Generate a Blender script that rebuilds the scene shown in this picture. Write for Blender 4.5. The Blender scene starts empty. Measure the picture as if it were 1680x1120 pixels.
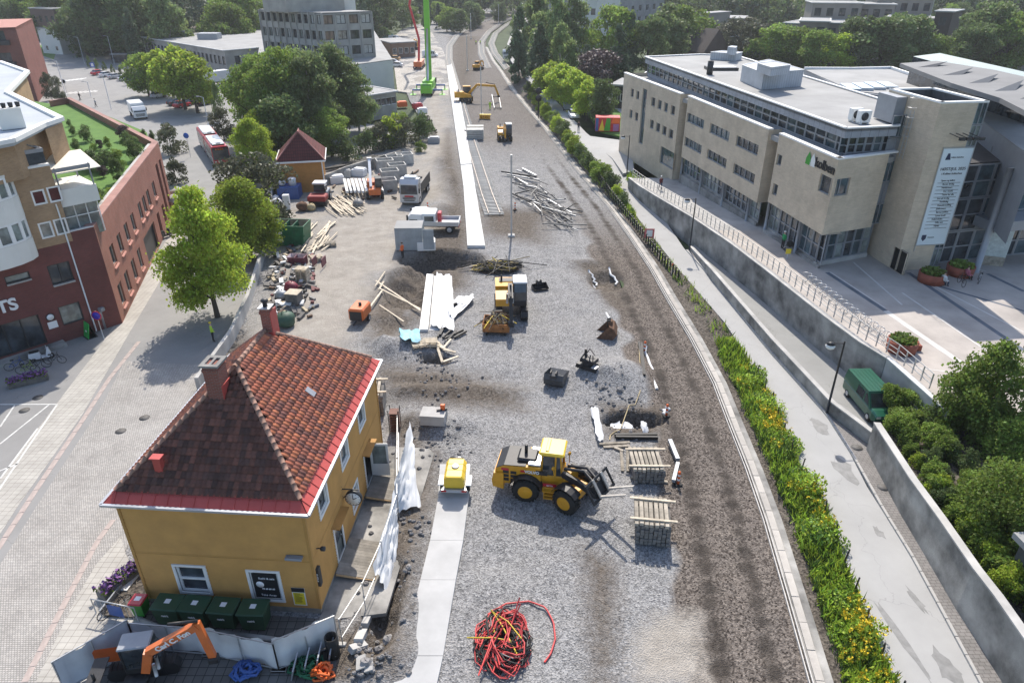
import bpy, math, random
import numpy as np
from math import radians as R, sin, cos, pi, atan2, hypot
from mathutils import Vector, Matrix
random.seed(7); RNG=np.random.default_rng(7)
S=bpy.context.scene; COL=S.collection
# ---------------- camera, sky, sun, exposure
F,TH,H=1150.0,R(28.5),28.3            # focal length in survey pixels, downward pitch, drone height (m)
cd=bpy.data.cameras.new('camera'); cam=bpy.data.objects.new('camera',cd); COL.objects.link(cam)
cam.location=(0,0,H); cam.rotation_euler=(R(90)-TH,0,0)
cd.sensor_width=36; cd.lens=F/1680*36; cd.clip_start=0.5; cd.clip_end=4000
S.camera=cam
W=bpy.data.worlds.new('World'); S.world=W; W.use_nodes=True
nt=W.node_tree; sky=nt.nodes.new('ShaderNodeTexSky'); sky.sky_type='NISHITA'; sky.sun_disc=False
SUN_EL,SUN_AZ=R(47.5),R(2.0)          # azimuth of the sun measured from +Y toward +X
sky.sun_elevation=SUN_EL; sky.sun_rotation=SUN_AZ
sky.air_density=1.0; sky.dust_density=1.5
nt.links.new(sky.outputs[0],nt.nodes['Background'].inputs[0]); nt.nodes['Background'].inputs[1].default_value=0.15
sl=bpy.data.lights.new('sun','SUN'); sl.energy=3.8; sl.angle=R(0.53); sl.color=(1,0.925,0.82)
so=bpy.data.objects.new('sun',sl); COL.objects.link(so)
sd=Vector((sin(SUN_AZ)*cos(SUN_EL),cos(SUN_AZ)*cos(SUN_EL),sin(SUN_EL)))
so.rotation_euler=sd.to_track_quat('Z','Y').to_euler(); so.location=(0,60,90)
S.view_settings.view_transform='Standard'; S.view_settings.look='None'
S.view_settings.exposure=0.66; S.view_settings.gamma=1.0; S.view_settings.use_curve_mapping=False
S.cycles.max_bounces=5; S.cycles.diffuse_bounces=2; S.cycles.glossy_bounces=3; S.cycles.transmission_bounces=4
S.cycles.transparent_max_bounces=6; S.cycles.use_denoising=True
# ---------------- survey: a photo measurement (1680 x 1120) and a height give a place in the world
def ray(u,v):
    x=(u-840)/F; y=-(v-560)/F
    return (x, cos(TH)+y*sin(TH), -sin(TH)+y*cos(TH))
def at(u,v,z=0.0):
    d=ray(u,v); t=(z-H)/d[2]; return Vector((d[0]*t,d[1]*t,z))
def px(p):
    q=(p[0],p[1],p[2]-H); w=q[1]*cos(TH)-q[2]*sin(TH)
    return (840+F*q[0]/w, 560-F*(q[1]*sin(TH)+q[2]*cos(TH))/w, F/w)
def tall(u,v,z,vtop):
    b=at(u,v,z); lo,hi=0,60
    for _ in range(40):
        m=(lo+hi)/2
        if px((b.x,b.y,z+m))[1]>vtop: lo=m
        else: hi=m
    return lo
def onwall(p0,p1,u,v):
    d=ray(u,v); ex,ey=p1[0]-p0[0],p1[1]-p0[1]; L=hypot(ex,ey); nx,ny=-ey/L,ex/L
    t=(p0[0]*nx+p0[1]*ny)/(d[0]*nx+d[1]*ny)
    X,Y=d[0]*t,d[1]*t
    return ((X-p0[0])*ex+(Y-p0[1])*ey)/L, H+d[2]*t
def lerp(a,b,t): return a+(b-a)*t
# ---------------- materials
MATS={}
def nodes(name):
    m=bpy.data.materials.new(name); m.use_nodes=True; MATS[name]=m
    n=m.node_tree.nodes; return m,n,m.node_tree.links,n['Principled BSDF']
def _mix(n,l,fac,a,b,mode='MIX'):
    x=n.new('ShaderNodeMix'); x.data_type='RGBA'; x.blend_type=mode
    for s,k in ((fac,0),(a,6),(b,7)):
        if hasattr(s,'links'): l.new(s,x.inputs[k])
        elif k==0: x.inputs[0].default_value=s
        else: x.inputs[k].default_value=(*s,1)
    return x.outputs[2]
def _noise(n,l,co,scale,detail=4,rough=.6):
    x=n.new('ShaderNodeTexNoise'); x.inputs['Scale'].default_value=scale; x.inputs['Detail'].default_value=detail
    x.inputs['Roughness'].default_value=rough; l.new(co,x.inputs['Vector']); return x.outputs[0]
def _ramp(n,l,fac,a,b):
    x=n.new('ShaderNodeMapRange'); l.new(fac,x.inputs[0]); x.inputs[1].default_value=a; x.inputs[2].default_value=b; return x.outputs[0]
def mat(name,col,rough=.7,var=.18,scale=3.0,bump=0.0,bscale=None,metal=0.0,col2=None,spec=.4,coat=0,rnd=0.0,emit=0):
    if name in MATS: return MATS[name]
    m,n,l,p=nodes(name)
    co=n.new('ShaderNodeTexCoord').outputs['Object']
    c2=col2 or tuple(c*(1-var*1.6) for c in col); c1=tuple(min(1,c*(1+var*.6)) for c in col) if not col2 else col
    f=_ramp(n,l,_noise(n,l,co,scale),.3,.7)
    o=_mix(n,l,f,c2,c1)
    f2=_ramp(n,l,_noise(n,l,co,scale*9,3),.25,.75)
    o=_mix(n,l,f2,o,o) if False else o
    if rnd:
        oi=n.new('ShaderNodeObjectInfo').outputs['Random']
        h=n.new('ShaderNodeHueSaturation'); mr=n.new('ShaderNodeMapRange'); l.new(oi,mr.inputs[0]); mr.inputs[3].default_value=1-rnd; mr.inputs[4].default_value=1+rnd
        l.new(mr.outputs[0],h.inputs['Value']); l.new(o,h.inputs['Color']); o=h.outputs[0]
    l.new(o,p.inputs['Base Color']); p.inputs['Roughness'].default_value=rough; p.inputs['Metallic'].default_value=metal
    p.inputs['Specular IOR Level'].default_value=spec
    if coat: p.inputs['Coat Weight'].default_value=coat; p.inputs['Coat Roughness'].default_value=.08
    if bump:
        b=n.new('ShaderNodeBump'); b.inputs['Strength'].default_value=bump; b.inputs['Distance'].default_value=.05
        l.new(_noise(n,l,co,bscale or scale*6,5),b.inputs['Height']); l.new(b.outputs[0],p.inputs['Normal'])
    return m
def mat_brick(name,c1,c2,mortar,w=.23,h=.075,ms=.012,bump=.4,offset=.5,rough=.85,freq=2):
    m,n,l,p=nodes(name)
    tc=n.new('ShaderNodeTexCoord'); uv=tc.outputs['UV']
    b=n.new('ShaderNodeTexBrick'); l.new(uv,b.inputs['Vector']); b.offset=offset; b.offset_frequency=freq
    for k,c in (('Color1',c1),('Color2',c2),('Mortar',mortar)): b.inputs[k].default_value=(*c,1)
    b.inputs['Scale'].default_value=1; b.inputs['Mortar Size'].default_value=ms; b.inputs['Brick Width'].default_value=w; b.inputs['Row Height'].default_value=h
    f=_ramp(n,l,_noise(n,l,tc.outputs['Object'],.5,6,.7),.25,.75)
    o=_mix(n,l,f,(.72,.7,.68),(1.1,1.08,1.06)); o=_mix(n,l,1.0,b.outputs[0],o,'MULTIPLY')
    l.new(o,p.inputs['Base Color']); p.inputs['Roughness'].default_value=rough; p.inputs['Specular IOR Level'].default_value=.25
    bp=n.new('ShaderNodeBump'); bp.inputs['Strength'].default_value=bump; bp.inputs['Distance'].default_value=.02; bp.invert=True
    l.new(b.outputs['Fac'],bp.inputs['Height']); l.new(bp.outputs[0],p.inputs['Normal'])
    return m
def mat_glass(name,col=(.02,.025,.03),rough=.06):
    m,n,l,p=nodes(name); co=n.new('ShaderNodeTexCoord').outputs['Object']
    o=_mix(n,l,_ramp(n,l,_noise(n,l,co,.9,3),.35,.7),col,tuple(c*3+.01 for c in col))
    l.new(o,p.inputs['Base Color']); p.inputs['Roughness'].default_value=rough; p.inputs['Specular IOR Level'].default_value=.8
    return m
def mat_leaf(name,dark,light,tr=.28,rnd=.25,nscale=.55):
    m,n,l,p=nodes(name); co=n.new('ShaderNodeTexCoord').outputs['Object']
    geo=n.new('ShaderNodeNewGeometry')
    f=_ramp(n,l,_noise(n,l,co,nscale,3),.3,.7)
    o=_mix(n,l,f,dark,light)
    rp=n.new('ShaderNodeMapRange'); l.new(geo.outputs['Random Per Island'],rp.inputs[0]); rp.inputs[3].default_value=.65; rp.inputs[4].default_value=1.4
    oi=n.new('ShaderNodeMapRange'); l.new(n.new('ShaderNodeObjectInfo').outputs['Random'],oi.inputs[0]); oi.inputs[3].default_value=1-rnd; oi.inputs[4].default_value=1+rnd
    mm=n.new('ShaderNodeMath'); mm.operation='MULTIPLY'; l.new(rp.outputs[0],mm.inputs[0]); l.new(oi.outputs[0],mm.inputs[1])
    h=n.new('ShaderNodeHueSaturation'); l.new(mm.outputs[0],h.inputs['Value']); l.new(o,h.inputs['Color'])
    hr=n.new('ShaderNodeMapRange'); l.new(geo.outputs['Random Per Island'],hr.inputs[0]); hr.inputs[3].default_value=.475; hr.inputs[4].default_value=.515; l.new(hr.outputs[0],h.inputs['Hue'])
    l.new(h.outputs[0],p.inputs['Base Color']); p.inputs['Roughness'].default_value=.55; p.inputs['Specular IOR Level'].default_value=.3
    t=n.new('ShaderNodeBsdfTranslucent'); l.new(h.outputs[0],t.inputs[0])
    mx=n.new('ShaderNodeMixShader'); mx.inputs[0].default_value=tr; l.new(p.outputs[0],mx.inputs[1]); l.new(t.outputs[0],mx.inputs[2])
    l.new(mx.outputs[0],n['Material Output'].inputs[0]); return m
# ---------------- mesh accumulator
class M:
    def __init__(s): s.v=[]; s.f=[]; s.m=[]; s.sm=[]; s.mats=[]; s.cur=0; s.X=None
    def use(s,m):
        if m not in s.mats: s.mats.append(m)
        s.cur=s.mats.index(m); return s
    def add(s,vs,fs,smooth=False):
        b=len(s.v)
        if s.X is not None: vs=[s.X@Vector(p) for p in vs]
        s.v+= [tuple(p) for p in vs]
        for f in fs: s.f.append(tuple(i+b for i in f)); s.m.append(s.cur); s.sm.append(smooth)
        return s
    def quad(s,*p): return s.add(p,[tuple(range(len(p)))])
    def box(s,x0,x1,y0,y1,z0,z1,bev=0,t=0):
        # t tapers the top inwards
        if bev:
            return s.bbox(x0,x1,y0,y1,z0,z1,bev)
        return s.add([(x0,y0,z0),(x1,y0,z0),(x1,y1,z0),(x0,y1,z0),(x0+t,y0+t,z1),(x1-t,y0+t,z1),(x1-t,y1-t,z1),(x0+t,y1-t,z1)],
            [(3,2,1,0),(4,5,6,7),(0,1,5,4),(1,2,6,5),(2,3,7,6),(3,0,4,7)])
    def bbox(s,x0,x1,y0,y1,z0,z1,b):
        # box with its vertical and horizontal edges chamfered
        def ring(x0,x1,y0,y1,z,b): return [(x0+b,y0,z),(x1-b,y0,z),(x1,y0+b,z),(x1,y1-b,z),(x1-b,y1,z),(x0+b,y1,z),(x0,y1-b,z),(x0,y0+b,z)]
        vs=ring(x0+b,x1-b,y0+b,y1-b,z0,b*.4)+ring(x0,x1,y0,y1,z0+b,b)+ring(x0,x1,y0,y1,z1-b,b)+ring(x0+b,x1-b,y0+b,y1-b,z1,b*.4)
        fs=[tuple(range(7,-1,-1)),tuple(range(24,32))]
        for k in range(3):
            for i in range(8): j=(i+1)%8; fs.append((k*8+i,k*8+j,k*8+8+j,k*8+8+i))
        return s.add(vs,fs)
    def prism(s,poly,z0,z1,cap=True):
        n=len(poly); a=sum(poly[i][0]*poly[(i+1)%n][1]-poly[(i+1)%n][0]*poly[i][1] for i in range(n))
        if a<0: poly=poly[::-1]
        zf=(lambda z,i: z[i] if isinstance(z,(list,tuple)) else z)
        vs=[(p[0],p[1],zf(z0,i)) for i,p in enumerate(poly)]+[(p[0],p[1],zf(z1,i)) for i,p in enumerate(poly)]
        fs=[(i,(i+1)%n,(i+1)%n+n,i+n) for i in range(n)]
        if cap: fs+=[tuple(range(n-1,-1,-1)),tuple(range(n,2*n))]
        return s.add(vs,fs)
    def side(s,prof,y0,y1):
        # profile in x,z extruded along y
        n=len(prof); a=sum(prof[i][0]*prof[(i+1)%n][1]-prof[(i+1)%n][0]*prof[i][1] for i in range(n))
        if a<0: prof=prof[::-1]
        vs=[(p[0],y0,p[1]) for p in prof]+[(p[0],y1,p[1]) for p in prof]
        fs=[(i,(i+1)%n,(i+1)%n+n,i+n) for i in range(n)]+[tuple(range(n-1,-1,-1)),tuple(range(n,2*n))]
        return s.add(vs,fs)
    def beam(s,a,b,w,h=None,up=(0,0,1)):
        a=Vector(a); b=Vector(b); h=h or w; d=(b-a)
        if d.length<1e-6: return s
        d.normalize(); u=Vector(up)
        if abs(d.dot(u))>.98: u=Vector((1,0,0))
        x=d.cross(u).normalized()*(w/2); y=x.cross(d).normalized()*(h/2)
        vs=[a-x-y,a+x-y,a+x+y,a-x+y,b-x-y,b+x-y,b+x+y,b-x+y]
        return s.add(vs,[(0,1,2,3)[::-1],(4,5,6,7),(0,1,5,4),(1,2,6,5),(2,3,7,6),(3,0,4,7)][0:6])
    def tube(s,pts,r,n=6,cap=True,closed=False):
        pts=[Vector(p) for p in pts]; k=len(pts); rs=r if isinstance(r,(list,tuple)) else [r]*k
        vs=[]; fs=[]; pu=None
        for i,p in enumerate(pts):
            d=(pts[min(i+1,k-1)]-pts[max(i-1,0)]); d=d.normalized() if d.length>1e-9 else Vector((0,0,1))
            if pu is None: pu=Vector((0,0,1)) if abs(d.z)<.9 else Vector((1,0,0))
            x=d.cross(pu); x=x.normalized() if x.length>1e-6 else Vector((1,0,0)); y=x.cross(d); pu=y
            for j in range(n):
                t=2*pi*j/n; vs.append(p+x*cos(t)*rs[i]+y*sin(t)*rs[i])
        for i in range(k-1):
            for j in range(n): q=(j+1)%n; fs.append((i*n+j,i*n+q,(i+1)*n+q,(i+1)*n+j))
        if cap: fs+=[tuple(range(n)),tuple(range((k-1)*n,k*n))[::-1]]
        return s.add(vs,fs,True)
    def lathe(s,prof,n=16,c=(0,0,0),axis='z'):
        vs=[];fs=[]
        for r,h in prof:
            for j in range(n):
                t=2*pi*j/n; a,b=r*cos(t),r*sin(t)
                vs.append({'z':(c[0]+a,c[1]+b,c[2]+h),'y':(c[0]+a,c[1]+h,c[2]-b),'x':(c[0]+h,c[1]+a,c[2]+b)}[axis])
        k=len(prof)
        for i in range(k-1):
            for j in range(n): q=(j+1)%n; fs.append((i*n+j,i*n+q,(i+1)*n+q,(i+1)*n+j))
        fs+=[tuple(range(n-1,-1,-1)),tuple(range((k-1)*n,k*n))]
        return s.add(vs,fs,True)
    def disc(s,c,r,n=14,axis='z',h=.02): return s.lathe([(r,0),(r,h)],n,c,axis)
    def ball(s,c,r,n=10,sc=(1,1,1),k=6):
        vs=[];fs=[]
        for i in range(k+1):
            t=pi*i/k
            for j in range(n): a=2*pi*j/n; vs.append((c[0]+r*sc[0]*sin(t)*cos(a),c[1]+r*sc[1]*sin(t)*sin(a),c[2]-r*sc[2]*cos(t)))
        for i in range(k):
            for j in range(n): q=(j+1)%n; fs.append((i*n+j,i*n+q,(i+1)*n+q,(i+1)*n+j))
        return s.add(vs,fs,True)
    def holed(s,p0,p1,z0,z1,holes,depth=.18,inside=None):
        # a wall face from p0 to p1 with real openings (s0,s1,za,zb); inside = horizontal unit vector into the wall
        e=Vector((p1[0]-p0[0],p1[1]-p0[1],0)); L=e.length; e/=L
        n=Vector((-e.y,e.x,0))*1.0 if inside is None else Vector(inside)
        P=lambda a,z,d=0:(p0[0]+e.x*a+n.x*d,p0[1]+e.y*a+n.y*d,z)
        xs=sorted({0,L}|{round(min(max(h[i],0),L),4) for h in holes for i in (0,1)}); zs=sorted({z0,z1}|{round(min(max(h[i],z0),z1),4) for h in holes for i in (2,3)})
        for a,b in zip(xs,xs[1:]):
            for c,d in zip(zs,zs[1:]):
                if b-a<1e-3 or d-c<1e-3: continue
                mx,mz=(a+b)/2,(c+d)/2
                if any(h[0]<mx<h[1] and h[2]<mz<h[3] for h in holes): continue
                s.quad(P(a,c),P(b,c),P(b,d),P(a,d))
        for a,b,c,d in holes:
            s.quad(P(a,c),P(a,c,depth),P(a,d,depth),P(a,d)); s.quad(P(b,c),P(b,d),P(b,d,depth),P(b,c,depth))
            s.quad(P(a,d),P(a,d,depth),P(b,d,depth),P(b,d)); s.quad(P(a,c),P(b,c),P(b,c,depth),P(a,c,depth))
        return s
    def mesh(s,name):
        me=bpy.data.meshes.new(name); me.from_pydata(s.v,[],s.f)
        for m in s.mats: me.materials.append(m)
        k=len(me.polygons)
        if k:
            if len(s.mats)>1: me.polygons.foreach_set('material_index',s.m)
            me.polygons.foreach_set('use_smooth',s.sm)
            nr=np.empty(k*3,np.float32); me.polygons.foreach_get('normal',nr); nr=nr.reshape(-1,3)
            nl=len(me.loops); lt=np.empty(k,np.int32); me.polygons.foreach_get('loop_total',lt)
            vi=np.empty(nl,np.int32); me.loops.foreach_get('vertex_index',vi)
            co=np.array(s.v,np.float32)[vi]; N=np.repeat(nr,lt,0)
            flat=np.abs(N[:,2])>.75; h=np.hypot(N[:,0],N[:,1])+1e-9
            U=np.where(flat,co[:,0],(-N[:,1]*co[:,0]+N[:,0]*co[:,1])/h); V=np.where(flat,co[:,1],co[:,2])
            me.uv_layers.new(name='UVMap').data.foreach_set('uv',np.stack([U,V],1).ravel())
        me.update(); return me
    def obj(s,name,m=None,parent=None,**kw):
        if m is not None: s.mats=[m] if not s.mats else s.mats
        o=bpy.data.objects.new(name,s.mesh(name)); COL.objects.link(o)
        if parent is not None:
            o.parent=parent
            if parent.name in WC: o.matrix_parent_inverse=WC[parent.name]
        for k,v in kw.items(): o[k]=v
        return o
WC={}
def tag(o,label=None,cat=None,group=None,kind=None):
    for k,v in (('label',label),('category',cat),('group',group),('kind',kind)):
        if v: o[k]=v
    return o
def thing(name,label,cat,loc=(0,0,0),rz=0,group=None,kind=None):
    o=bpy.data.objects.new(name,None); COL.objects.link(o); o.empty_display_size=.3
    o.location=loc; o.rotation_euler=(0,0,rz); return tag(o,label,cat,group,kind)
def wthing(name,label,cat,loc,group=None,kind=None):
    # a thing whose parts are measured in world coordinates
    o=thing(name,label,cat,loc,0,group,kind); WC[o.name]=Matrix.Translation(-Vector(loc)); return o
def copy_tree(o,loc=None,rz=None,label=None,group=None,scale=None,parent=None):
    c=o.copy(); COL.objects.link(c)
    if parent is not None: c.parent=parent
    if loc is not None: c.location=loc
    if rz is not None: c.rotation_euler=(c.rotation_euler[0],c.rotation_euler[1],rz)
    if scale is not None: c.scale=(scale,)*3 if not isinstance(scale,(tuple,list)) else scale
    if label: c['label']=label
    if group: c['group']=group
    for k in o.children: copy_tree(k,parent=c)
    return c
def single(m,name,label,cat,mt=None,loc=None,rz=None,group=None,kind=None):
    o=m.obj(name,mt); tag(o,label,cat,group,kind)
    if loc is not None: o.location=loc
    if rz is not None: o.rotation_euler=(0,0,rz)
    return o
def struct(m,name,mt=None): return tag(m.obj(name,mt),kind='structure')
def sheet(name,poly,mt,z=0.0,kind='structure'):
    m=M(); m.prism([(p[0],p[1]) for p in poly],-.3,0)
    m.v=[(a,b,(z if c==0 else z-.3)) for a,b,c in m.v]
    o=m.obj(name,mt); o['kind']=kind; return o
def strip(name,left,right,mt,dz=0.0,thick=.25,kind='structure'):
    # ribbon between two point lists of equal length (3D)
    m=M(); n=len(left)
    for i in range(n-1):
        a,b,c,d=[Vector(p)+Vector((0,0,dz)) for p in (left[i],left[i+1],right[i+1],right[i])]
        dn=Vector((0,0,-thick))
        m.quad(a,d,c,b); m.quad(a,b,b+dn,a+dn); m.quad(d,d+dn,c+dn,c)
    o=m.obj(name,mt); o['kind']=kind; return o
def resample(pts,n):
    pts=[Vector(p) for p in pts]; ds=[0]
    for a,b in zip(pts,pts[1:]): ds.append(ds[-1]+(b-a).length)
    out=[]
    for i in range(n):
        t=ds[-1]*i/(n-1); k=0
        while k<len(ds)-2 and ds[k+1]<t: k+=1
        q=(t-ds[k])/max(1e-9,ds[k+1]-ds[k]); out.append(pts[k].lerp(pts[k+1],min(1,q)))
    return out
def length(pts): return sum((Vector(b)-Vector(a)).length for a,b in zip(pts,pts[1:]))
def offset(pts,d):
    out=[]
    for i,p in enumerate(pts):
        a=Vector(pts[max(0,i-1)]); b=Vector(pts[min(len(pts)-1,i+1)]); t=(b-a); t.z=0; t.normalize()
        out.append(Vector(p)+Vector((t.y,-t.x,0))*d)
    return out
_O='first second third fourth fifth sixth seventh eighth ninth tenth eleventh twelfth thirteenth fourteenth fifteenth sixteenth seventeenth eighteenth nineteenth'.split()
_T=['','','twenty','thirty','forty','fifty','sixty','seventy']
def nth(i):
    if i<19: return _O[i]
    a,b=divmod(i+1,10); return _T[a]+'-'+_O[b-1] if b else _T[a][:-1]+'ieth'
def P(*uv,z=0): return [at(u,v,z) for u,v in uv]
# ================= SETTING =================
def mat_ground(name,stops,detail=14.0,bump=.35,rough=.95,big=.25,fine=60.0,contrast=.55):
    # stony ground: large patches, then a speckle of single stones
    m,n,l,p=nodes(name); co=n.new('ShaderNodeTexCoord').outputs['Object']
    o=_mix(n,l,_ramp(n,l,_noise(n,l,co,big,6,.65),.32,.68),stops[0],stops[1])
    vo=n.new('ShaderNodeTexVoronoi'); vo.inputs['Scale'].default_value=detail; l.new(co,vo.inputs['Vector'])
    bw=n.new('ShaderNodeRGBToBW'); l.new(vo.outputs['Color'],bw.inputs[0])
    k=n.new('ShaderNodeMapRange'); l.new(bw.outputs[0],k.inputs[0]); k.inputs[1].default_value=.2; k.inputs[2].default_value=.8; k.inputs[3].default_value=1-contrast; k.inputs[4].default_value=1+contrast
    cx=n.new('ShaderNodeCombineColor'); 
    for i in range(3): l.new(k.outputs[0],cx.inputs[i])
    o=_mix(n,l,1.0,o,cx.outputs[0],'MULTIPLY')
    l.new(o,p.inputs['Base Color']); p.inputs['Roughness'].default_value=rough; p.inputs['Specular IOR Level'].default_value=.2
    b=n.new('ShaderNodeBump'); b.inputs['Strength'].default_value=bump; b.inputs['Distance'].default_value=.06
    l.new(vo.outputs['Distance'],b.inputs['Height']); l.new(b.outputs[0],p.inputs['Normal'])
    return m
def mat_road(name,base,dark,light,stain=.5,crack=True):
    m,n,l,p=nodes(name); co=n.new('ShaderNodeTexCoord').outputs['Object']
    o=_mix(n,l,_ramp(n,l,_noise(n,l,co,.35,6,.65),.3,.7),dark,light)
    o=_mix(n,l,_ramp(n,l,_noise(n,l,co,40,3),.3,.7),o,base)
    if crack:
        w=n.new('ShaderNodeTexVoronoi'); w.feature='DISTANCE_TO_EDGE'; w.inputs['Scale'].default_value=.16
        nn=n.new('ShaderNodeTexNoise'); nn.inputs['Scale'].default_value=.8; nn.inputs['Detail'].default_value=6; l.new(co,nn.inputs['Vector'])
        ad=n.new('ShaderNodeVectorMath'); ad.operation='MULTIPLY_ADD'; l.new(nn.outputs['Color'],ad.inputs[0]); ad.inputs[1].default_value=(2.2,2.2,0); l.new(co,ad.inputs[2])
        l.new(ad.outputs[0],w.inputs['Vector'])
        f=n.new('ShaderNodeMapRange'); l.new(w.outputs['Distance'],f.inputs[0]); f.inputs[1].default_value=.0005; f.inputs[2].default_value=.004; f.inputs[3].default_value=.3; f.inputs[4].default_value=0
        o=_mix(n,l,f.outputs[0],o,tuple(c*.35 for c in dark))
    l.new(o,p.inputs['Base Color']); p.inputs['Roughness'].default_value=.9; p.inputs['Specular IOR Level'].default_value=.25
    b=n.new('ShaderNodeBump'); b.inputs['Strength'].default_value=.15; b.inputs['Distance'].default_value=.02; l.new(_noise(n,l,co,60,2),b.inputs['Height']); l.new(b.outputs[0],p.inputs['Normal'])
    return m
ASPH=mat_road('asphalt_light',(.36,.358,.35),(.30,.298,.29),(.40,.398,.39))
ASPH_S=mat_road('asphalt_street',(.27,.265,.26),(.2,.2,.195),(.31,.305,.295))
ASPH_D=mat_road('asphalt_dark',(.12,.12,.12),(.08,.08,.08),(.15,.15,.145))
CONC=mat('concrete',(.46,.45,.43),.85,.2,.5,.15,20)
CONC_OLD=mat('concrete_weathered',(.33,.32,.30),.9,.45,.45,.3,9)
CONC_W=mat('concrete_new',(.62,.62,.61),.85,.08,.6,.1,20)
PLAZA=mat('plaza_paving',(.42,.38,.345),.8,.16,.35,.08,25)
GRASS_M=mat('ground_green',(.055,.085,.03),.95,.5,.3,.5,8,col2=(.03,.045,.02))
LAWN=mat('lawn_green',(.10,.20,.035),.95,.2,.5,.5,12,col2=(.07,.15,.025))
SOIL=mat_ground('dark_soil',((.07,.06,.05),(.12,.105,.09)),9,.6,contrast=.5)
COBBLE=mat_brick('cobbles',(.50,.485,.465),(.38,.375,.365),(.2,.195,.185),.13,.11,.014,.5,.5,.9)
SLABS=mat_brick('paving_slabs',(.47,.46,.43),(.42,.41,.385),(.24,.23,.21),.42,.36,.012,.3,.0,.9)
SLABS_G=mat_brick('paving_grey',(.25,.24,.235),(.21,.205,.2),(.11,.105,.1),.3,.2,.012,.3,.5,.9)
SLABS_D=mat_brick('yard_slabs',(.15,.145,.14),(.12,.118,.115),(.05,.05,.048),.42,.42,.02,.3,0,.9)
PINK=mat('granite_pink',(.43,.36,.33),.85,.15,2,.1)
WHITEP=mat('paint_white_road',(.62,.62,.6),.8,.15,3)
# ground: one sheet to the horizon
m=M(); xs=[-1500,-500,-200,0,200,600,1500]; ys=[-200,0,100,300,700,1500]

for a,b,c,d in ((-1500,-13,-200,2500),(11,1500,-200,2500),(-13,11,-200,22),(-13,11,86,2500)): m.box(a,b,c,d,-1.0,-.35)
m.box(-13.5,11.5,21.5,86.5,-4,-3.2); struct(m,'ground',GRASS_M)
# ---- lines measured along the railway
KERB=P((1389,1300),(1337,1119),(1297,980),(1260,855),(1230,770),(1202,700),(1175,630),(1137,557),(1097,490),(1070,442),(1037,392),(1000,340),(947,279),(897,215),(865,178),(840,147),(820,116),(808,100),(797,78),(797,64),(804,55),(817,46),(832,33),(849,22),(870,14))
SITE_L=P((-60,1300),(60,1119),(150,985),(210,850),(285,700),(332,610),(395,530),(447,400),(452,290),(540,262),(640,245),(700,212),(672,165),(655,120),(645,90),(640,65),(660,48),(700,36),(760,24),(800,14))
def interp(line,y):
    l=sorted([(p.y,p.x) for p in line]); return float(np.interp(y,[a for a,b in l],[b for a,b in l]))
def kerb_x(y): return interp(KERB,y)
def site_x(y): return interp(SITE_L,y)
def wxy(*uv): return [at(u,v)[:2] for u,v in uv]
def seg_dist(X,Y,line):
    d=np.full(X.shape,1e9)
    for (a,b),(c,e) in zip(line,line[1:]):
        vx,vy=c-a,e-b; t=np.clip(((X-a)*vx+(Y-b)*vy)/max(1e-9,vx*vx+vy*vy),0,1); d=np.minimum(d,np.hypot(X-a-vx*t,Y-b-vy*t))
    return d
def inpoly(X,Y,poly):
    c=np.zeros(X.shape,bool); n=len(poly)
    for i in range(n):
        a,b=poly[i]; e,f=poly[(i+1)%n]
        k=((b>Y)!=(f>Y)); 
        with np.errstate(divide='ignore',invalid='ignore'): xx=(e-a)*(Y-b)/(f-b+1e-12)+a
        c^=k&(X<xx)
    return c
def soft(X,Y,poly,w):
    d=seg_dist(X,Y,poly+[poly[0]]); s=np.where(inpoly(X,Y,poly),1,-1)*d; return np.clip(s/w*.5+.5,0,1)
def vnoise(X,Y,sc,seed):
    r=np.random.default_rng(seed); T=r.random((97,97)); x=X/sc; y=Y/sc; xi=np.floor(x).astype(int); yi=np.floor(y).astype(int); fx=x-xi; fy=y-yi
    fx=fx*fx*(3-2*fx); fy=fy*fy*(3-2*fy); g=lambda i,j:T[(xi+i)%97,(yi+j)%97]
    return (g(0,0)*(1-fx)+g(1,0)*fx)*(1-fy)+(g(0,1)*(1-fx)+g(1,1)*fx)*fy
# mounds and pits on the site: (u,v, rx, ry, height)
BUMPS=[(640,575,3.2,2.0,1.3),(1000,620,3.4,2.6,1.25),(745,700,2.6,1.6,.55),(690,690,1.6,1.1,.5),(800,600,2.6,2.2,.25),(655,1050,1.2,3.2,.3),(670,930,.8,4.5,.35),(575,1060,1.4,2.2,.3),
 (735,300,1.6,7,.9),(725,345,1.5,3,.8),(660,640,3,.8,.3),(760,640,5,.9,.3),(700,620,4,.6,.25),(960,430,2.2,1.0,.3),(720,265,1.5,6,.6),(620,1090,1.3,1,.3),(470,450,2.2,5,.5),(480,505,1.5,1.5,.4),(520,400,2,1.5,.3),(655,455,2.0,2.5,.7),(780,440,1.5,1,.4),(640,520,2,1.5,.5)]
PITS=[(725,425,4.2,2.6,-2.0),(680,470,2.6,4.5,-1.5),(1040,688,2.1,.85,-1.3),(995,460,1.7,2.2,-.9),(715,590,1.1,.7,-.8),(630,985,.9,2.6,-.7),(625,1040,.8,1.4,-.5)]
def site_h(X,Y,rough=True):
    h=np.zeros_like(X)
    for u,v,rx,ry,a in BUMPS+PITS:
        c=at(u,v); d=((X-c.x)/rx)**2+((Y-c.y)/ry)**2
        k=np.exp(-d*1.3) if a>0 else np.clip(1.25-d,0,1)**.6
        if rough: k=k*((.8+.4*vnoise(X,Y,.9,11)) if a>0 else (.45+.5*vnoise(X,Y,1.3,11)+.5*vnoise(X,Y,.5,12)))
        h+=a*k
    if rough: h+=(vnoise(X,Y,3.1,1)-.5)*.16+(vnoise(X,Y,.7,2)-.5)*.07
    return h
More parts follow.
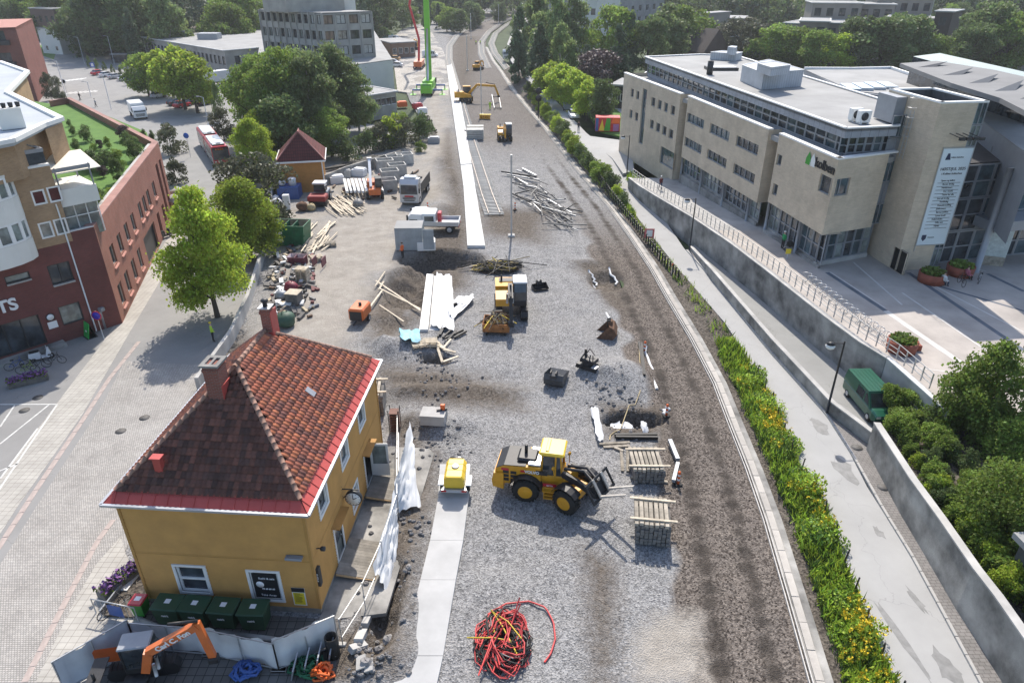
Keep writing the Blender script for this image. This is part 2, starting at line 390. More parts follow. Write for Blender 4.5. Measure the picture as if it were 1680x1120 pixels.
def zsite(x,y): return float(site_h(np.array([x]),np.array([y]),False)[0])
def on(u,v,dz=0):
    # the point of the uneven site ground seen at a pixel
    z=0
    for _ in range(6): p=at(u,v,z); z=zsite(p.x,p.y)
    p.z=z+dz; return p
def build_site():
    ys=[11.0]
    while ys[-1]<520: ys.append(ys[-1]*1.0068)
    NX=150; Y=np.repeat(np.array(ys)[:,None],NX,1)
    xl=np.array([site_x(y) for y in ys]); xr=np.array([kerb_x(y) for y in ys]); t=np.linspace(0,1,NX)
    X=xl[:,None]*(1-t)+xr[:,None]*t
    e=np.clip(np.minimum(X-xl[:,None],xr[:,None]-X)/1.2,0,1)
    flat=1-np.maximum(soft(X,Y,[tuple(p) for p in wxy((60,1160),(235,960),(600,960),(560,1160))],1.0),soft(X,Y,[tuple(p) for p in wxy((520,1020),(600,940),(655,720),(610,560),(400,560),(200,850),(240,990))],1.0)); Z=site_h(X,Y)*e*flat-.012*(1-e*flat)-.03*(1-flat)
    n1=vnoise(X,Y,2.3,4); n2=vnoise(X,Y,.8,5); n3=vnoise(X,Y,6,6)
    # ballast of the running line along the kerb, with the dark rows the lifted sleepers left
    dk=xr[:,None]-X; kd=dk*np.cos(np.arctan(np.gradient(xr,np.array(ys))))[:,None]
    ball=np.clip((6.2-kd+(n1-.5)*1.6)/1.0,0,1)*np.clip((62-Y)/40+1,0,1)
    ball=np.maximum(ball*np.clip((150-Y)/40,.6,1),np.clip((16-kd)/3,0,1)*.62*np.clip((Y-88)/50,0,1))
    arc=np.cumsum(np.hypot(np.gradient(xr),np.gradient(np.array(ys))))[:,None]
    band=np.exp(-((kd-1.75)/.55)**2)+np.exp(-((kd-4.05)/.62)**2)
    n4=vnoise(X,Y,.35,8); dark=np.clip(band*(.5+.14*np.sin(arc*2*pi/1.25+n1*3)+.34*n4),0,.85)*np.clip((130-Y)/30,0,1)*(.6+.7*n2)
    dirt=soft(X,Y,wxy((400,560),(455,420),(450,300),(560,250),(700,215),(690,180),(655,70),(725,80),(745,190),(760,300),(720,370),(690,430),(640,480),(600,560),(610,600),(420,600)),3)
    road=soft(X,Y,wxy((440,560),(480,430),(560,350),(640,310),(700,270),(705,200),(690,150),(722,150),(735,230),(700,330),(650,400),(600,480),(570,560),(560,600)),2.5)
    soil=np.zeros_like(X)
    for pl,w in (((((740,330),(720,270),(735,210),(758,290),(772,380),(768,470),(600,520),(690,400),(720,360))),1.5),((((610,560),(600,510),(650,440),(700,420),(695,520),(650,560))),1.5),((((600,1119),(585,960),(640,860),(680,720),(720,745),(700,860),(655,1119))),1.0),((((600,600),(720,605),(850,640),(860,672),(760,670),(640,655))),1.6),
      ((((960,900),(1010,930),(1005,1119),(975,1119))),1.0),((((780,340),(900,345),(890,400),(790,385))),2.5),((((940,430),(1010,430),(1040,520),(1000,500))),1.2),((((985,665),(1095,665),(1085,725),(1000,720))),.8),
      ((((395,540),(300,640),(330,660),(420,570))),1.5),((((200,1000),(560,1040),(620,1000),(600,1119),(180,1119))),.5),((((640,690),(680,680),(700,745),(660,760))),1.0),((((740,60),(790,60),(770,160),(745,130))),3)):
        soil=np.maximum(soil,soft(X,Y,[tuple(p) for p in wxy(*pl)],w*1.6)*np.clip((n1*.7+n2*.7+.35)*1.3,0,1))
    for u,v,rx,ry,a in PITS:
        c=at(u,v); soil=np.maximum(soil,np.exp(-(((X-c.x)/(rx*1.25))**2+((Y-c.y)/(ry*1.25))**2)**2))
    road=np.maximum(road,.9*soft(X,Y,[tuple(p) for p in wxy((1035,1125),(1042,1050),(1085,1005),(1150,1005),(1168,1125))],1.2)); dirt*=np.clip(n1*.7+n3*.8+.1,0,1)
    # wheel ruts on the haul road
    co=np.stack([np.clip(road*(.75+.5*n1),0,1),np.clip(soil,0,1),np.clip(ball,0,1),np.clip(dark,0,1)],-1)
    co[...,0]=np.maximum(co[...,0],dirt*.85)
    nr=len(ys); v=np.stack([X,Y,Z],-1).reshape(-1,3)
    i=np.arange(nr-1)[:,None]*NX+np.arange(NX-1); f=np.stack([i,i+1,i+NX+1,i+NX],-1).reshape(-1,4)
    me=bpy.data.meshes.new('site_ground'); me.from_pydata(v.tolist(),[],f.tolist()); me.polygons.foreach_set('use_smooth',[True]*len(f))
    at_=me.color_attributes.new('zone','FLOAT_COLOR','POINT'); at_.data.foreach_set('color',co.reshape(-1,4).astype(np.float32).ravel())
    m,n,l,p=nodes('site_ground_mix'); tc=n.new('ShaderNodeTexCoord').outputs['Object']
    a=n.new('ShaderNodeAttribute'); a.attribute_name='zone'; sp=n.new('ShaderNodeSeparateColor'); l.new(a.outputs['Color'],sp.inputs[0])
    def stones(scale,c0,c1,con):
        vo=n.new('ShaderNodeTexVoronoi'); vo.inputs['Scale'].default_value=scale; l.new(tc,vo.inputs['Vector']); bw=n.new('ShaderNodeRGBToBW'); l.new(vo.outputs['Color'],bw.inputs[0])
        return _mix(n,l,_ramp(n,l,bw.outputs[0],.5-con,.5+con),c0,c1),vo.outputs['Distance'],bw.outputs[0]
    g,gd,gw=stones(13.0,(.075,.074,.075),(.41,.405,.40),.34)
    g2,_,_=stones(6.0,(.13,.132,.136),(.32,.32,.324),.3)
    big=_noise(n,l,tc,.35,6,.7)
    g=_mix(n,l,.38,g,g2); g=_mix(n,l,_ramp(n,l,big,.45,.8),g,_mix(n,l,.5,g,(.33,.32,.30)))
    g=_mix(n,l,_ramp(n,l,_noise(n,l,tc,.9,5,.7),.52,.78),g,_mix(n,l,.55,g,(.09,.09,.095)))
    d=_mix(n,l,_ramp(n,l,_noise(n,l,tc,.6,7,.7),.3,.7),(.30,.272,.235),(.475,.44,.39)); d=_mix(n,l,_ramp(n,l,_noise(n,l,tc,9,4,.7),.35,.75),_mix(n,l,.45,d,(.16,.15,.14)),d)
    s,sd_,_=stones(7.0,(.045,.037,.03),(.20,.175,.15),.4)
    s=_mix(n,l,_ramp(n,l,_noise(n,l,tc,.8,6,.7),.35,.7),s,(.11,.092,.075))
    b,bd,_=stones(11.0,(.038,.031,.027),(.225,.195,.17),.36)
    def fac(out,add):
        x=n.new('ShaderNodeMath'); x.operation='ADD'; l.new(out,x.inputs[0]); 
        y=n.new('ShaderNodeMath'); y.operation='MULTIPLY_ADD'; l.new(_noise(n,l,tc,2.2,6,.75),y.inputs[0]); y.inputs[1].default_value=add; y.inputs[2].default_value=-add/2
        l.new(y.outputs[0],x.inputs[1]); return _ramp(n,l,x.outputs[0],.25,.75)
    o=_mix(n,l,fac(sp.outputs[2],.5),g,b); o=_mix(n,l,fac(sp.outputs[0],.8),o,d); o=_mix(n,l,fac(sp.outputs[1],.7),o,s)
    o=_mix(n,l,fac(a.outputs['Alpha'],.4),o,_mix(n,l,.35,(.03,.026,.024),s))
    l.new(o,p.inputs['Base Color']); p.inputs['Roughness'].default_value=.95; p.inputs['Specular IOR Level'].default_value=.15
    bp=n.new('ShaderNodeBump'); bp.inputs['Strength'].default_value=.6; bp.inputs['Distance'].default_value=.09; l.new(gd,bp.inputs['Height'])
    b2=n.new('ShaderNodeBump'); b2.inputs['Strength'].default_value=.22; b2.inputs['Distance'].default_value=.3; l.new(_noise(n,l,tc,1.8,8,.7),b2.inputs['Height']); l.new(bp.outputs[0],b2.inputs['Normal']); l.new(b2.outputs[0],p.inputs['Normal'])
    me.materials.append(m); o=bpy.data.objects.new('site_ground',me); COL.objects.link(o); o['kind']='structure'
build_site()
# ---- left side: street, cobbles, slab walk
street=[p[:2] for p in SITE_L[:17]]
sheet('street_ground',[(p[0]-.0,p[1]) for p in SITE_L[:12]]+wxy((560,200),(400,190),(330,140),(200,60),(90,30))+[(-260,330),(-260,40),(-60,12)],ASPH_S,0.0)
cob=wxy((-120,1119),(120,560+70),(212,592),(262,590),(330,592))
sheet('cobbled_road',wxy((115,1119),(160,1030),(205,905),(250,800),(300,690),(340,600),(205,592),(170,660),(60,830),(-40,990),(-60,1119)),COBBLE,.004)
sheet('slab_walk',wxy((28,832),(-70,985),(-260,1119),(-330,1119),(-140,890),(0,768+18),(72,690),(170,560),(245,440),(300,350),(322,352),(275,440),(210,550),(135,680)),SLABS,.008)
sheet('yard_paving',wxy((110,1150),(232,1030),(245,985),(300,1000),(530,1015),(600,960),(560,1010),(545,1150)),SLABS_D,.02)
sheet('pavement_corner',wxy((58,1119),(120,990),(158,925),(198,880),(205,905),(240,985),(250,1050),(240,1119)),SLABS,.008)
# kerb stones of pinkish granite, single pieces
kl=resample(P((60,800),(135,690),(215,565)),24); KS=tag(M().box(0,.1,0,.1,-.2,-.1).obj('granite_kerb',PINK),kind='structure')
stone=None
def stones_along(pts,w,l,parent,mt,h=.03,name='kerb_stone'):
    global stone
    n=int(length(pts)/l); q=resample(pts,n+1)
    m0=M(); m0.box(-l/2+.01,l/2-.01,-w/2,w/2,-.1,h,.008); me=m0.mesh(name); me.materials.append(mt)
    for a,b in zip(q,q[1:]):
        o=bpy.data.objects.new(name,me); COL.objects.link(o); o.parent=parent; c=(a+b)/2; o.location=(c.x,c.y,c.z+random.uniform(-.004,.004)); o.rotation_euler=(0,0,atan2(b.y-a.y,b.x-a.x))
stones_along(P((-20,925),(60,802),(135,690),(180,620),(228,560)),.32,1.0,KS,PINK,.02)
stones_along(P((40,1119),(108,985),(158,890),(186,852)),.3,.8,KS,PINK,.02)
# painted bays by the shops
m=M()
for a,b in (((0,700),(25,663)),((0,728),(80,664)),((0,785),(62,702)),((94,663),(-10,815)),((0,663),(94,663)),((-10,776),(30,760))):
    p,q=at(*a,.006),at(*b,.006); m.beam(p,q,.12,.012)
struct(m,'painted_bay_lines',WHITEP)
m=M()
for k in range(7):
    p=at(572+k*0+(-435+k*6),155-k*.9,.006)
for k in range(8):
    p=at(112+k*8,153-k*.6+k*.0,.006); m.box(p.x-.25,p.x+.25,p.y-1.6,p.y+1.6,0,.007)
for k in range(7):
    p=at(95+k*7,134-k*.8,.006); m.box(p.x-.3,p.x+.3,p.y-1.8,p.y+1.8,0,.007)
struct(m,'zebra_crossing',WHITEP)
# manholes
mh=M(); mh.disc((0,0,0),.36,20,'z',.012); 
IRON=mat('cast_iron',(.12,.115,.11),.7,.3,6)
man=None
for man_i,(u,v,z) in enumerate(((198,707,0.004),(237,685,.004),(62,652,.004),(40,673,.004),(1290,721,0),(1406,734,.12),(1449,799,.12),(1330,645,0))):
    p=at(u,v,z); c=mh.obj('manhole_cover',IRON); c.location=(p.x,p.y,p.z+.001); tag(c,'round iron manhole cover '+['in the cobbles left of the yellow house','in the cobbles by the maple shadow','in the bays, farther one by the shop','in the bays, nearer one','on the lane by the lamp shadow','on the brick pavement by the van','on the brick pavement nearest the graffiti','on the lane at the verge'][man_i],'manhole cover','manhole covers in the streets')
# ---- right side levels
def zroad(y): return 1.6*min(1,max(0,(y-72)/40))
def zwalk(y): return 3.2-1.6*min(1,max(0,(y-70)/42))
def atf(u,v,fn,dz=0):
    z=0
    for _ in range(8): p=at(u,v,z+dz); z=fn(p.y)
    return at(u,v,z+dz)
RL=[atf(u,v,zroad) for u,v in ((1545,1300),(1470,1119),(1417,1000),(1385,915),(1357,838),(1320,780),(1292,720),(1262,645),(1190,530),(1112,440),(1060,375),(1010,310),(980,280),(945,240),(915,200),(885,160),(862,128),(838,100),(832,72),(840,52),(858,34),(870,22))]
RR=[atf(u,v,zroad) for u,v in ((1700,1300),(1605,1119),(1525,970),(1485,897),(1447,837),(1422,797),(1385,725),(1340,660),(1260,575),(1165,455),(1122,407),(1085,352),(1030,290),(1000,250),(962,218),(918,172),(880,132),(855,102),(850,74),(856,54),(872,36),(885,22))]
strip('asphalt_road',RL,RR,ASPH,0)
# broad apron where the lane meets the walkway
sheet('road_apron',[(p.x,p.y) for p in (atf(1035,232,zroad),atf(960,222,zroad),atf(1005,262,zroad),atf(1022,290,zroad),atf(1110,420,zroad),atf(1060,350,zroad))][:4]+[tuple(atf(1040,285,zroad)[:2])],ASPH,1.58)
SW_R=[atf(u,v,zroad) for u,v in ((1750,1300),(1645,1119),(1580,1000),(1527,910),(1485,840),(1430,737),(1356,679),(1262,574),(1170,457),(1131,411))]
def match(line,ref):
    return [Vector((interp(line,p.y),p.y,p.z)) for p in ref]
SWL=match(RR,SW_R)
strip('brick_pavement',[p+Vector((.14,0,0)) for p in SWL],SW_R,SLABS_G,.12)
KRB=tag(M().box(20,20.1,30,30.1,-.3,-.2).obj('road_kerb',CONC),kind='structure')
stones_along([p+Vector((.07,0,0)) for p in SWL],.15,1.0,KRB,CONC,.135)
# low wall beside the ramp
LW=[atf(u,v,zroad) for u,v in ((1432,737),(1357,679),(1262,574),(1165,457),(1131,408))]
def wall_line(name,pts,th,h,mt,label,cat='wall',cap=None,z0=-.3,side=1):
    t=wthing(name,label,cat,(pts[0].x,pts[0].y,pts[0].z)); m=M(); q=offset(pts,-th*side)
    hh=h if isinstance(h,(list,tuple)) else [h]*len(pts)
    for i in range(len(pts)-1):
        a,b,c,d=pts[i],pts[i+1],q[i+1],q[i]; za,zb=a.z+hh[i],b.z+hh[i+1]
        A=lambda p,z:(p.x,p.y,z)
        m.quad(A(a,a.z+z0),A(b,b.z+z0),A(b,zb),A(a,za)); m.quad(A(d,za),A(c,zb),A(c,b.z+z0),A(d,a.z+z0)); m.quad(A(a,za),A(b,zb),A(c,zb),A(d,za))
    for i in (0,-1):
        a,d=pts[i],q[i]; m.quad((a.x,a.y,a.z+z0),(d.x,d.y,a.z+z0),(d.x,d.y,a.z+hh[i]),(a.x,a.y,a.z+hh[i]))
    m.obj('wall_body',mt,t)
    if cap:
        m=M()
        for i in range(len(pts)-1):
            a,b,c,d=pts[i],pts[i+1],q[i+1],q[i]
            e=(Vector((d.x-a.x,d.y-a.y,0)).normalized())*.04
            up=Vector((0,0,1)); A=[Vector((p.x,p.y,z+.004)) for p,z in ((a-e,a.z+hh[i]),(b-e,b.z+hh[i+1]),(c+e,b.z+hh[i+1]),(d+e,a.z+hh[i]))]
            m.add([*A,*[p+up*.09 for p in A]],[(3,2,1,0),(4,5,6,7),(0,1,5,4),(1,2,6,5),(2,3,7,6),(3,0,4,7)])
        m.obj('coping',cap,t)
    return t
wall_line('low_wall',LW[::-1],.28,[.25,.95,1.0,1.0,1.0],CONC_OLD,'long low weathered concrete wall between pavement and ramp',cap=CONC)
# ramp with van
RPL=[p+Vector((.3,0,0)) for p in LW]; RPR=[at(u,v,.35) for u,v in ((1452,645),(1400,621),(1332,557),(1215,450),(1147,390))]
RPR=resample(RPR,5); RPLr=resample(RPL,5)
strip('ramp_road',[Vector((p.x,p.y,.3)) for p in RPLr],[Vector((p.x,p.y,.3)) for p in RPR],mat_road('ramp_asphalt',(.28,.28,.27),(.22,.22,.21),(.33,.33,.32)),0)
# tall wall carrying the plaza
PZ=3.2
TW=[atf(u,v,zwalk) for u,v in ((1035,292),(1052,305),(1080,322),(1137,355),(1200,397),(1260,442),(1360,520),(1415,560),(1460,587))]
TWb=[Vector((p.x,p.y,0)) for p in TW]
wall_line('plaza_wall',TWb,.35,[p.z for p in TW],CONC_OLD,'tall stained concrete retaining wall under the plaza edge',cap=CONC,side=-1)
AW=[at(1460,587,PZ),at(1521,641,PZ)]; AWb=[Vector((p.x,p.y,.2)) for p in AW]
AWb[1]=AWb[0]+(AWb[1]-AWb[0])*1.6
wall_line('poster_wall',AWb,.3,PZ-.2,CONC,'short pale concrete wall with a red and white poster',cap=CONC_W,side=-1)
# graffiti wall up the near right side
GW=[atf(u,v,zroad,.1) for u,v in ((1430,738),(1485,840),(1527,910),(1580,1000),(1612,1047),(1800,1350))]
wall_line('graffiti_wall',GW,.35,[2.1,2.4,2.6,2.75,2.8,2.9],CONC_OLD,'long grey concrete wall covered in graffiti tags',cap=CONC,side=-1)
# plaza slab
pz=[tuple(p[:2]) for p in offset(TW[3:],.05)]
# plaza and walkway
wl=resample(TW[:7],14); 
K_FAR=atf(1017,245,zwalk); K_NEAR=at(1345,440,PZ)
wr=[]
for p in wl:
    t=(p.y-K_NEAR.y)/(K_FAR.y-K_NEAR.y); x=lerp(K_NEAR.x,K_FAR.x,t)+3.0; wr.append(Vector((x,p.y,zwalk(p.y))))
wl=[Vector((p.x,p.y,zwalk(p.y))) for p in wl]
strip('walkway',wl,wr,mat('walkway_paving',(.4,.39,.375),.85,.18,.4,.08,25),0,1.0)
pp=[tuple(p[:2]) for p in TW[6:]]+[tuple(AWb[1][:2])]+[(27,30),(40,22),(110,22),(110,90),(60,86),(wr[-1].x,wr[-1].y+2),(wr[-1].x,wr[-1].y)]
ip=max(range(14),key=lambda i:-abs(wl[i].y-70)); pp=[tuple(p[:2]) for p in wl[ip:]]+[tuple(p[:2]) for p in TW[7:]]+[tuple(AWb[1][:2]),tuple(at(1600,668,PZ)[:2]),tuple(at(1680,690,PZ)[:2]),tuple(at(1900,720,PZ)[:2]),(110,92),(50,80),(33,wl[ip].y)]
sheet('plaza',pp,PLAZA,PZ+.004)
m=M(); DK=mat('paving_blue_strip',(.12,.14,.17),.8,.2,1)
for a,b,w in (((1357,447),(1453,510),.42),((1490,447),(1680,575),.42),((1535,468),(1680,510),.3),((1620,449),(1680,478),.4)): m.beam(at(*a,PZ+.004),at(*b,PZ+.004),w,.012)
struct(m,'plaza_dark_strip',DK)
m=M(); LT=mat('paving_light_strip',(.58,.56,.53),.8,.1,1)
for a,b,w in (((1453,510),(1575,594),.5),((1362,446),(1452,505),.12),((1400,430),(1480,500),.15),((1480,480),(1640,590),.16),((1535,470),(1680,545),.14),((1495,602),(1680,625),.1)): m.beam(at(*a,PZ+.004),at(*b,PZ+.004),w,.016)
struct(m,'plaza_light_strip',LT)
# green slope between track and lane
left=[p+Vector((.75,0,-.02)) for p in KERB[:17]]; gl=resample(left,40); gr=[]
for p in gl: x=interp(RL,p.y)-.02; gr.append(Vector((x,p.y,zroad(p.y)-.03)))
strip('verge',gl,gr,SOIL,-.01)
# old road/park left far, lake, hills
sheet('lake',wxy((1530,60),(1545,28),(1580,18),(1625,20),(1660,40),(1640,75),(1590,70)),None,-.2) if False else None
WATER=mat_glass('lake_water',(.20,.27,.33),.12)
m=M(); m.prism(wxy((1548,46),(1550,27),(1592,22),(1608,32),(1600,42),(1562,50)),-.34,-.1); struct(m,'lake',WATER)
PARK=sheet('park_ground',wxy((985,230),(960,195),(905,140),(880,100),(1020,100),(1022,240)),LAWN,1.55)
m=M(); m.tube([atf(*q,zroad,.02) for q in ((990,150),(1005,165),(1022,180),(1045,195))],.8,6); struct(m,'park_path',ASPH) if False else None
strip('park_path',[atf(u,v,zroad) for u,v in ((985,140),(1000,160),(1022,172))],[atf(u,v,zroad) for u,v in ((985,148),(998,170),(1022,188))],CONC,.02)
# concrete yards and roads at the far left
sheet('side_yard',wxy((205,190),(150,140),(130,110),(215,102),(340,120),(420,150),(480,185)),ASPH_S,.012)
sheet('lawn_bank',wxy((52,85),(70,72),(95,78),(88,98)),LAWN,.01)
sheet('far_yard',wxy((652,150),(640,60),(700,40),(725,80),(740,110),(735,160)),mat_ground('yard_gravel',((.34,.32,.29),(.42,.4,.37)),4,.2,contrast=.25),.012)
# ================= BUILDINGS =================
GLASS=mat_glass('window_glass'); GLASS_G=mat_glass('glass_curtained',(.10,.115,.11),.12); GLASS_B=mat_glass('glass_blue',(.03,.05,.06),.08)
WHITE=mat('white_paint',(.78,.78,.76),.5,.05,2); GREYM=mat('grey_metal',(.30,.32,.35),.5,.08,1,metal=.3); DARKM=mat('dark_metal',(.035,.037,.04),.5,.1,3)
STEEL=mat('galvanised_steel',(.5,.51,.52),.45,.12,2,metal=.6); BLACK=mat('black_rubber',(.018,.018,.018),.8,.2,4)
ROOF_L=mat('roof_felt_light',(.31,.31,.305),.85,.14,.25,.05,20); ROOF_D=mat('roof_felt_grey',(.33,.33,.325),.85,.14,.2,.05,20); ROOF_B=mat('roof_felt_blue',(.40,.43,.46),.8,.1,.2)
def windows(parent,p0,p1,rects,depth=.18,glass=None,frame=None,mull=1,fw=.07,trans=0,name='window',inside=None,proud=0):
    e=Vector((p1[0]-p0[0],p1[1]-p0[1],0)); e.normalize(); n=Vector((-e.y,e.x,0)) if inside is None else Vector(inside)
    for k,r in enumerate(rects):
        a,b,c,d=r[:4]; g=r[4] if len(r)>4 else (glass or GLASS); mu=r[5] if len(r)>5 else mull
        Q=lambda s,z,w:Vector((p0[0]+e.x*s+n.x*w,p0[1]+e.y*s+n.y*w,z))
        m=M(); w0=depth-.06
        for s in [a+fw/2+(b-a-fw)*i/mu for i in range(mu+1)]: m.beam(Q(s,c,w0),Q(s,d,w0),fw,.08,n)
        for z in [c+fw/2,d-fw/2]+[c+(d-c)*(i+1)/(trans+1) for i in range(trans)]: m.beam(Q(a+fw,z,w0+.002),Q(b-fw,z,w0+.002),.078,fw,(0,0,1))
        f=m.obj(name,frame or WHITE,parent)
        m=M(); m.quad(Q(a,c,depth),Q(b,c,depth),Q(b,d,depth),Q(a,d,depth)); m.obj('pane',g,f)
def rect(p0,p1,tl,br):
    s0,z1=onwall(p0,p1,*tl); s1,z0=onwall(p0,p1,*br); return [min(s0,s1),max(s0,s1),min(z0,z1),max(z0,z1)]
# ---------- the yellow station house with a tiled hip roof
YEL=mat('ochre_boards',(.54,.29,.085),.7,.10,.8,.05,40); YELD=mat('ochre_trim',(.44,.235,.065),.7,.1,1)
RED_M=mat('red_sheet_metal',(.50,.085,.07),.4,.1,.8); BRICKC=mat_brick('chimney_brick',(.33,.09,.065),(.25,.07,.055),(.27,.2,.17),.24,.085,.014)
TILES=[mat('tile_'+k,c,.75,.2,3,.15,20,rnd=.16) for k,c in (('orange',(.50,.17,.085)),('brown',(.36,.125,.08)),('dark',(.22,.09,.07)),('rust',(.45,.14,.08)))]
TMOSS=[mat('tile_mossy_'+k,c,.8,.3,4,.2,20,rnd=.3) for k,c in (('a',(.15,.066,.05)),('b',(.115,.058,.047)),('c',(.19,.078,.056)))]  # front slope tiles: its shade is painted in as darker colours
HO=at(515,1020); HO=Vector((-9.42,24.05,0)); HR=R(-4.2); HW,HL,HE,HZ=8.7,12.9,6.7,11.0
house=thing('station_house','ochre yellow wooden station house with red tiled hip roof','house',HO,HR)
HM=Matrix.Translation(HO)@Matrix.Rotation(HR,4,'Z')
def hw(x,y,z=0): return HM@Vector((x,y,z))
def hloc(p): return HM.inverted()@Vector(p)
def boards(p0,p1,z0,z1,holes,parent,inside,pitch=.21):
    # lap boarding: each course tilts out a little at its lower edge, cut round the openings
    e=Vector(p1)-Vector(p0); L=e.length; e/=L; n=-Vector(inside); m=M(); z=z0
    while z<z1-.01:
        zt=min(z+pitch,z1); xs=sorted({0,L}|{x for h in holes if h[2]<zt and h[3]>z for x in h[:2]})
        for a,b in zip(xs,xs[1:]):
            if any(h[0]-1e-3<(a+b)/2<h[1] and h[2]<(z+zt)/2<h[3] for h in holes): continue
            A=Vector(p0)+e*a; B=Vector(p0)+e*b
            m.quad(A+n*.05+Vector((0,0,z)),B+n*.05+Vector((0,0,z)),B+n*.008+Vector((0,0,zt)),A+n*.008+Vector((0,0,zt)))
            m.quad(A+n*.005+Vector((0,0,z)),B+n*.005+Vector((0,0,z)),B+n*.05+Vector((0,0,z)),A+n*.05+Vector((0,0,z)))
        z=zt
    return m.obj('boarding',YEL,parent)
F0,F1,S1,N0=Vector((-HW,0,0)),Vector((0,0,0)),Vector((0,HL,0)),Vector((-HW,HL,0))
def lrect(a,b,tl,br):
    r=rect(hw(*a),hw(*b),tl,br); return r
fw_=[lrect(F0,F1,(287,927),(346,971)),lrect(F0,F1,(408,936),(465,983))]
sw_=[lrect(F1,S1,(420+u0/4,560+v0/4),(420+u1/4,560+v1/4)) for u0,v0,u1,v1 in ((658,440,722,470),(545,712,612,722),(402,1045,487,1030))]
z0_=np.mean([r[2] for r in sw_]); z1_=np.mean([r[3] for r in sw_]); sw_=[[r[0],r[0]+1.15,z0_,z1_] for r in sw_]
dr=[[*lrect(F1,S1,(530,899),(558,918))[:2],.35,2.9],[*lrect(F1,S1,(594,741),(605,760))[:2],.35,2.8]]
dr=[[3.0,4.1,.35,2.75],[9.0,10.2,.35,2.75],[6.2,7.3,.9,2.3]]
ZB=.35
m=M(); m.box(-HW-.02,.02,-.02,HL+.02,-.5,ZB); m.obj('plinth',CONC_OLD,house)
boards(F0,F1,ZB,HE,fw_,house,(0,1,0)); boards(F1,S1,ZB,HE,sw_+dr,house,(-1,0,0)); boards(N0,F0,ZB,HE,[],house,(1,0,0)); boards(S1,N0,ZB,HE,[],house,(0,-1,0))
m=M()
for x,y in ((0,0),(-HW,0),(0,HL),(-HW,HL)): m=M(); m.box(x-.07,x+.07,y-.07,y+.07,ZB,HE-.02); m.obj('corner_board',YELD,house)
m=M()
m.box(-HW-.05,.05,-.045,-.01,3.42,3.55); m.box(.01,.045,-.04,HL,3.42,3.55); m.obj('belt_board',YELD,house)
windows(house,F0,F1,[fw_[0]+[GLASS],fw_[1]+[GLASS]],.12,GLASS,WHITE,1,.11,1)
windows(house,F1,S1,[r+[GLASS] for r in sw_],.1,GLASS,WHITE,1,.11,0)
windows(house,F1,S1,[dr[2]+[GLASS]],.1,GLASS,WHITE,1,.11,0)
m=M()
def casing(a,b,ins,r,w=.13):
    e=(Vector(b)-Vector(a)).normalized(); n=-Vector(ins)*.045; Q=lambda s,z:Vector(a)+e*s+n+Vector((0,0,z))
    for s in (r[0]-w/2,r[1]+w/2): m.beam(Q(s,r[2]-w),Q(s,r[3]+w),w,.06,n)
    for z in (r[2]-w/2,r[3]+w/2): m.beam(Q(r[0],z),Q(r[1],z),.06,w)
for r in fw_: m=M(); casing(F0,F1,(0,1,0),r); m.obj('window_casing',WHITE,house)
for r in sw_+dr: m=M(); casing(F1,S1,(-1,0,0),r); m.obj('window_casing',WHITE,house)
# doors: near one shut, far one open
def leaf(name,parent,w,h,mt,glass):
    m=M(); m.box(0,w,-.025,.025,0,.9); m.box(0,.13,-.025,.025,.9,h); m.box(w-.13,w,-.025,.025,.9,h); m.box(.13,w-.13,-.025,.025,h-.15,h)
    o=m.obj(name,mt,parent); g=M(); g.box(.13,w-.13,-.01,.01,.9,h-.15); g.obj('pane',glass,o); k=M(); k.ball((w-.08,-.06,1.0),.045); k.obj('handle',STEEL,o); return o
d=leaf('door',house,1.1,2.4,mat('door_grey_green',(.16,.18,.17),.5,.1,2),GLASS); d.location=(.0-.08,3.0,.35); d.rotation_euler=(0,0,R(90))
d=leaf('door',house,1.1,2.4,WHITE,GLASS_G); d.location=(.06,10.15,.35); d.rotation_euler=(0,0,R(5))
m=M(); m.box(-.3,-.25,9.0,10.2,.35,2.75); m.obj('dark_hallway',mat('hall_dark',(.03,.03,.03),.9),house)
m=M(); 
for y in (2.75,8.75): m.beam((.05,y,2.95),(.45,y,2.87),.05); m.beam((.05,y+1.6,2.95),(.45,y+1.6,2.87),.05)
for y in (2.75,8.75): m.box(.03,.5,y-.05,y+1.65,2.9,2.96)
m.obj('door_canopy',YELD,house)
# eaves
OV=.38; E0,E1,E2,E3=(-HW-OV,-OV),(OV,-OV),(OV,HL+OV),(-HW-OV,HL+OV)
m=M(); m.box(E0[0]+.03,E1[0]-.03,E0[1]+.03,E2[1]-.03,HE-.12,HE-.02); m.obj('soffit',WHITE,house)
m=M(); gz=HE+.02
for a,b in ((E0,E1),(E1,E2),(E2,E3),(E3,E0)):
    A=Vector((*a,gz)); B=Vector((*b,gz)); e=(B-A).normalized(); n=Vector((e.y,-e.x,0))*.07
    m.beam(A+n-e*.07,B+n+e*.07,.14,.11); 
m.obj('gutter',mat('gutter_zinc',(.42,.44,.47),.4,.1,1,metal=.5),house)
R1,R2=Vector((-HW/2,5.0,HZ)),Vector((-HW/2,8.6,HZ))
roofm=M(); zz=HE
c=[Vector((*p,zz)) for p in (E0,E1,E2,E3)]
roofm.quad(c[0],c[1],R1); roofm.quad(c[1],c[2],R2,R1); roofm.quad(c[2],c[3],R2); roofm.quad(c[3],c[0],R1,R2)
roof=roofm.obj('roof',mat('roof_underlay',(.07,.045,.04),.9),house)
tile_meshes={}
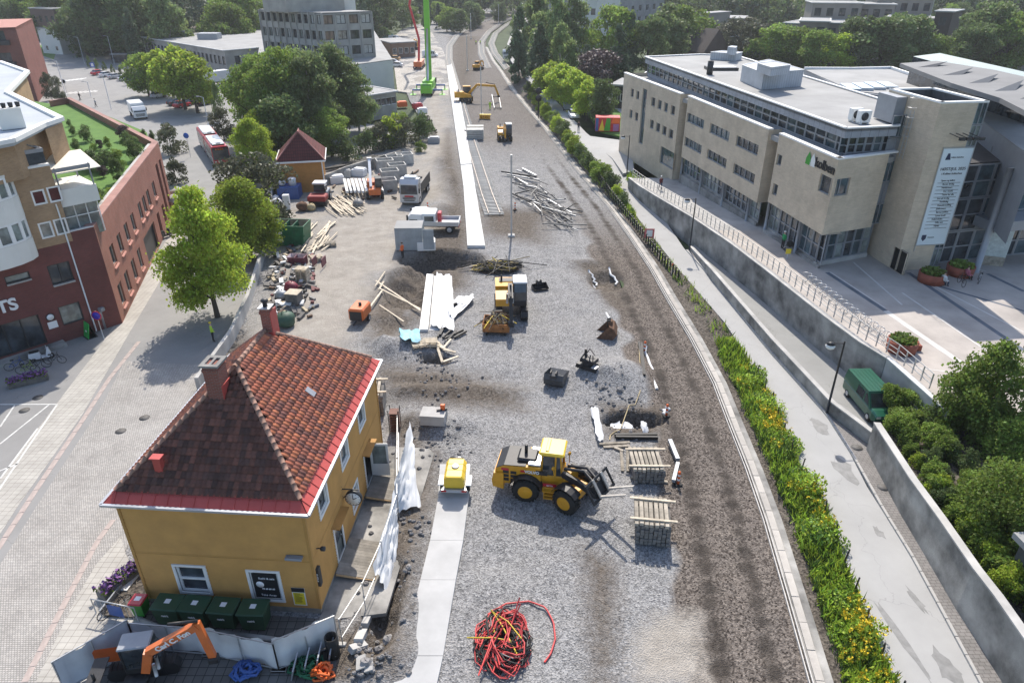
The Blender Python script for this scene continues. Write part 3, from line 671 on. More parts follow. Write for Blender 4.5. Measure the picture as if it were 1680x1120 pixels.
def tile_mesh(mt,w,l):
    k=(mt.name,)
    if k not in tile_meshes:
        m=M(); pr=[(-.5,.012),(-.28,.045),(-.02,.05),(.16,.012),(.34,.0),(.5,.014)]
        vs=[(x*w*1.02,-l*.5,z+.075) for x,z in pr]+[(x*w*1.02,l*.56,z) for x,z in pr]+[(x*w*1.02,-l*.5,z-.0) for x,z in pr]
        n=len(pr); fs=[(i,i+1,n+i+1,n+i) for i in range(n-1)]+[(2*n+i,2*n+i+1,i+1,i) for i in range(n-1)]
        m.add(vs,fs,True); me=m.mesh('tile'); me.materials.append(mt); tile_meshes[k]=me
    return tile_meshes[k]
def slope(a,b,top,mats,count,strip_w=.78,tw=.255,tl=.36):
    a=Vector(a); b=Vector(b); ex=(b-a); L=ex.length; ex/=L; t0=Vector(top[0])-a; up=t0-ex*t0.dot(ex); HT=up.length; up/=HT; nr=ex.cross(up)
    poly=[(0,0),(L,0)]+[((Vector(p)-a).dot(ex),(Vector(p)-a).dot(up)) for p in top[::-1]]
    out=[]; v=strip_w; row=0
    X=Matrix((ex,up,nr)).transposed().to_4x4()
    while v<HT-.05:
        u=tw*.5+.02
        while u<L:
            if inpoly(np.array([u]),np.array([v+tl*.3]),poly)[0]:
                p=a+ex*u+up*v+nr*.05; mt=random.choice(mats); out.append((HM@p,p,X,mt))
            u+=tw
        v+=tl; row+=1
    # metal strip at the eave, with its seams and snow-guard teeth
    m=M(); Q=lambda u,v,w:a+ex*u+up*v+nr*w
    k0=poly[3][0]/HT if len(poly)>3 else poly[2][0]/HT; k1=(L-poly[2][0])/HT
    m.quad(Q(0,0,.035),Q(L,0,.035),Q(L-k1*(strip_w+.1),strip_w+.1,.06),Q(k0*(strip_w+.1),strip_w+.1,.06)); m.quad(Q(0,0,-.02),Q(L,0,-.02),Q(L,0,.035),Q(0,0,.035))
    u=.5
    while u<L-.5: m.beam(Q(u,.02,.05),Q(u,strip_w,.075),.035,.035,nr); u+=.62
    u=.9
    while u<L-.9: m.add([Q(u-.03,strip_w*.66,.05),Q(u+.03,strip_w*.66,.05),Q(u,strip_w*.66+.02,.13)],[(0,1,2)]); m.beam(Q(u,strip_w*.8,.06),Q(u,strip_w*.8,.14),.05,.02); u+=.14
    m.obj('eave_flashing',RED_M,roof)
    return out
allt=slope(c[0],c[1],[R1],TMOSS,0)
allt=[(t,0) for t in allt]+[(t,1) for t in slope(c[1],c[2],[R1,R2],[TILES[0],TILES[1],TILES[2],TILES[3],TILES[1]],0)]+[(t,2) for t in slope(c[3],c[0],[R2,R1],TILES,0)]+[(t,3) for t in slope(c[2],c[3],[R2],TILES,0)]
allt.sort(key=lambda q:((q[1]>1),-px(q[0][0])[2]))
rest={}
for i,((wp,p,X,mt),f) in enumerate(allt):
    j=Matrix.Rotation(random.uniform(-.02,.02),4,'Z')@Matrix.Rotation(random.uniform(-.015,.015),4,'X')
    T=Matrix.Translation(p)@X@j
    if i<300:
        o=bpy.data.objects.new('tile',tile_mesh(mt,.255,.36)); COL.objects.link(o); o.parent=roof; o.matrix_local=T
    else:
        me=tile_mesh(mt,.255,.36); r=rest.setdefault('x',M()); r.use(mt); r.X=T
        r.add([v.co for v in me.vertices],[tuple(q.vertices) for q in me.polygons],True)
r=rest['x']; r.X=None; o=r.obj('roof_tiles',None,roof); o['kind']='stuff'
HIP=mat('hip_tile',(.34,.20,.15),.8,.25,3,.1,rnd=.2)
hm=M(); hm.tube([(-.22,0,0),(.2,0,.02)],[.135,.11],8); hme=hm.mesh('hip_tile'); hme.materials.append(HIP)
for a,b in ((c[0],R1),(c[1],R1),(c[2],R2),(c[3],R2),(R1,R2)):
    d=b-a; L=d.length; k=(.95 if a is not R1 else 0)
    while k<L:
        o=bpy.data.objects.new('hip_tile',hme); COL.objects.link(o); o.parent=roof; o.location=a+d*(k/L)+Vector((0,0,.07)); o.rotation_euler=(-d).normalized().to_track_quat('X','Z').to_euler(); k+=.37
def chimney(x,y,zb,zt,w,d,cap,pot):
    m=M(); m.box(x-w/2,x+w/2,y-d/2,y+d/2,zb,zt); m.box(x-w/2-.04,x+w/2+.04,y-d/2-.04,y+d/2+.04,zt-.3,zt-.16)
    ch=m.obj('chimney',BRICKC,roof)
    m=M()
    if cap:
        for a0,a1,b0,b1 in ((-w/2-.1,w/2+.1,-d/2-.1,-d/2+.12),(-w/2-.1,w/2+.1,d/2-.12,d/2+.1),(-w/2-.1,-w/2+.1,-d/2+.12,d/2-.12),(w/2-.1,w/2+.1,-d/2+.12,d/2-.12),(-.06,.06,-d/2+.12,d/2-.12)): m.box(x+a0,x+a1,y+b0,y+b1,zt,zt+.1)
        m.obj('chimney_cap',CONC_OLD,ch)
    else:
        m.box(x-w/2-.08,x+w/2+.08,y-d/2-.08,y+d/2+.08,zt,zt+.06); m.obj('chimney_cap',STEEL,ch); k=M(); k.lathe([(.13,zt+.06),(.13,zt+.35),(.2,zt+.36),(.2,zt+.42),(.1,zt+.5)],10,(x,y,0)); k.obj('flue',DARKM,ch)
    f=M(); f.box(x-w/2-.03,x+w/2+.03,y-d/2-.03,y+d/2+.03,zb,zb+.55); f.box(x+w/2+.004,x+w/2+.05,y-d/2,y+d/2+.3,zb,zb+1.7); f.obj('flashing',RED_M,ch)
cp=hloc(at(345,690,9.7)); chimney(-HW/2-.55,4.0,9.0,11.75,.72,.85,True,False)
chimney(-HW/2+.15,8.9,10.4,12.3,.5,.5,False,True)
m=M(); vx,vy=-HW+1.9,.9; m.box(vx-.18,vx+.18,vy-.12,vy+.12,7.2,8.5); m.box(vx-.26,vx+.26,vy-.2,vy+.2,8.5,8.56); m.obj('vent_hood',RED_M,roof)
m=M(); vx,vy=1.9-HW/2+.5,5.6; 
pz_=lambda x,y: HE+(HZ-HE)*(OV-x)/(HW/2+OV)
X0=-1.55;Y0=6.6; m.X=Matrix.Translation((X0,Y0,pz_(X0,Y0)+.16))@Matrix.Rotation(math.atan2(HZ-HE,HW/2+OV),4,'Y'); m.box(-.28,.28,-.2,.2,-.1,.06); m.obj('roof_vent',GREYM,roof)
# front signs: poster, menu window, lamp boxes, clock
def text(body,size,loc,rot,mt,name='lettering',parent=None,ext=.01,align='CENTER',bold=0):
    cu=bpy.data.curves.new(name,'FONT'); cu.body=body; cu.size=size; cu.extrude=ext; cu.align_x=align; cu.align_y='CENTER'; cu.offset=bold
    o=bpy.data.objects.new(name,cu); COL.objects.link(o); bpy.context.view_layer.update()
    me=bpy.data.meshes.new_from_object(o); bpy.data.objects.remove(o); me.materials.clear(); me.materials.append(mt)
    o=bpy.data.objects.new(name,me); COL.objects.link(o); o.location=loc; o.rotation_euler=rot
    if parent is not None:
        o.parent=parent
        if parent.name in WC: o.matrix_parent_inverse=WC[parent.name]
    return o
TXTW=mat('lettering_white',(.8,.8,.8),.5,.02); TXTB=mat('lettering_black',(.02,.02,.022),.6,.02); YELP=mat('poster_yellow',(.75,.6,.03),.5,.05)
a,b,cz,dz_=fw_[1]; X=-HW+(a+b)/2
sg=thing('menu_sign','black take away menu board filling the right front window of the yellow house','sign',hw(X,0,cz),HR)
m=M(); m.box(-(b-a)/2+.1,(b-a)/2-.1,-.03,0,.12,dz_-cz-.12); m.obj('board',mat('sign_black',(.02,.022,.024),.35,.05),sg)
text('Sushi & asia',.17,(.1,-.035,dz_-cz-.42),(R(90),0,0),TXTW,parent=sg); text('90 60 60 60',.13,(.1,-.035,.72),(R(90),0,0),TXTW,parent=sg,bold=.004); text('Take Away',.17,(.05,-.035,.3),(R(90),0,0),TXTW,parent=sg)
m=M(); m.lathe([(.2,0),(.2,.004)],16,(-.28,-.035,1.0),'y'); m.obj('emblem',TXTW,sg)
r=lrect(F0,F1,(478,962),(505,991)); 
sg=thing('notice_poster','yellow and black notice poster on the front wall right of the windows','poster',hw(-HW+(r[0]+r[1])/2,0,r[2]),HR)
w=(r[1]-r[0]); h=r[3]-r[2]; m=M(); m.box(-w/2,w/2,-.07,-.04,0,h); m.obj('board',WHITE,sg); m=M(); m.box(-w/2+.05,w/2-.05,-.08,-.072,.06,h*.74); m.obj('yellow_panel',YELP,sg); m=M(); m.box(-w/2,w/2,-.08,-.072,h*.78,h+.02); m.obj('header',TXTB,sg)
m=M(); [m.box(-w/2+.12,w/2-.12-random.random()*.2,-.084,-.081,h*.68-i*.07,h*.68-i*.07+.025) for i in range(9)]; m.obj('print_lines',TXTB,sg)
sg=thing('lightbox_sign','black projecting sign box on the corner of the yellow house','sign',hw(.03,.25,1.7),HR); m=M(); m.box(0,.16,-.15,.15,0,1.15,.02); m.obj('box',DARKM,sg); t=text('SUSHI',.2,(.02,-.155,.6),(R(90),R(90),0),TXTW,parent=sg)
sg=thing('wall_lamp','grey flat wall lamp high on the front wall by the corner','lamp',hw(-.75,-.04,3.75),HR); m=M(); m.box(-.4,.4,-.28,0,0,.14,.02); m.obj('housing',GREYM,sg)
sg=thing('spot_lamp','black round spot lamp on the side wall near the front corner','lamp',hw(.03,.6,3.7),HR); m=M(); m.tube([(0,0,0),(.25,0,.05)],.03,6); m.obj('bracket',DARKM,sg); m=M(); m.lathe([(.05,-.12),(.12,-.05),(.12,.12),(.1,.14)],10,(.32,0,.02),'x'); m.obj('lamp_head',DARKM,sg)
ck=thing('station_clock','double faced station clock on a bracket above the platform door','clock',hw(.0,4.9,3.6),HR)
m=M(); m.beam((0,0,.1),(.95,0,.1),.05); m.beam((0,0,-.55),(.6,0,.08),.04); m.beam((0,0,-.6),(0,0,.3),.06); m.obj('bracket',DARKM,ck)
m=M(); m.lathe([(.42,-.12),(.46,-.1),(.46,.1),(.42,.12)],24,(.62,0,-.45),'y'); cs=m.obj('case',DARKM,ck); m=M(); m.lathe([(.4,-.135),(.4,-.125)],24,(.62,0,-.45),'y'); m.obj('dial',WHITE,cs)
m=M(); m.beam((.62,-.14,-.47),(.62,-.14,-.15),.035,.01,(0,1,0)); m.beam((.62,-.14,-.45),(.82,-.14,-.35),.045,.01,(0,1,0)); 
for i in range(12): t=i*pi/6; m.beam((.62+.32*sin(t),-.14,-.45+.32*cos(t)),(.62+.38*sin(t),-.14,-.45+.38*cos(t)),.025,.008,(0,1,0))
m.obj('clock_hands',TXTB,ck)
# platform decks by the doors
WOOD_G=mat('weathered_planks',(.27,.25,.22),.9,.2,2,.2,rnd=.15); WOOD_N=mat('new_wood',(.52,.36,.2),.8,.15,3,.1,rnd=.2)
for k,(y0,y1,x1,lb) in enumerate(((2.2,4.9,2.0,'grey plank ramp in front of the near platform door'),(8.2,11.0,1.9,'grey plank ramp under the open white platform door'))):
    t=thing('door_ramp',lb,'ramp',hw(.1,y0,0),HR,'door ramps'); n=int((y1-y0)/.2)
    for i in range(n):
        m=M(); m.add([(0,i*.2,.35),(x1,i*.2,.06),(x1,i*.2+.19,.06),(0,i*.2+.19,.35),(0,i*.2,.39),(x1,i*.2,.1),(x1,i*.2+.19,.1),(0,i*.2+.19,.39)],[(3,2,1,0),(4,5,6,7),(0,1,5,4),(1,2,6,5),(2,3,7,6),(3,0,4,7)]); m.obj('plank',WOOD_G,t)
    m=M(); m.beam((x1+.02,0,.04),(x1+.02,n*.2,.04),.06,.08); m.beam((.02,-.03,.3),(x1,-.03,.03),.05,.1); m.obj('edge_board',WOOD_N,t)
m=M(); m.prism([tuple(hw(*p)[:2]) for p in ((.03,-.5),(3.2,.2),(3.4,13.5),(.03,13.5))],-.2,.035); struct(m,'house_paving',CONC_OLD)
# ---------- kolben: long brick culture house
BR_B=mat_brick('beige_brick',(.68,.575,.44),(.60,.50,.38),(.53,.47,.38),.5,.075,.010,.25)
KT=13.3; PAN=mat_brick('grey_cladding',(.34,.37,.42),(.32,.35,.40),(.12,.13,.15),.9,1.1,.02,.2,0.0,.45)
kb=wthing('culture_house','long beige brick culture house with a glass top storey','building',(32.2,68,PZ))
cA,cB=at(1024,120,KT),at(1117,155,KT); cB2,cC=at(1129,158,KT),at(1262,213,KT); cC2,cD=at(1279,220,KT),at(1376,262,KT); cE=at(1473,250,KT)
c1=lambda u,v:(1000+u/4.667,60+v/4.667); c2_=lambda u,v:(1230+u/3.733,180+v/3.733); c3=lambda u,v:(1040+u/6.46,230+v/6.46)
segs=[(cA,cB,[(165,395,182,465),(207,410,224,486),(322,462,345,543),(372,483,394,565),(420,505,441,588),(472,528,496,612),(155,555,172,628),(197,575,215,650),(312,633,333,715),(358,657,381,740),(406,682,430,765),(456,708,482,794)],1),
 (cB2,cC,[(597,582,716,718),(772,664,910,808),(975,752,1130,914),(577,770,698,908),(752,862,888,1014)],4),(cC2,cD,[(1287,897,1325,1005)],1)]
def plan(p): return Vector((p.x,p.y,0))
for k,(a,b,wn,mu) in enumerate(segs):
    rs=[rect(a,b,c1(*w[:2]),c1(*w[2:])) for w in wn]
    if k==0: rs.append(rect(a,b,c1(256,396),c1(252,832))); s=rs[-1]; s[1]=s[0]+.0+max(1.0,s[1]-s[0])
    if k==1: rs.append(rect(a,b,c3(1062,234),c3(1268,470)))
    if k==2: rs.append(rect(a,b,c2_(146,448),c2_(174,538))); cw=rect(a,b,c2_(462,402),c2_(520,550)); L_=(b-a).length; rs.append([L_-(cw[1]-cw[0]),L_,cw[2],cw[3]])
    # tidy rows: common heights
    if k==0:
        for q in (range(0,6),range(6,12)):
            za=np.mean([rs[i][2] for i in q]); zb=np.mean([rs[i][3] for i in q])
            for i in q: rs[i][2:4]=[za,zb]; w=max(.8,rs[i][1]-rs[i][0]); rs[i][1]=rs[i][0]+w
    if k==1:
        for q in ((0,1,2),(3,4,5)):
            za=np.mean([rs[i][2] for i in q]); zb=np.mean([rs[i][3] for i in q])
            for i in q: rs[i][2:4]=[za,zb]
    if k==2:
        for r in rs[:2]: r[1]=r[0]+.95
    zb=onwall(a,b,*(c3(485,165) if k==1 else c2_(485,795)))[1] if k else zwalk(a.y)-.2
    if k==2: KZB=zb
    if k==0: door=rect(a,b,c3(285,60),c3(420,330)); rs.append(door)
    rs=[[max(.02,r[0]),min((b-a).length-.0,r[1]),r[2],r[3]] for r in rs]
    m=M(); m.holed(a,b,zb,KT,rs,.3); m.quad((a.x,a.y,zb),(b.x,b.y,zb),(b.x+2,b.y+.4,zb),(a.x+2,a.y+.4,zb)) if k else 0
    e=(b-a).normalized(); n=Vector((-e.y,e.x,0))
    for p in ((b,) if k<2 else ()): m.quad((p.x,p.y,zb),(p.x+n.x*1.4,p.y+n.y*1.4,zb),(p.x+n.x*1.4,p.y+n.y*1.4,KT),(p.x,p.y,KT))
    if k==0: m.quad((a.x,a.y,0),(a.x+24,a.y+2,0),(a.x+24,a.y+2,KT),(a.x,a.y,KT))
    else: m.quad((a.x,a.y,zb),(a.x+n.x,a.y+n.y,zb),(a.x+n.x,a.y+n.y,KT),(a.x,a.y,KT))
    m.obj('wall',BR_B,kb)
    windows(kb,a,b,[r+[random.choice((GLASS,GLASS,GLASS_B)),mu if (r[1]-r[0])>1.4 else 1] for r in rs],.26,GLASS,GREYM,mu,.08)
    m=M(); m.beam(Vector((a.x,a.y,KT+.05))+n*.2,Vector((b.x,b.y,KT+.05))+n*.2,.55,.14); m.obj('parapet_cap',WHITE,kb)
    if k:   # recessed shop front below
        g0=zwalk(b.y) if k==1 else PZ; aa,bb=plan(a)+n*.55,plan(b)+n*.55; L=(bb-aa).length; ng=int(L/1.9)
        zl=min(zwalk(aa.y),zwalk(bb.y))
        m=M(); m.quad((aa.x,aa.y,zl-.3),(bb.x,bb.y,zl-.3),(bb.x,bb.y,PZ+.5),(aa.x,aa.y,PZ+.5)); m.quad((aa.x-n.x*.5,aa.y-n.y*.5,zl-.4),(bb.x-n.x*.2,bb.y-n.y*.2,zl-.4),(bb.x-n.x*.2,bb.y-n.y*.2,PZ+.28),(aa.x-n.x*.5,aa.y-n.y*.5,PZ+.28)); m.quad((aa.x-n.x*.5,aa.y-n.y*.5,PZ+.28),(bb.x-n.x*.2,bb.y-n.y*.2,PZ+.28),(bb.x,bb.y,PZ+.3),(aa.x,aa.y,PZ+.3)); m.obj('shop_plinth',CONC_OLD,kb)
        windows(kb,aa,bb,[[L*i/ng+.02,L*(i+1)/ng-.02,PZ+.5,zb,random.choice((GLASS,GLASS,GLASS_G,GLASS_B)),2] for i in range(ng)],.05,GLASS,GREYM,2,.09,1,'shop_window')
        for i in range(0,ng+1,3): m=M(); q=aa+(bb-aa)*(i/ng)-n*.3; m.tube([(q.x,q.y,zl-.2),(q.x,q.y,zb)],.16,8); m.obj('column',GREYM,kb)
# end wall and its corner window
L_=(cE-cD).length; cw2=rect(cD,cE,c2_(540,430),c2_(590,550)); hole=[0,cw2[1],cw[2],cw[3]]
EW=L_*.86
m=M(); m.holed(cD,cD+(cE-cD)*(EW/L_),KZB,KT,[hole],.3); m.obj('wall',BR_B,kb); windows(kb,cD,cE,[hole+[GLASS_B,2]],.26,GLASS,GREYM,2,.08)
e=(cE-cD).normalized(); n=Vector((-e.y,e.x,0)); m=M(); m.beam(Vector((cD.x,cD.y,KT+.05))+n*.2,Vector((cE.x,cE.y,KT+.05))+n*.2,.55,.14); m.obj('parapet_cap',WHITE,kb)
aa,bb=plan(cD)+n*.6+e*.5,plan(cE)+n*.6; L=(bb-aa).length
windows(kb,aa,bb,[[L*i/6+.02,L*(i+1)/6-.02,PZ+.4,KZB,(GLASS,GLASS_B,GLASS_G)[i%3],1] for i in range(6)],.05,GLASS,GREYM,1,.09,1,'shop_window')
m=M(); m.beam((aa.x,aa.y,PZ+.2),(bb.x,bb.y,PZ+.2),.3,.4); m.obj('shop_plinth',CONC,kb)
# glazed slot between end wall and tower
p0,p1=plan(cD)+e*EW+n*.5,plan(cE)+e*1.2+n*.5; L=(p1-p0).length
windows(kb,p0,p1,[[0,L,KZB+i*2.0,KZB+i*2.0+1.95,(GLASS_B,GREYM)[i%2],2] for i in range(5)],.1,GLASS_B,GREYM,2,.08)
# inner body so nothing is hollow, roofs
UZ=15.6; u0,u1,u2=at(1059,93,UZ),at(1389,210,UZ),at(1474,206,UZ)
deck=[tuple((p+Vector((0,0,0)))[:2]) for p in (cA,cB,cB2,cC,cC2,cD,cE)]+[(cE.x+14,cE.y+24),(cA.x+36,cA.y+6)]
m=M(); m.prism([(x+.35,y-.0) for x,y in deck[:5]]+[(deck[5][0]+.3,deck[5][1]+.4),(deck[6][0],deck[6][1]+.4)]+deck[7:],KT-1.0,KT-.5); m.obj('lower_roof',ROOF_D,kb)
rp=[u0,u1,u2,at(1456,166,UZ),at(1310,122,UZ),at(1217,94,UZ),at(1205,91,UZ),at(1150,89,UZ)]
m=M(); m.prism([tuple(p[:2]) for p in rp],UZ-.35,UZ-.12); m.obj('upper_roof',ROOF_L,kb)
m=M(); q=[Vector((p.x,p.y,UZ)) for p in rp]
for a,b in zip(q,q[1:]+q[:1]): m.beam(a,b,.35,.12)
m.obj('roof_edge',WHITE,kb)
m=M()
for a,b in zip(q,q[1:]+q[:1]): m.quad((a.x,a.y,UZ-.9),(b.x,b.y,UZ-.9),(b.x,b.y,UZ-.04),(a.x,a.y,UZ-.04))
m.obj('fascia_panels',PAN,kb)
def inset(a,b,d):
    e=(b-a).normalized(); n=Vector((-e.y,e.x,0)); return a+n*d,b+n*d
for a,b,nw,part in ((u0,u1,30,1),(u1,u2,6,0)):
    a2,b2=inset(plan(a),plan(b),.5); L=(b2-a2).length
    windows(kb,a2,b2,[[L*i/nw+.01,L*(i+1)/nw-.01,KT-.05,UZ-.85,(GLASS if i%4 else GLASS_B),1] for i in range(nw)],.06,GLASS,GREYM,1,.1,1)
    m=M(); m.quad((a2.x,a2.y,KT-.75),(b2.x,b2.y,KT-.75),(b2.x,b2.y,KT-.05),(a2.x,a2.y,KT-.05)); e=(b2-a2).normalized(); n=Vector((-e.y,e.x,0)); m.quad((a2.x,a2.y,UZ-.85),(b2.x,b2.y,UZ-.85),(b2.x-n.x*.5,b2.y-n.y*.5,UZ-.9),(a2.x-n.x*.5,a2.y-n.y*.5,UZ-.9)); m.obj('spandrel_panel',PAN,kb)
m=M(); a2,b2=inset(plan(u1),plan(u2),.55); cc=[inset(plan(u0),plan(u1),1.5)[0],inset(plan(u0),plan(u1),1.5)[1]+Vector((0,1.5,0)),b2+Vector((0,1.5,0)),plan(at(1456,166,UZ)),plan(rp[4]),plan(rp[5]),plan(rp[7])]
m.prism([tuple(p[:2]) for p in cc],KT-.5,UZ-.4); m.obj('core',mat('core_dark',(.06,.06,.065),.9),kb)
def roofbox(name,corners,z0,z1,mt,lid=True):
    m=M(); pl=[tuple(at(u,v,z1)[:2]) for u,v in corners]; m.prism(pl,z0,z1); o=m.obj(name,mt,kb)
    if lid:
        m=M(); q=[Vector((*p,z1+.03)) for p in pl]
        for a,b in zip(q,q[1:]+q[:1]): m.beam(a,b,.12,.05)
        m.obj('edge_trim',WHITE,o)
PANV=mat_brick('ribbed_metal',(.47,.51,.56),(.44,.48,.53),(.25,.27,.3),.35,9,.02,.3,0,.4)
roofbox('plant_room',((1218,107),(1262,98),(1319,115),(1253,120)),UZ-.1,UZ+1.7,PANV)
roofbox('plant_room',((1243,104),(1272,101),(1297,107),(1266,111)),UZ+1.7,UZ+2.6,PANV)
roofbox('plant_room',((1166,86),(1185,83.5),(1218,86),(1208,88.5)),UZ-.1,UZ+.9,PANV)
roofbox('plant_room',((1194,77),(1200,75),(1210,76),(1207,78.5)),UZ+.9,UZ+1.9,PANV,False)
m=M(); p=at(1164,121,UZ); m.lathe([(.4,-.1),(.4,1.5),(.36,1.5),(.36,1.2)],12,(p.x,p.y,UZ)); m.obj('roof_flue',DARKM,kb)
m=M(); p=at(1183,113,UZ); m.box(p.x-2,p.x+2,p.y-1.2,p.y+1.2,UZ-.15,UZ+.25); m.obj('skylight',DARKM,kb); m=M(); m.box(p.x-1.8,p.x+1.8,p.y-1,p.y+1,UZ+.25,UZ+.3); m.obj('skylight_glass',mat('roof_white',(.7,.7,.7),.4),kb)
for u,v in ((1402,197),(1415,201)):
    p=at(u,v,UZ); t=thing('heat_pump','white fan unit %s on the flat roof edge'%('nearer the corner' if u<1410 else 'nearer the tower'),'heat pump',(p.x,p.y,UZ-.1),R(12),'roof fan units'); m=M(); m.box(-.55,.55,-.3,.3,.12,1.15,.04); m.box(-.4,-.3,-.35,.35,0,.12); m.box(.3,.4,-.35,.35,0,.12); m.obj('casing',WHITE,t); m=M(); m.lathe([(.36,-.325),(.36,-.305)],14,(-.1,0,.65),'y'); m.obj('fan_grille',DARKM,t)
# right wing roofs behind the tower
m=M(); m.prism([tuple(at(u,v,KT+1.2)[:2]) for u,v in ((1320,112),(1462,111),(1495,122),(1560,148),(1700,190),(1700,260),(1560,160),(1400,150))],KT-6,KT+1.0); m.obj('rear_wing',GREYM,kb)
m=M(); m.prism([tuple(at(u,v,KT+1.25)[:2]) for u,v in ((1322,113),(1460,112),(1493,123),(1556,149),(1700,192),(1700,258),(1562,160),(1402,148))],KT+.95,KT+1.1); m.obj('rear_roof',ROOF_D,kb)
m=M(); q=[at(u,v,KT+1.2) for u,v in ((1320,112),(1400,112.5),(1462,111),(1495,122))]
for a,b in zip(q,q[1:]): m.beam(a,b,.4,.3)
m.obj('roof_edge',WHITE,kb)
for i in range(4):
    p=at(1395+i*20,143-i*1.2,KT+1.3); m=M(); m.X=Matrix.Translation(p)@Matrix.Rotation(R(-8),4,'Z'); m.box(-.7,.7,-2.2,2.2,-.2,.12); m.obj('skylight',mat('skylight_pale',(.55,.62,.68),.2,.1),kb)
# overhanging dark roof
m=M(); pl=[at(u,v,KT+4.5) for u,v in ((1476,107),(1536,103),(1630,118),(1700,134),(1700,196),(1640,165),(1560,140))]
m.prism([tuple(p[:2]) for p in pl],KT+4.3,KT+4.7); m.obj('hall_roof',mat('hall_roof_grey',(.20,.20,.20),.8,.1,.3),kb)
for i in range(5):
    a=at(1540+i*40,106+i*10.5,KT+4.75); b=at(1505+i*42,110+i*13,KT+4.75); m=M(); m.add([(a.x,a.y,KT+4.7),(b.x,b.y,KT+4.7),(b.x+2.2,b.y+.4,KT+4.7),(a.x+1,a.y,KT+5.1)],[(0,1,3),(1,2,3),(0,3,2)]); m.obj('roof_monitor',DARKM,kb)
m=M(); pl=[tuple(at(u,v,KT+2.6)[:2]) for u,v in ((1492,116),(1700,180),(1700,152),(1536,110))]; m.prism(pl,KT+1,KT+4.3); m.obj('clerestory',GLASS,kb)
# tower
TZ=18.0
twr=wthing('stair_tower','square beige brick tower with a hanging event banner','tower',(37,61,PZ))
t0,t1=at(1544,170,TZ),at(1623,168,TZ); t3=at(1459,147,TZ); t2=t1+(t3-t0)
tl=[t3,t0,t1,t2]
for a,b in ((t3,t0),(t0,t0+(t1-t0)*.78)):
    m=M(); hs=[]
    if a is t3: r=rect(a,b,(1468,404),(1481,443)); r[2]=PZ+.02; hs=[r]
    m.holed(a,b,PZ-.1,TZ,hs,.25); o=m.obj('wall',BR_B,twr)
    if hs: windows(twr,a,b,[hs[0]+[mat('door_black',(.02,.02,.02),.4),1]],.2,None,DARKM,1,.08,0,'door')
m=M(); m.prism([tuple(p[:2]) for p in (t0+(t1-t0)*.79+Vector((0,.3,0)),t1+Vector((-.02,.3,0)),t2,t3+Vector((.3,.3,0)),t0+Vector((.4,.4,0)))],PZ,TZ-1.2); m.obj('tower_core',mat('core_dark',(.06,.06,.065),.9),twr)
m=M()
for a,b in zip(tl,tl[1:]+tl[:1]):
    e=(b-a).normalized(); n=Vector((-e.y,e.x,0)); m.beam(Vector((a.x,a.y,TZ+.05))+n*.18,Vector((b.x,b.y,TZ+.05))+n*.18,.4,.14)
m.obj('parapet_cap',WHITE,twr)
m=M()
for a,b in ((t1,t2),(t2,t3)): e=(b-a).normalized(); n=Vector((-e.y,e.x,0)); m.quad((a.x,a.y,PZ),(b.x,b.y,PZ),(b.x,b.y,TZ),(a.x,a.y,TZ)); m.quad(*[(p.x+n.x*.35,p.y+n.y*.35,z) for p,z in ((a,TZ-1.2),(b,TZ-1.2),(b,TZ),(a,TZ))])
m.obj('rear_wall',mat('tower_lining',(.09,.09,.095),.9),twr)
q0=t0+(t1-t0)*.78; L=(t1-q0).length
rows=8; windows(twr,q0,t1,[[0,L,PZ+.2+i*1.83,PZ+.2+(i+1)*1.83-.04,(GLASS_B if i%3 else GLASS_G),2] for i in range(rows)],.1,GLASS_B,GREYM,2,.07)
# banner
bn=wthing('event_banner','tall pale blue event banner hung on the front of the brick tower','banner',tuple(at(1530,400,PZ+2)))
r=rect(t0,t1,(1547,246),(1568,398)); s0=onwall(t0,t1,1548,244); s1=onwall(t0,t1,1597,241); s2=onwall(t0,t1,1514,401)
e=(t1-t0).normalized(); n=Vector((-e.y,e.x,0)); Q=lambda s,z,w:Vector((t0.x+e.x*s+n.x*w,t0.y+e.y*s+n.y*w,z))
b0,b1,bz0,bz1=s0[0],s1[0],s2[1],s0[1]
m=M(); m.add([Q(s,z,w) for w in (-.1,-.06) for s,z in ((b0,bz0),(b1,bz0),(b1,bz1),(b0,bz1))],[(3,2,1,0),(4,5,6,7),(0,1,5,4),(1,2,6,5),(2,3,7,6),(3,0,4,7)]); m.obj('cloth',mat('banner_cloth',(.66,.74,.77),.7,.05,.3),bn)
m=M()
for s in (b0-.06,b1+.06): m.beam(Q(s,bz0-.6,-.08),Q(s,bz1+.1,-.08),.05)
m.beam(Q(b0-.1,bz1+.06,-.08),Q(b1+.1,bz1+.06,-.08),.05); m.beam(Q(b0-.1,bz0-.06,-.08),Q(b1+.1,bz0-.06,-.08),.05); m.obj('frame',STEEL,bn)
rot=(R(90),0,atan2(e.y,e.x)); W_=b1-b0; mid=(b0+b1)/2
text('HØST/JUL 2025',.36,Q(mid,bz1-1.75,-.115),rot,TXTB,parent=bn); text('i Kolben kulturhus',.26,Q(mid,bz1-2.15,-.115),rot,TXTB,parent=bn)
text('kolben kulturhus',.17,Q(mid+.1,bz1-.75,-.115),rot,TXTB,parent=bn)
ROWS=['Opera og ballett','Barnas lørdag','Høstkonsert','Kor i kveld','Teater for alle','Jazz på tirsdag','Familiedag','Danseforestilling','Julekonsert','Barnas julefest','Lysets kveld','Kulturskolen','Stille natt','Nyttår']
for i,tx in enumerate(ROWS): text(tx,.2,Q(mid+random.uniform(-.25,.25),bz1-2.75-i*(bz1-bz0-4.2)/14,-.115),rot,TXTB,parent=bn)
m=M()
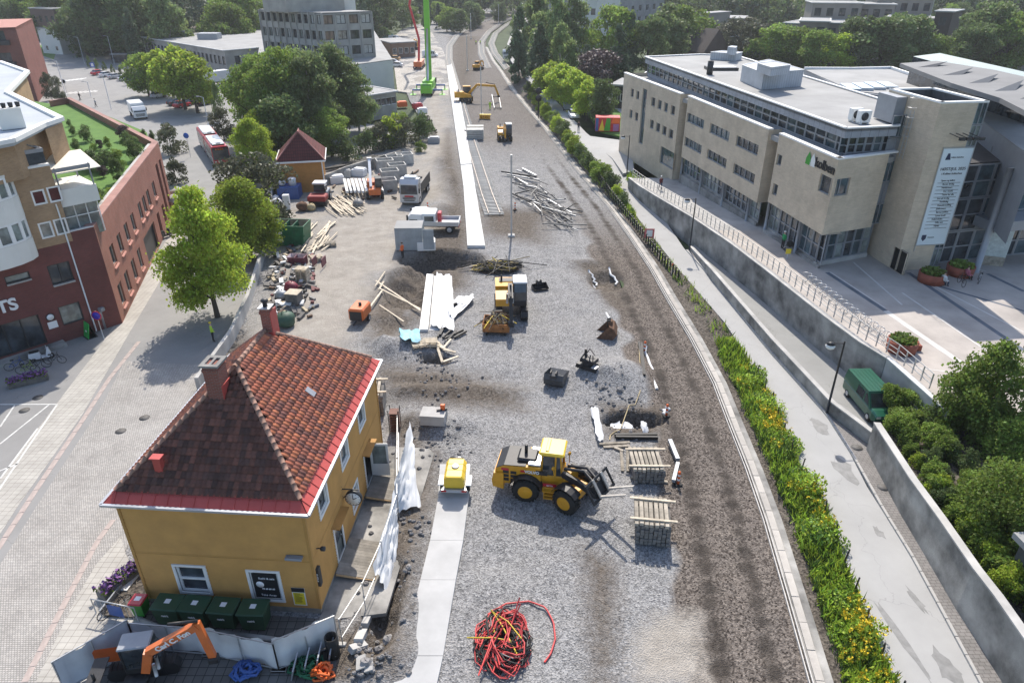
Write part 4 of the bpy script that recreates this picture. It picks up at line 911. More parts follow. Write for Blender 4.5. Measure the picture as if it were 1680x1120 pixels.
for i in range(14): z=bz1-2.95-i*(bz1-bz0-4.2)/14; m.beam(Q(b0+.3,z,-.115),Q(b1-.3,z,-.115),.012,.03,(0,0,1))
m.obj('print_lines',TXTB,bn)
m=M(); m.add([Q(b0+.5,bz0+.35,-.115),Q(b0+.28,bz0+.6,-.115),Q(b0+.28,bz0+.95,-.115),Q(b0+.72,bz0+.95,-.115),Q(b0+.72,bz0+.6,-.115)],[(0,1,2,3,4)]); m.add([Q(b0+.35,bz1-.95,-.115),Q(b0+.85,bz1-.95,-.115),Q(b0+.7,bz1-.4,-.115),Q(b0+.5,bz1-.4,-.115)],[(0,1,2,3)]); m.obj('crest',mat('crest_navy',(.03,.04,.09),.6),bn)
text('Kommune',.15,Q(b0+1.2,bz0+.7,-.115),rot,TXTB,parent=bn)
for k in range(4):
    u=1558+k*10.7; s,z=onwall(t0,t1,u,219-k*.3); t=wthing('banner_floodlight','black floodlight on an arm above the banner, %s of four'%('first','second','third','fourth')[k],'floodlight',tuple(Q(s,z,0)),'floodlights above the banner')
    m=M(); m.beam(Q(s,z,0),Q(s+.35,z-.2,-1.0),.05); m.obj('arm',DARKM,t); m=M(); m.box(-.2,.2,-.15,.15,-.12,.12); m.X=None; m.v=[tuple(Q(s+.4,z-.25,-1.1)+Vector(v)) for v in m.v]; m.obj('lamp_head',DARKM,t)
# kolben lettering
kl=wthing('kolben_sign','black kolben lettering with a green leaf mark on the brick wall','sign',tuple(at(1345,268,KT-1)))
a,b=cC2,cD; e=(b-a).normalized(); n=Vector((-e.y,e.x,0)); Q2=lambda s,z,w:Vector((a.x+e.x*s+n.x*w,a.y+e.y*s+n.y*w,z)); rot2=(R(90),0,atan2(e.y,e.x))
s0,z0k=onwall(a,b,1335,268); s1,z1k=onwall(a,b,1369,276); zk=(z0k+z1k)/2
text('kolben',(s1-s0)*.36,Q2((s0+s1)/2+.25,zk,-.06),rot2,TXTB,parent=kl,ext=.04,bold=.02)
sg,zg=onwall(a,b,1330,263); GRN=mat('leaf_green',(.05,.33,.04),.5,.1)
for s_,w_,mt_ in ((sg-.25,.0,GRN),(sg+.5,0,WHITE)):
    m=M(); sx=1 if mt_ is GRN else -1; m.add([Q2(s_-.45,zg-.45,-.08),Q2(s_+.45,zg-.45,-.08),Q2(s_+.4,zg+.1,-.08),Q2(s_,zg+.75,-.08),Q2(s_-.4,zg+.1,-.08)],[(0,1,2,3,4)]); m.obj('leaf_mark',mt_,kl)
# glass entrance hall right of the tower
eh=wthing('entrance_hall','glass entrance hall with canopy and slanted columns beside the tower','building',tuple(at(1640,430,PZ)))
g0=t1+Vector((.3,1.2,0)); g1=Vector((g0.x+14,g0.y+3.5,0)); g0=Vector((g0.x,g0.y,0)); L=(g1-g0).length
windows(eh,g0,g1,[[L*i/8,L*(i+1)/8-.03,PZ+j*3.1,PZ+j*3.1+3.05,random.choice((GLASS,GLASS_B,GLASS)),1] for i in range(8) for j in range(3)],.1,GLASS_B,GREYM,1,.12,1)
m=M(); e=(g1-g0).normalized(); n=Vector((-e.y,e.x,0)); m.prism([tuple((g0+n*.4)[:2]),tuple((g1+n*.4)[:2]),tuple((g1+n*8)[:2]),tuple((g0+n*8)[:2])],PZ,PZ+9.3); m.obj('hall_core',mat('core_dark',(.06,.06,.065),.9),eh)
m=M(); cz=[at(u,v,PZ+10.2) for u,v in ((1629,235),(1660,243),(1720,240),(1720,180),(1640,195))]; m.prism([tuple(p[:2]) for p in cz],PZ+9.4,PZ+9.9); m.obj('canopy',ROOF_L,eh)
m=M(); q=g0-n*2.6+e*2.2; m.tube([(q.x,q.y,PZ),(q.x,q.y,PZ+9.6)],.28,12); m.obj('column',GREYM,eh); m=M(); q=g0-n*2.2+e*8.5; m.tube([(q.x,q.y,PZ),(q.x,q.y,PZ+9.6)],.28,12); m.obj('column',GREYM,eh)
m=M(); q0_=g0+e*3; q1_=g0+e*14; m.prism([tuple((p-n*w)[:2]) for p,w in ((q0_,0),(q1_,0),(q1_,2.4),(q0_,2.4))],PZ+3.6,PZ+4.5); m.obj('porch_roof',GREYM,eh)
# tower ladder and steel box
ld=wthing('roof_ladder','caged steel ladder on the side of the brick tower','ladder',tuple(at(1475,290,KT)))
s0,zt=onwall(t3,t0,1490,188); s1,zb=onwall(t3,t0,1470,290)
e=(t0-t3).normalized(); n=Vector((e.y,-e.x,0)); Q3=lambda s,z,w:Vector((t3.x+e.x*s+n.x*w,t3.y+e.y*s+n.y*w,z)); sm=onwall(t3,t0,1481,250)[0]
m=M()
for d in (0,.5): m.beam(Q3(sm+d,KT-.5,.25),Q3(sm+d,UZ+1.3,.25),.05)
k=KT-.3
while k<UZ+1.2: m.beam(Q3(sm,k,.25),Q3(sm+.5,k,.25),.03); k+=.3
m.obj('rails',STEEL,ld); m=M()
for k in range(5): z=KT+1.5+k*.8; m.tube([Q3(sm+.25+.42*cos(t),z,.3+.42*sin(t)) for t in np.linspace(-.2,pi+.2,8)],.02,4)
for t in np.linspace(.2,pi-.2,4): m.beam(Q3(sm+.25+.42*cos(t),KT+1.5,.3+.42*sin(t)),Q3(sm+.25+.42*cos(t),UZ+1.4,.3+.42*sin(t)),.02)
m.obj('cage',STEEL,ld)
m=M(); sb=onwall(t3,t0,1462,195)[0]
m.add([Q3(s,z,w) for w in (.05,1.0) for s,z in ((sb-1.2,UZ),(sb+1.6,UZ),(sb+1.6,UZ+2.2),(sb-1.2,UZ+2.2))],[(3,2,1,0),(4,5,6,7),(0,1,5,4),(1,2,6,5),(2,3,7,6),(3,0,4,7)]); m.obj('platform_screen',GREYM,ld)
# ---------- left: brick shops with a roof garden, tan flats above
BR_R=mat_brick('red_brick',(.36,.125,.085),(.29,.10,.07),(.32,.26,.22),.25,.08,.012,.3); BR_D=mat_brick('maroon_brick',(.22,.06,.055),(.17,.05,.048),(.14,.10,.09),.25,.08,.012,.3)
BR_T=mat_brick('tan_brick',(.45,.30,.17),(.36,.235,.135),(.36,.28,.2),.25,.08,.012,.3); WPAN=mat('cream_panel',(.72,.71,.66),.6,.05,.4)
SILL=mat('brick_sill',(.42,.19,.15),.8,.15,2)
X5=lambda u,v:(u/4,280+v/4); XC=lambda u,v:(140+u/5.894,230+v/5.894)
W0,W1=at(201,530),at(285,357); WT=8.95; dW=(W1-W0).normalized(); W1=W0+dW*31.5
bw=wthing('brick_wing','two storey red brick shop wing with a garden on its roof','building',tuple(W0))
up=[(712,498,772,582),(762,428,816,512),(808,355,860,440),(852,295,900,378),(902,225,940,310),(930,185,968,272),(958,145,993,228),(995,90,1028,168),(1022,45,1060,125)]
lo=[(768,755,830,855),(812,680,868,770),(858,605,910,695),(897,530,947,608)]
ru=[rect(W0,W1,X5(*r[:2]),X5(*r[2:])) for r in up]; rl=[rect(W0,W1,X5(*r[:2]),X5(*r[2:])) for r in lo]
for g in (ru,rl):
    a=np.mean([r[2] for r in g]); b=np.mean([r[3] for r in g]); w=np.median([r[1]-r[0] for r in g])
    for r in g: r[2:4]=[a,b]; r[1]=r[0]+w
gar=rect(W0,W1,XC(560,960),XC(715,1000)); gar[2]=.02; gar[3]=onwall(W0,W1,*XC(560,960))[1]
o2=[rect(W0,W1,XC(688,720),XC(745,880)),rect(W0,W1,XC(735,640),XC(800,830)),rect(W0,W1,XC(728,275),XC(835,700)),rect(W0,W1,XC(770,200),XC(860,520))]
o2=[[r[0],r[0]+1.3,.4,r[3]] for r in o2[:2]]+[[27.0,28.3,.4,7.3],[29.3,30.4,.4,7.3]]
WIN=[q for q in ru if q[1]<26.8]+rl
m=M(); m.holed(W0,W1,-.2,WT,WIN+[gar]+o2,.3); m.obj('wall',BR_R,bw)
windows(bw,W0,W1,WIN,.25,GLASS,mat('frame_beige',(.5,.48,.43),.5),1,.09); windows(bw,W0,W1,[gar+[mat('garage_dark',(.03,.032,.035),.5),1]],.28,None,DARKM,1,.1,0,'gateway'); windows(bw,W0,W1,[q+[BR_D,1] for q in o2],.28,None,BR_D,1,.05,0,'niche')
nW=Vector((dW.y,-dW.x,0))
for r in WIN:
    m=M(); a=W0+dW*(r[0]-.05); b=W0+dW*(r[1]+.05); m.add([(p.x+nW.x*w,p.y+nW.y*w,z) for p in (a,b) for w,z in ((-.22,r[2]+.03),(.14,r[2]-.22),(.14,r[2]-.3),(-.22,r[2]-.1))],[(0,1,5,4),(1,2,6,5),(2,3,7,6),(0,3,2,1),(4,5,6,7)]); m.obj('window_sill',SILL,bw)
S0=W0+Vector((-.675,-.738,0))*16; XA=lambda u,v:(u/4,330+v/4)
sr=[rect(S0,W0,XA(305,428),XA(490,515)),rect(S0,W0,XA(25,500),XA(204,505)),rect(S0,W0,XA(378,698),XA(556,775)),rect(S0,W0,(-30,540),(77,557))]
sr[3][2]=.4; sr[3][3]=onwall(S0,W0,*XA(268,735))[1]
sp=onwall(S0,W0,120,395)[0]; zt=onwall(S0,W0,120,395)[1]; zpar=onwall(S0,W0,96,268)[1]
m=M(); m.holed(S0,W0,-.2,zt,sr,.2); e=(W0-S0).normalized(); q=S0+e*sp; m.quad((q.x,q.y,zt),(W0.x,W0.y,zt),(W0.x,W0.y,WT),(q.x,q.y,WT)); m.obj('shop_wall',BR_D,bw)
windows(bw,S0,W0,[sr[0]+[GLASS,2],sr[1]+[GLASS_G,1],sr[2]+[GLASS_G,1],sr[3]+[GLASS,3]],.18,GLASS,DARKM,1,.08)
n=Vector((-e.y,e.x,0)); QS=lambda s,z,w:Vector((S0.x+e.x*s+n.x*w,S0.y+e.y*s+n.y*w,z))
m=M()
for r in (sr[0],sr[1]): m.beam(QS(r[0],r[2]-.05,-.08),QS(r[1],r[2]-.05,-.08),.25,.1)
m.obj('window_sill',CONC,bw); sa,za=onwall(S0,W0,14,501)
text('MATS',1.35,QS(sa-1.1,za,-.1),(R(90),0,atan2(e.y,e.x)),TXTW,parent=bw,ext=.05,bold=.04,name='shop_lettering')
m=M(); s_,z_=onwall(S0,W0,110,337); s2_,z2_=onwall(S0,W0,157,541); m.tube([QS(s2_,.1,-.12),QS(s2_,z_,-.12),QS(s2_,z_+.3,-.05)],.06,6); m.obj('downpipe',WHITE,bw)
m=M(); m.beam(QS(s2_-9,.05,-.35),QS(17.0,.05,-.1),.5,.25) if False else m.beam(QS(3,.12,-.5),QS(11.2,.12,-.5),1.0,.3); m.obj('doorstep',CONC_OLD,bw)
# roof garden
gp=[W0+(-nW)*.9-dW*-.6,W1-nW*.9,at(240,214,8.4),at(116,163,8.4),at(84,168,8.4),at(-30,150,8.4),Vector((-70,75,0)),S0+n*6]
m=M(); m.prism([tuple(p[:2]) for p in gp],2,8.15); m.obj('roof_lawn',LAWN,bw)
PC=mat_brick('parapet_tile',(.40,.23,.2),(.34,.19,.17),(.3,.22,.2),.9,.5,.02,.2,0)
n0=at(272,229,WT); n1=at(116,161,WT); n2=at(80,166,WT)
def parapet(pts,name,w,mt,z0,z1):
    m=M(); q=offset(pts,-w)
    for i in range(len(pts)-1): m.prism([tuple(p[:2]) for p in (pts[i],pts[i+1],q[i+1],q[i])],z0,z1)
    m.obj(name,mt,bw)
parapet([W0,W1],'parapet_cap',.75,PC,WT,WT+.1); parapet([W0-nW*.75,W1-nW*.75],'parapet_wall',.45,CONC,8,WT-.05); parapet([W1,n1,n2],'parapet_cap',.6,PC,WT,WT+.1); parapet([W1-nW*.1,n1,n2],'north_wall',.5,BR_R,0,WT)
parapet([S0+e*sp,W0],'south_cap',.3,CONC_W,WT,WT+.08)
# tan flats
tf=wthing('tan_flats','tan brick flats with a white curved bay and a pale blue roof','building',tuple(QS(11,0,0)))
wr_=[rect(S0,W0,*q) for q in (((61,367),(78,391)),((86,361),(103,385)),((49,314),(63,337)),((75,308),(90,332)))]
wr_=[[r[0],r[0]+.95,r[2],r[3]] for r in wr_]
T0=QS(-2,0,0); T1=QS(sp,0,0)
m=M(); m.holed(T0,T1,zt,zpar,[[r[0]+2,r[1]+2,r[2],r[3]] for r in wr_],.2); m.obj('wall',BR_T,tf)
windows(tf,T0,T1,[[r[0]+2,r[1]+2,r[2],r[3],g,1] for r,g in zip(wr_,(GLASS_G,GLASS_G,mat('maroon_blind',(.10,.02,.02),.6),MATS['maroon_blind']))],.12,GLASS_G,WHITE,1,.13)
m=M(); ins=lambda s,w:tuple(QS(s,0,w)[:2])
m.prism([ins(-2,.25),ins(sp-.02,.25),ins(sp-.5,14),ins(-6,20)],zt-.5,zpar-.3); m.obj('block_body',BR_T,tf)
m=M(); m.beam(QS(-2,zpar+.05,.15),QS(sp,zpar+.05,.15),.5,.16); m.obj('terrace_edge',WHITE,tf)
RZ=zpar+2.6; rp=[(100,195),(70,205),(20,230),(0,234),(-80,250),(-150,110),(0,102),(45,118),(12,152)]; rq=[at(u,v,RZ) for u,v in rp]
m=M(); m.prism([tuple(p[:2]) for p in rq],RZ-.4,RZ-.05); m.obj('roof',ROOF_B,tf)
m=M()
for a,b in zip(rq,rq[1:]+rq[:1]): m.beam(a,b,.5,.3)
m.obj('roof_edge',WHITE,tf)
c=sum(rq,Vector())/len(rq); pq=[c+(p-c)*.93 for p in rq]; m=M(); m.prism([tuple(p[:2]) for p in pq],zpar-.5,RZ-.4); m.obj('penthouse_wall',BR_T,tf)
a,b=pq[0],pq[1]; m=M(); a=rq[0]; b=at(72,206,RZ); m.quad((b.x,b.y,zpar-1),(a.x,a.y,zpar-1),(a.x,a.y,RZ-.3),(b.x,b.y,RZ-.3)); m.obj('penthouse_end',BR_T,tf)
p=at(22,210,RZ); m=M(); m.X=Matrix.Translation(p)@Matrix.Rotation(R(40),4,'Z'); m.box(-.8,.8,-.5,.5,0,1.5); m.obj('roof_vent_box',WPAN,tf); m=M(); [m.lathe([(.14,1.5),(.18,1.85)],8,(p.x-.5+.35*i,p.y-.4+.3*i,p.z)) for i in range(4)]; m.obj('vent_pipe',DARKM,tf)
# terrace rail, awnings
m=M()
for i in range(8): m.beam(QS(-1+i*(sp)/7.2,zpar+.1,.2),QS(-1+i*sp/7.2,zpar+1.2,.2),.06)
for z in (1.15,): m.beam(QS(-1,zpar+z,.2),QS(sp-.1,zpar+z,.2),.12,.28)
m.beam(QS(sp-.1,zpar+1.15,.2),QS(sp-.4,zpar+1.15,4),.12,.28); m.beam(QS(sp-3,zpar+2.6,2.2),QS(sp-.3,zpar+1.3,.3),.07); m.beam(QS(2,zpar+2.6,2.6),QS(sp-.8,zpar+2.3,1.4),.07); m.obj('terrace_rail',GREYM,tf)
m=M(); m.quad(QS(sp-.1,zpar+1.1,.15),QS(-1,zpar+1.1,.15),QS(-1,zpar+.15,.15),QS(sp-.1,zpar+.15,.15)); m.obj('rail_glass',GLASS,tf)
AWN=mat('awning_cream',(.75,.70,.58),.7,.06,.4)
def awning(p,du,dv,drop,name='awning'):
    m=M(); p=Vector(p); du=Vector(du); dv=Vector(dv); d=Vector((0,0,-drop)); q=[p,p+du,p+du+dv+d,p+dv+d]; m.add([*q,*[x+Vector((0,0,.06)) for x in q]],[(3,2,1,0),(4,5,6,7),(0,1,5,4),(1,2,6,5),(2,3,7,6),(3,0,4,7)]); m.obj(name,AWN,tf)
nn=-n
awning(QS(sp-3.2,RZ-.5,2.6),e*2.6+n*.2,nn*2.2-e*1.3,1.0); awning(QS(-2,zpar+2.4,1.6),e*2.6,nn*1.2,.6)
# side balconies
sb=QS(sp+.05,0,.3)
m=M(); z1=onwall(S0,W0,106,312)[1]-1.4
for z in (z1,):
    m.prism([tuple(sb[:2]),tuple((sb+e*2.9)[:2]),tuple((sb+e*2.9+n*4)[:2]),tuple((sb+n*4)[:2])],z,z+1.35)
m.obj('balcony_front',WPAN,tf); awning(QS(sp+.05,z1+3.5,3.5),e*3.4,nn*3.2+e*.2,.9)
m=M(); 
for s,w in ((2.8,.3),(2.8,3.8),(.3,.3)): m.beam(QS(sp+s,z1+1.3,w+.05),QS(sp+s,z1+3.1,w+.05),.09)
m.beam(QS(sp+.1,z1+2.9,.35),QS(sp+2.9,z1+2.9,.35),.1,.3); m.obj('balcony_frame',GREYM,tf)
m=M(); m.prism([tuple((sb+n*.6)[:2]),tuple((sb+e*2.7+n*.6)[:2]),tuple((sb+e*2.7+n*4)[:2]),tuple((sb+n*4)[:2])],8.1,z1); m.obj('veranda_glass',GLASS_G,tf)
m=M(); 
for k in range(4): m.beam(QS(sp+.1+k*.9,8.2,.8),QS(sp+.1+k*.9,z1-.1,.8),.07)
m.beam(QS(sp+.1,z1-1,.8),QS(sp+2.8,z1-1,.8),.07); m.obj('veranda_frame',WHITE,tf)
# curved white bay
sc_,zb0=onwall(S0,W0,61,410); bayr=3.1; bs=sc_-bayr
def arc(k,r=bayr): t=pi*k/9; return QS(bs+r*cos(pi-t)*1.0,0,-r*.62*sin(t))
m=M(); zb1=zpar-.2; zs=[onwall(S0,W0,30,v)[1] for v in (432,402,373,340,307)]
H2=[zb0-.3,zb0+1.3,zb0+2.9,zb0+4.6,zb0+6.2,zpar+.1]
for (a,b,) in ((H2[0],H2[1]),(H2[2],H2[3]),(H2[4],H2[5])):
    m=M()
    for k in range(9): p,q=arc(k),arc(k+1); m.quad((p.x,p.y,a),(q.x,q.y,a),(q.x,q.y,b),(p.x,p.y,b))
    m.obj('bay_wall',WPAN,tf)
m=M()
pl=[arc(k) for k in range(10)]
m.add([(p.x,p.y,H2[0]) for p in pl],[tuple(range(10))]); m.add([(p.x,p.y,H2[5]) for p in pl],[tuple(range(10))[::-1]])
m.obj('bay_ends',WPAN,tf)
for a,b in ((H2[1],H2[2]),(H2[3],H2[4])):
    for k in range(9): p,q=arc(k),arc(k+1); windows(tf,p,q,[[0,(q-p).length,a,b,GLASS_G,1]],.12,GLASS_G,WHITE,1,.16,0,'bay_window')
# red brick flats far left
BR_F=mat_brick('flats_brick',(.24,.075,.055),(.2,.06,.05),(.2,.15,.13),.25,.08,.012,.3)
rf=wthing('red_flats','red brick flats with balconies at the left edge beyond the pale roof','building',(-150,190,0))
c1_=at(63,168); h1=tall(63,168,0,40); lft=c1_+Vector((-34,-14,0)); bk=c1_+Vector((-12,26,0))
f0,f1=lft,c1_; L=(f1-f0).length
hs=[[L-4.6-k*6.5,L-2.4-k*6.5,z,z+2.0] for k in range(3) for z in (4.2,8.6,13)]+[[L-8.4-k*6.5,L-5.4-k*6.5,z-.6,z+2.0] for k in range(3) for z in (4.2,8.6,13)]
hs=[r for r in hs if r[3]<h1-.5]
m=M(); m.holed(f0,f1,0,h1-.6,hs,.3); m.quad((f1.x,f1.y,0),(bk.x,bk.y,0),(bk.x,bk.y,h1-.6),(f1.x,f1.y,h1-.6)); m.obj('wall',BR_F,rf); windows(rf,f0,f1,hs,.25,GLASS,DARKM,2,.09)
m=M(); m.prism([tuple(f0[:2]),tuple(f1[:2]),tuple(bk[:2]),tuple((bk+(f0-f1))[:2])],h1-1.2,h1-.6); m.obj('roof',SILL,rf)
m=M(); ee=(f1-f0).normalized(); nnn=Vector((ee.y,-ee.x,0))
for z in (3.4,7.8,12.2):
    if z<h1-3: a=f0+ee*(L-9); b=f0+ee*(L-1.8); m.prism([tuple(a[:2]),tuple(b[:2]),tuple((b+nnn*1.2)[:2]),tuple((a+nnn*1.2)[:2])],z,z+.9)
m.obj('balcony',DARKM,rf)
# ---------- generic buildings beyond
def block(name,label,cat,a,b,depth,z0,z1,wall,roof,rows=(),cols=0,ww=1.2,frame=None,side=0,gable=0,over=.3,glass=None,mull=1,parent=None,left=0,edge=None):
    a=Vector((a[0],a[1],0)); b=Vector((b[0],b[1],0)); e=(b-a).normalized(); n=Vector((-e.y,e.x,0)); c=b+n*depth; d=a+n*depth; L=(b-a).length
    t=parent or wthing(name,label,cat,(a.x,a.y,z0)); k=0
    m=M(); jobs=[]
    for p,q,cc in ((a,b,cols),(b,c,side),(c,d,0),(d,a,left)):
        Lq=(q-p).length; hs=[[(i+.5)*Lq/cc-ww/2,(i+.5)*Lq/cc+ww/2,za,zb] for i in range(cc) for za,zb in rows] if cc else []
        m.holed(p,q,z0,z1,hs,.22); jobs.append((p,q,hs))
    m.obj('wall',wall,t)
    for p,q,hs in jobs: windows(t,p,q,hs,.18,glass or GLASS,frame or WHITE,mull,.1)
    m=M(); o=over; A,B,C,D=a-e*o-n*o,b+e*o-n*o,c+e*o+n*o,d-e*o+n*o
    if gable:
        if gable>0: g0,g1=(A+D)/2,(B+C)/2; hz=gable; f=[(A,B,g1,g0),(C,D,g0,g1)]; tri=[(A,D,g0),(B,C,g1)]
        else: g0,g1=(A+B)/2,(C+D)/2; hz=-gable; f=[(B,C,g1,g0),(D,A,g0,g1)]; tri=[(A,B,g0),(C,D,g1)]
        Zf=lambda p:(p.x,p.y,z1+(hz if p in (g0,g1) else 0)-.02)
        for q in f: m.quad(*[Zf(p) for p in q]); m.quad(*[(Zf(p)[0],Zf(p)[1],Zf(p)[2]+.15) for p in q])
        w=M()
        for q in tri: w.quad(*[((p.x,p.y,z1-.02+(hz if p in (g0,g1) else 0))) for p in q])
        m.obj('roof',roof,t); w.obj('gable',wall,t)
    else:
        m.prism([tuple(p[:2]) for p in (A,B,C,D)],z1-.02,z1+.3); m.obj('roof',roof,t)
        if edge:
            m=M(); [m.beam(Vector((p.x,p.y,z1+.3)),Vector((q.x,q.y,z1+.3)),.35,.22) for p,q in ((A,B),(B,C),(C,D),(D,A))]; m.obj('roof_edge',edge,t)
    return t
OFC=mat('office_concrete',(.36,.35,.325),.85,.18,.4,.1); OFL=mat('office_light',(.58,.58,.56),.7,.06,.3)
# office tower on its podium
pb=at(647,150); ph=7.3
pod=wthing('office_block','grey concrete office block of dark windows above a pale podium','building',tuple(pb))
q=[at(u,v,ph) for u,v in ((644,98),(612,48),(430,50),(420,108),(540,112))]; m=M(); m.prism([tuple(p[:2]) for p in q],0,ph-.15); m.obj('podium_wall',OFL,pod); m=M(); m.prism([tuple(p[:2]) for p in q],ph-.15,ph+.05); m.obj('podium_roof',ROOF_L,pod)
oc,orr,ol=at(536,99,ph),at(616,94,ph),at(436,88,ph); oh=tall(536,99,ph,22); ot=ph+oh
def office_face(p,q,nc):
    L=(q-p).length; st=oh/3; bays=L/nc
    hs=[[i*bays+.35*bays*.4,(i+1)*bays-.35*bays*.4,ph+j*st+st*.28,ph+j*st+st*.86] for i in range(nc) for j in range(3)]
    m=M(); m.holed(p,q,ph,ot,hs,.5); m.obj('wall',OFC,pod)
    hs=[h+[random.choice((GLASS,GLASS,GLASS,GLASS_G,mat('blind_white',(.5,.5,.48),.6))),2] for h in hs]
    windows(pod,p,q,hs,.45,GLASS,DARKM,2,.12,0)
    m=M(); e=(q-p).normalized(); n=Vector((e.y,-e.x,0))
    for i in range(nc+1): s=min(i*bays,L-.02); a=p+e*s+n*.12; m.beam((a.x,a.y,ph),(a.x,a.y,ot),.3,.24,(e.x,e.y,0))
    m.obj('concrete_fin',OFC,pod)
office_face(ol,oc,10); office_face(oc,orr,4)
ob=ol+(orr-oc); m=M(); m.prism([tuple(p[:2]) for p in (ol+(ob-oc)*.02,oc+(ob-oc)*.02,orr+(ob-oc)*.0,ob)],ph,ot-.3) if False else m.quad((orr.x,orr.y,ph),(ob.x,ob.y,ph),(ob.x,ob.y,ot),(orr.x,orr.y,ot)); m.quad((ob.x,ob.y,ph),(ol.x,ol.y,ph),(ol.x,ol.y,ot),(ob.x,ob.y,ot)); m.obj('rear_wall',OFC,pod)
m=M(); m.prism([tuple(p[:2]) for p in (ol,oc,orr,ob)],ot-.25,ot+.12); m.obj('roof',ROOF_L,pod)
cc=(ol+oc+orr+ob)/4; du=(orr-oc).normalized(); dv=(ob-orr).normalized()
m=M(); m.prism([tuple((cc+du*a+dv*b)[:2]) for a,b in ((-9,-4),(5,-4),(5,5),(-9,5))],ot,ot+5.5); m.obj('plant_room',OFC,pod); m=M(); m.prism([tuple((cc+du*a+dv*b)[:2]) for a,b in ((5.2,-3),(8.5,-3),(8.5,2),(5.2,2))],ot,ot+2.4); m.obj('roof_hatch',OFL,pod); m=M(); a=ol.lerp(oc,.35)+dv*3; m.box(a.x-1,a.x+1,a.y-1,a.y+1,ot,ot+2); m.obj('roof_vent_box',DARKM,pod)
a_=at(652,191); block('office_annex','low flat roofed annex with a window band in front of the office block','building',at(585,203),a_,9,0,4.7,OFC,ROOF_L,((2.5,4.0),),8,1.4,mull=1,left=0,side=5,edge=OFL)
lo_a=at(243,101); lo_h=6.9; lo_b=at(368,85,lo_h); lo_b=Vector((lo_b.x,lo_b.y,0)); lo=block('low_office','low concrete office with a pale flat roof and a long window band','building',lo_a,lo_b,40,0,lo_h,OFC,ROOF_L,((3.4,5.6),),22,1.5,frame=DARKM,mull=1,side=6,edge=OFL)
p=at(345,66,lo_h); m=M(); m.box(p.x-3,p.x+3,p.y-2,p.y+2,lo_h,lo_h+2); m.obj('plant_box',GREYM,lo); p=at(304,62,lo_h); m=M(); m.lathe([(.6,0),(.6,1.6),(.9,1.7),(.9,2)],10,(p.x,p.y,lo_h)); m.obj('roof_vent',GREYM,lo)
# small orange house with a hip roof
h2a,h2b=at(466,318),at(534,314); e=(h2b-h2a).normalized(); n=Vector((-e.y,e.x,0)); OR=mat('orange_boards',(.52,.25,.07),.7,.1,.8); hz=4.4
oh_=wthing('small_orange_house','small orange wooden house with a maroon hip roof by the yard','house',tuple(h2a)); L=(h2b-h2a).length; D=6.5
m=M(); m.prism([tuple(p[:2]) for p in (h2a,h2b,h2b+n*D,h2a+n*D)],0,hz); m.obj('wall',OR,oh_)
m=M(); 
for k in range(22): z=.3+k*.19; a=h2a-n*.015; b=h2b-n*.015; m.beam((a.x,a.y,z),(b.x,b.y,z),.03,.025)
m.obj('board_edges',mat('orange_trim',(.42,.19,.05),.8),oh_)['kind']='stuff'
MR=mat_brick('maroon_tiles',(.15,.04,.04),(.11,.035,.035),(.06,.02,.02),.3,.35,.03,.5,.0); A,B,C,D_=[h2a-e*.5-n*.5,h2b+e*.5-n*.5,h2b+e*.5+n*(D+.5),h2a-e*.5+n*(D+.5)]; mid=(A+B+C+D_)/4; r1,r2=mid-n*1.0,mid+n*1.4; Z=lambda p,z:(p.x,p.y,z)
m=M(); m.quad(Z(A,hz),Z(B,hz),Z(r1,hz+3.3)); m.quad(Z(B,hz),Z(C,hz),Z(r2,hz+3.3),Z(r1,hz+3.3)); m.quad(Z(C,hz),Z(D_,hz),Z(r2,hz+3.3)); m.quad(Z(D_,hz),Z(A,hz),Z(r1,hz+3.3),Z(r2,hz+3.3)); rr=m.obj('roof',MR,oh_)
m=M(); [m.tube([Z(a,hz+.05),Z(b,hz+3.38)],.1,6) for a,b in ((A,r1),(B,r1))]; m.tube([Z(r1,hz+3.38),Z(r2,hz+3.38)],.1,6); m.obj('ridge_tiles',mat('ridge_pink',(.3,.13,.12),.8),rr)
m=M(); [m.beam(Z(p,hz-.06),Z(q,hz-.06),.1,.22) for p,q in ((A,B),(B,C),(D_,A))]; m.beam(Z(h2a-n*.03,0),Z(h2a-n*.03,hz-.2),.12); m.beam(Z(h2b-n*.03,0),Z(h2b-n*.03,hz-.2),.12); m.obj('fascia',WHITE,oh_)
# far houses and flats
def ub(u,y,z=0):   # a ground point at distance y seen in column u
    w=y*cos(TH)-(z-H)*sin(TH); return Vector(((u-840)/F*w,y,z))
APG=mat_brick('flats_grey',(.30,.31,.33),(.25,.26,.28),(.2,.2,.22),1.4,1.4,.02,.1,.5); APB=mat('flats_brown',(.22,.185,.16),.8,.12,.3); APD=mat('flats_dark',(.11,.075,.065),.8,.12,.3); APL=mat('flats_pale',(.27,.245,.22),.8,.1,.3)
block('white_flats','white rendered flats with small windows behind the birch trees','building',ub(944,265),ub(975,262),26,0,17,OFL,ROOF_L,((3,5),(7.5,9.5),(12,14)),3,1.6,frame=DARKM)
block('grey_flats','grey patterned flats climbing away behind the white flats','building',ub(977,285),ub(1085,330),30,0,21,APG,ROOF_D,((2,4.2),(6.2,8.4),(10.4,12.6),(14.6,16.8)),9,2.4,frame=GREYM,mull=2)
block('white_cottage','small white house with a bright flat roof among the trees','house',ub(947,183),ub(985,180),10,0,6.5,OFL,ROOF_L,((3.3,5),),3,1.2,over=.8)
block('black_shed','black timber house with a pale roof behind the park path','house',ub(1000,150),ub(1040,148),9,1.5,6.0,mat('black_timber',(.03,.03,.032),.8),ROOF_L,((3,4.5),),3,1.3)
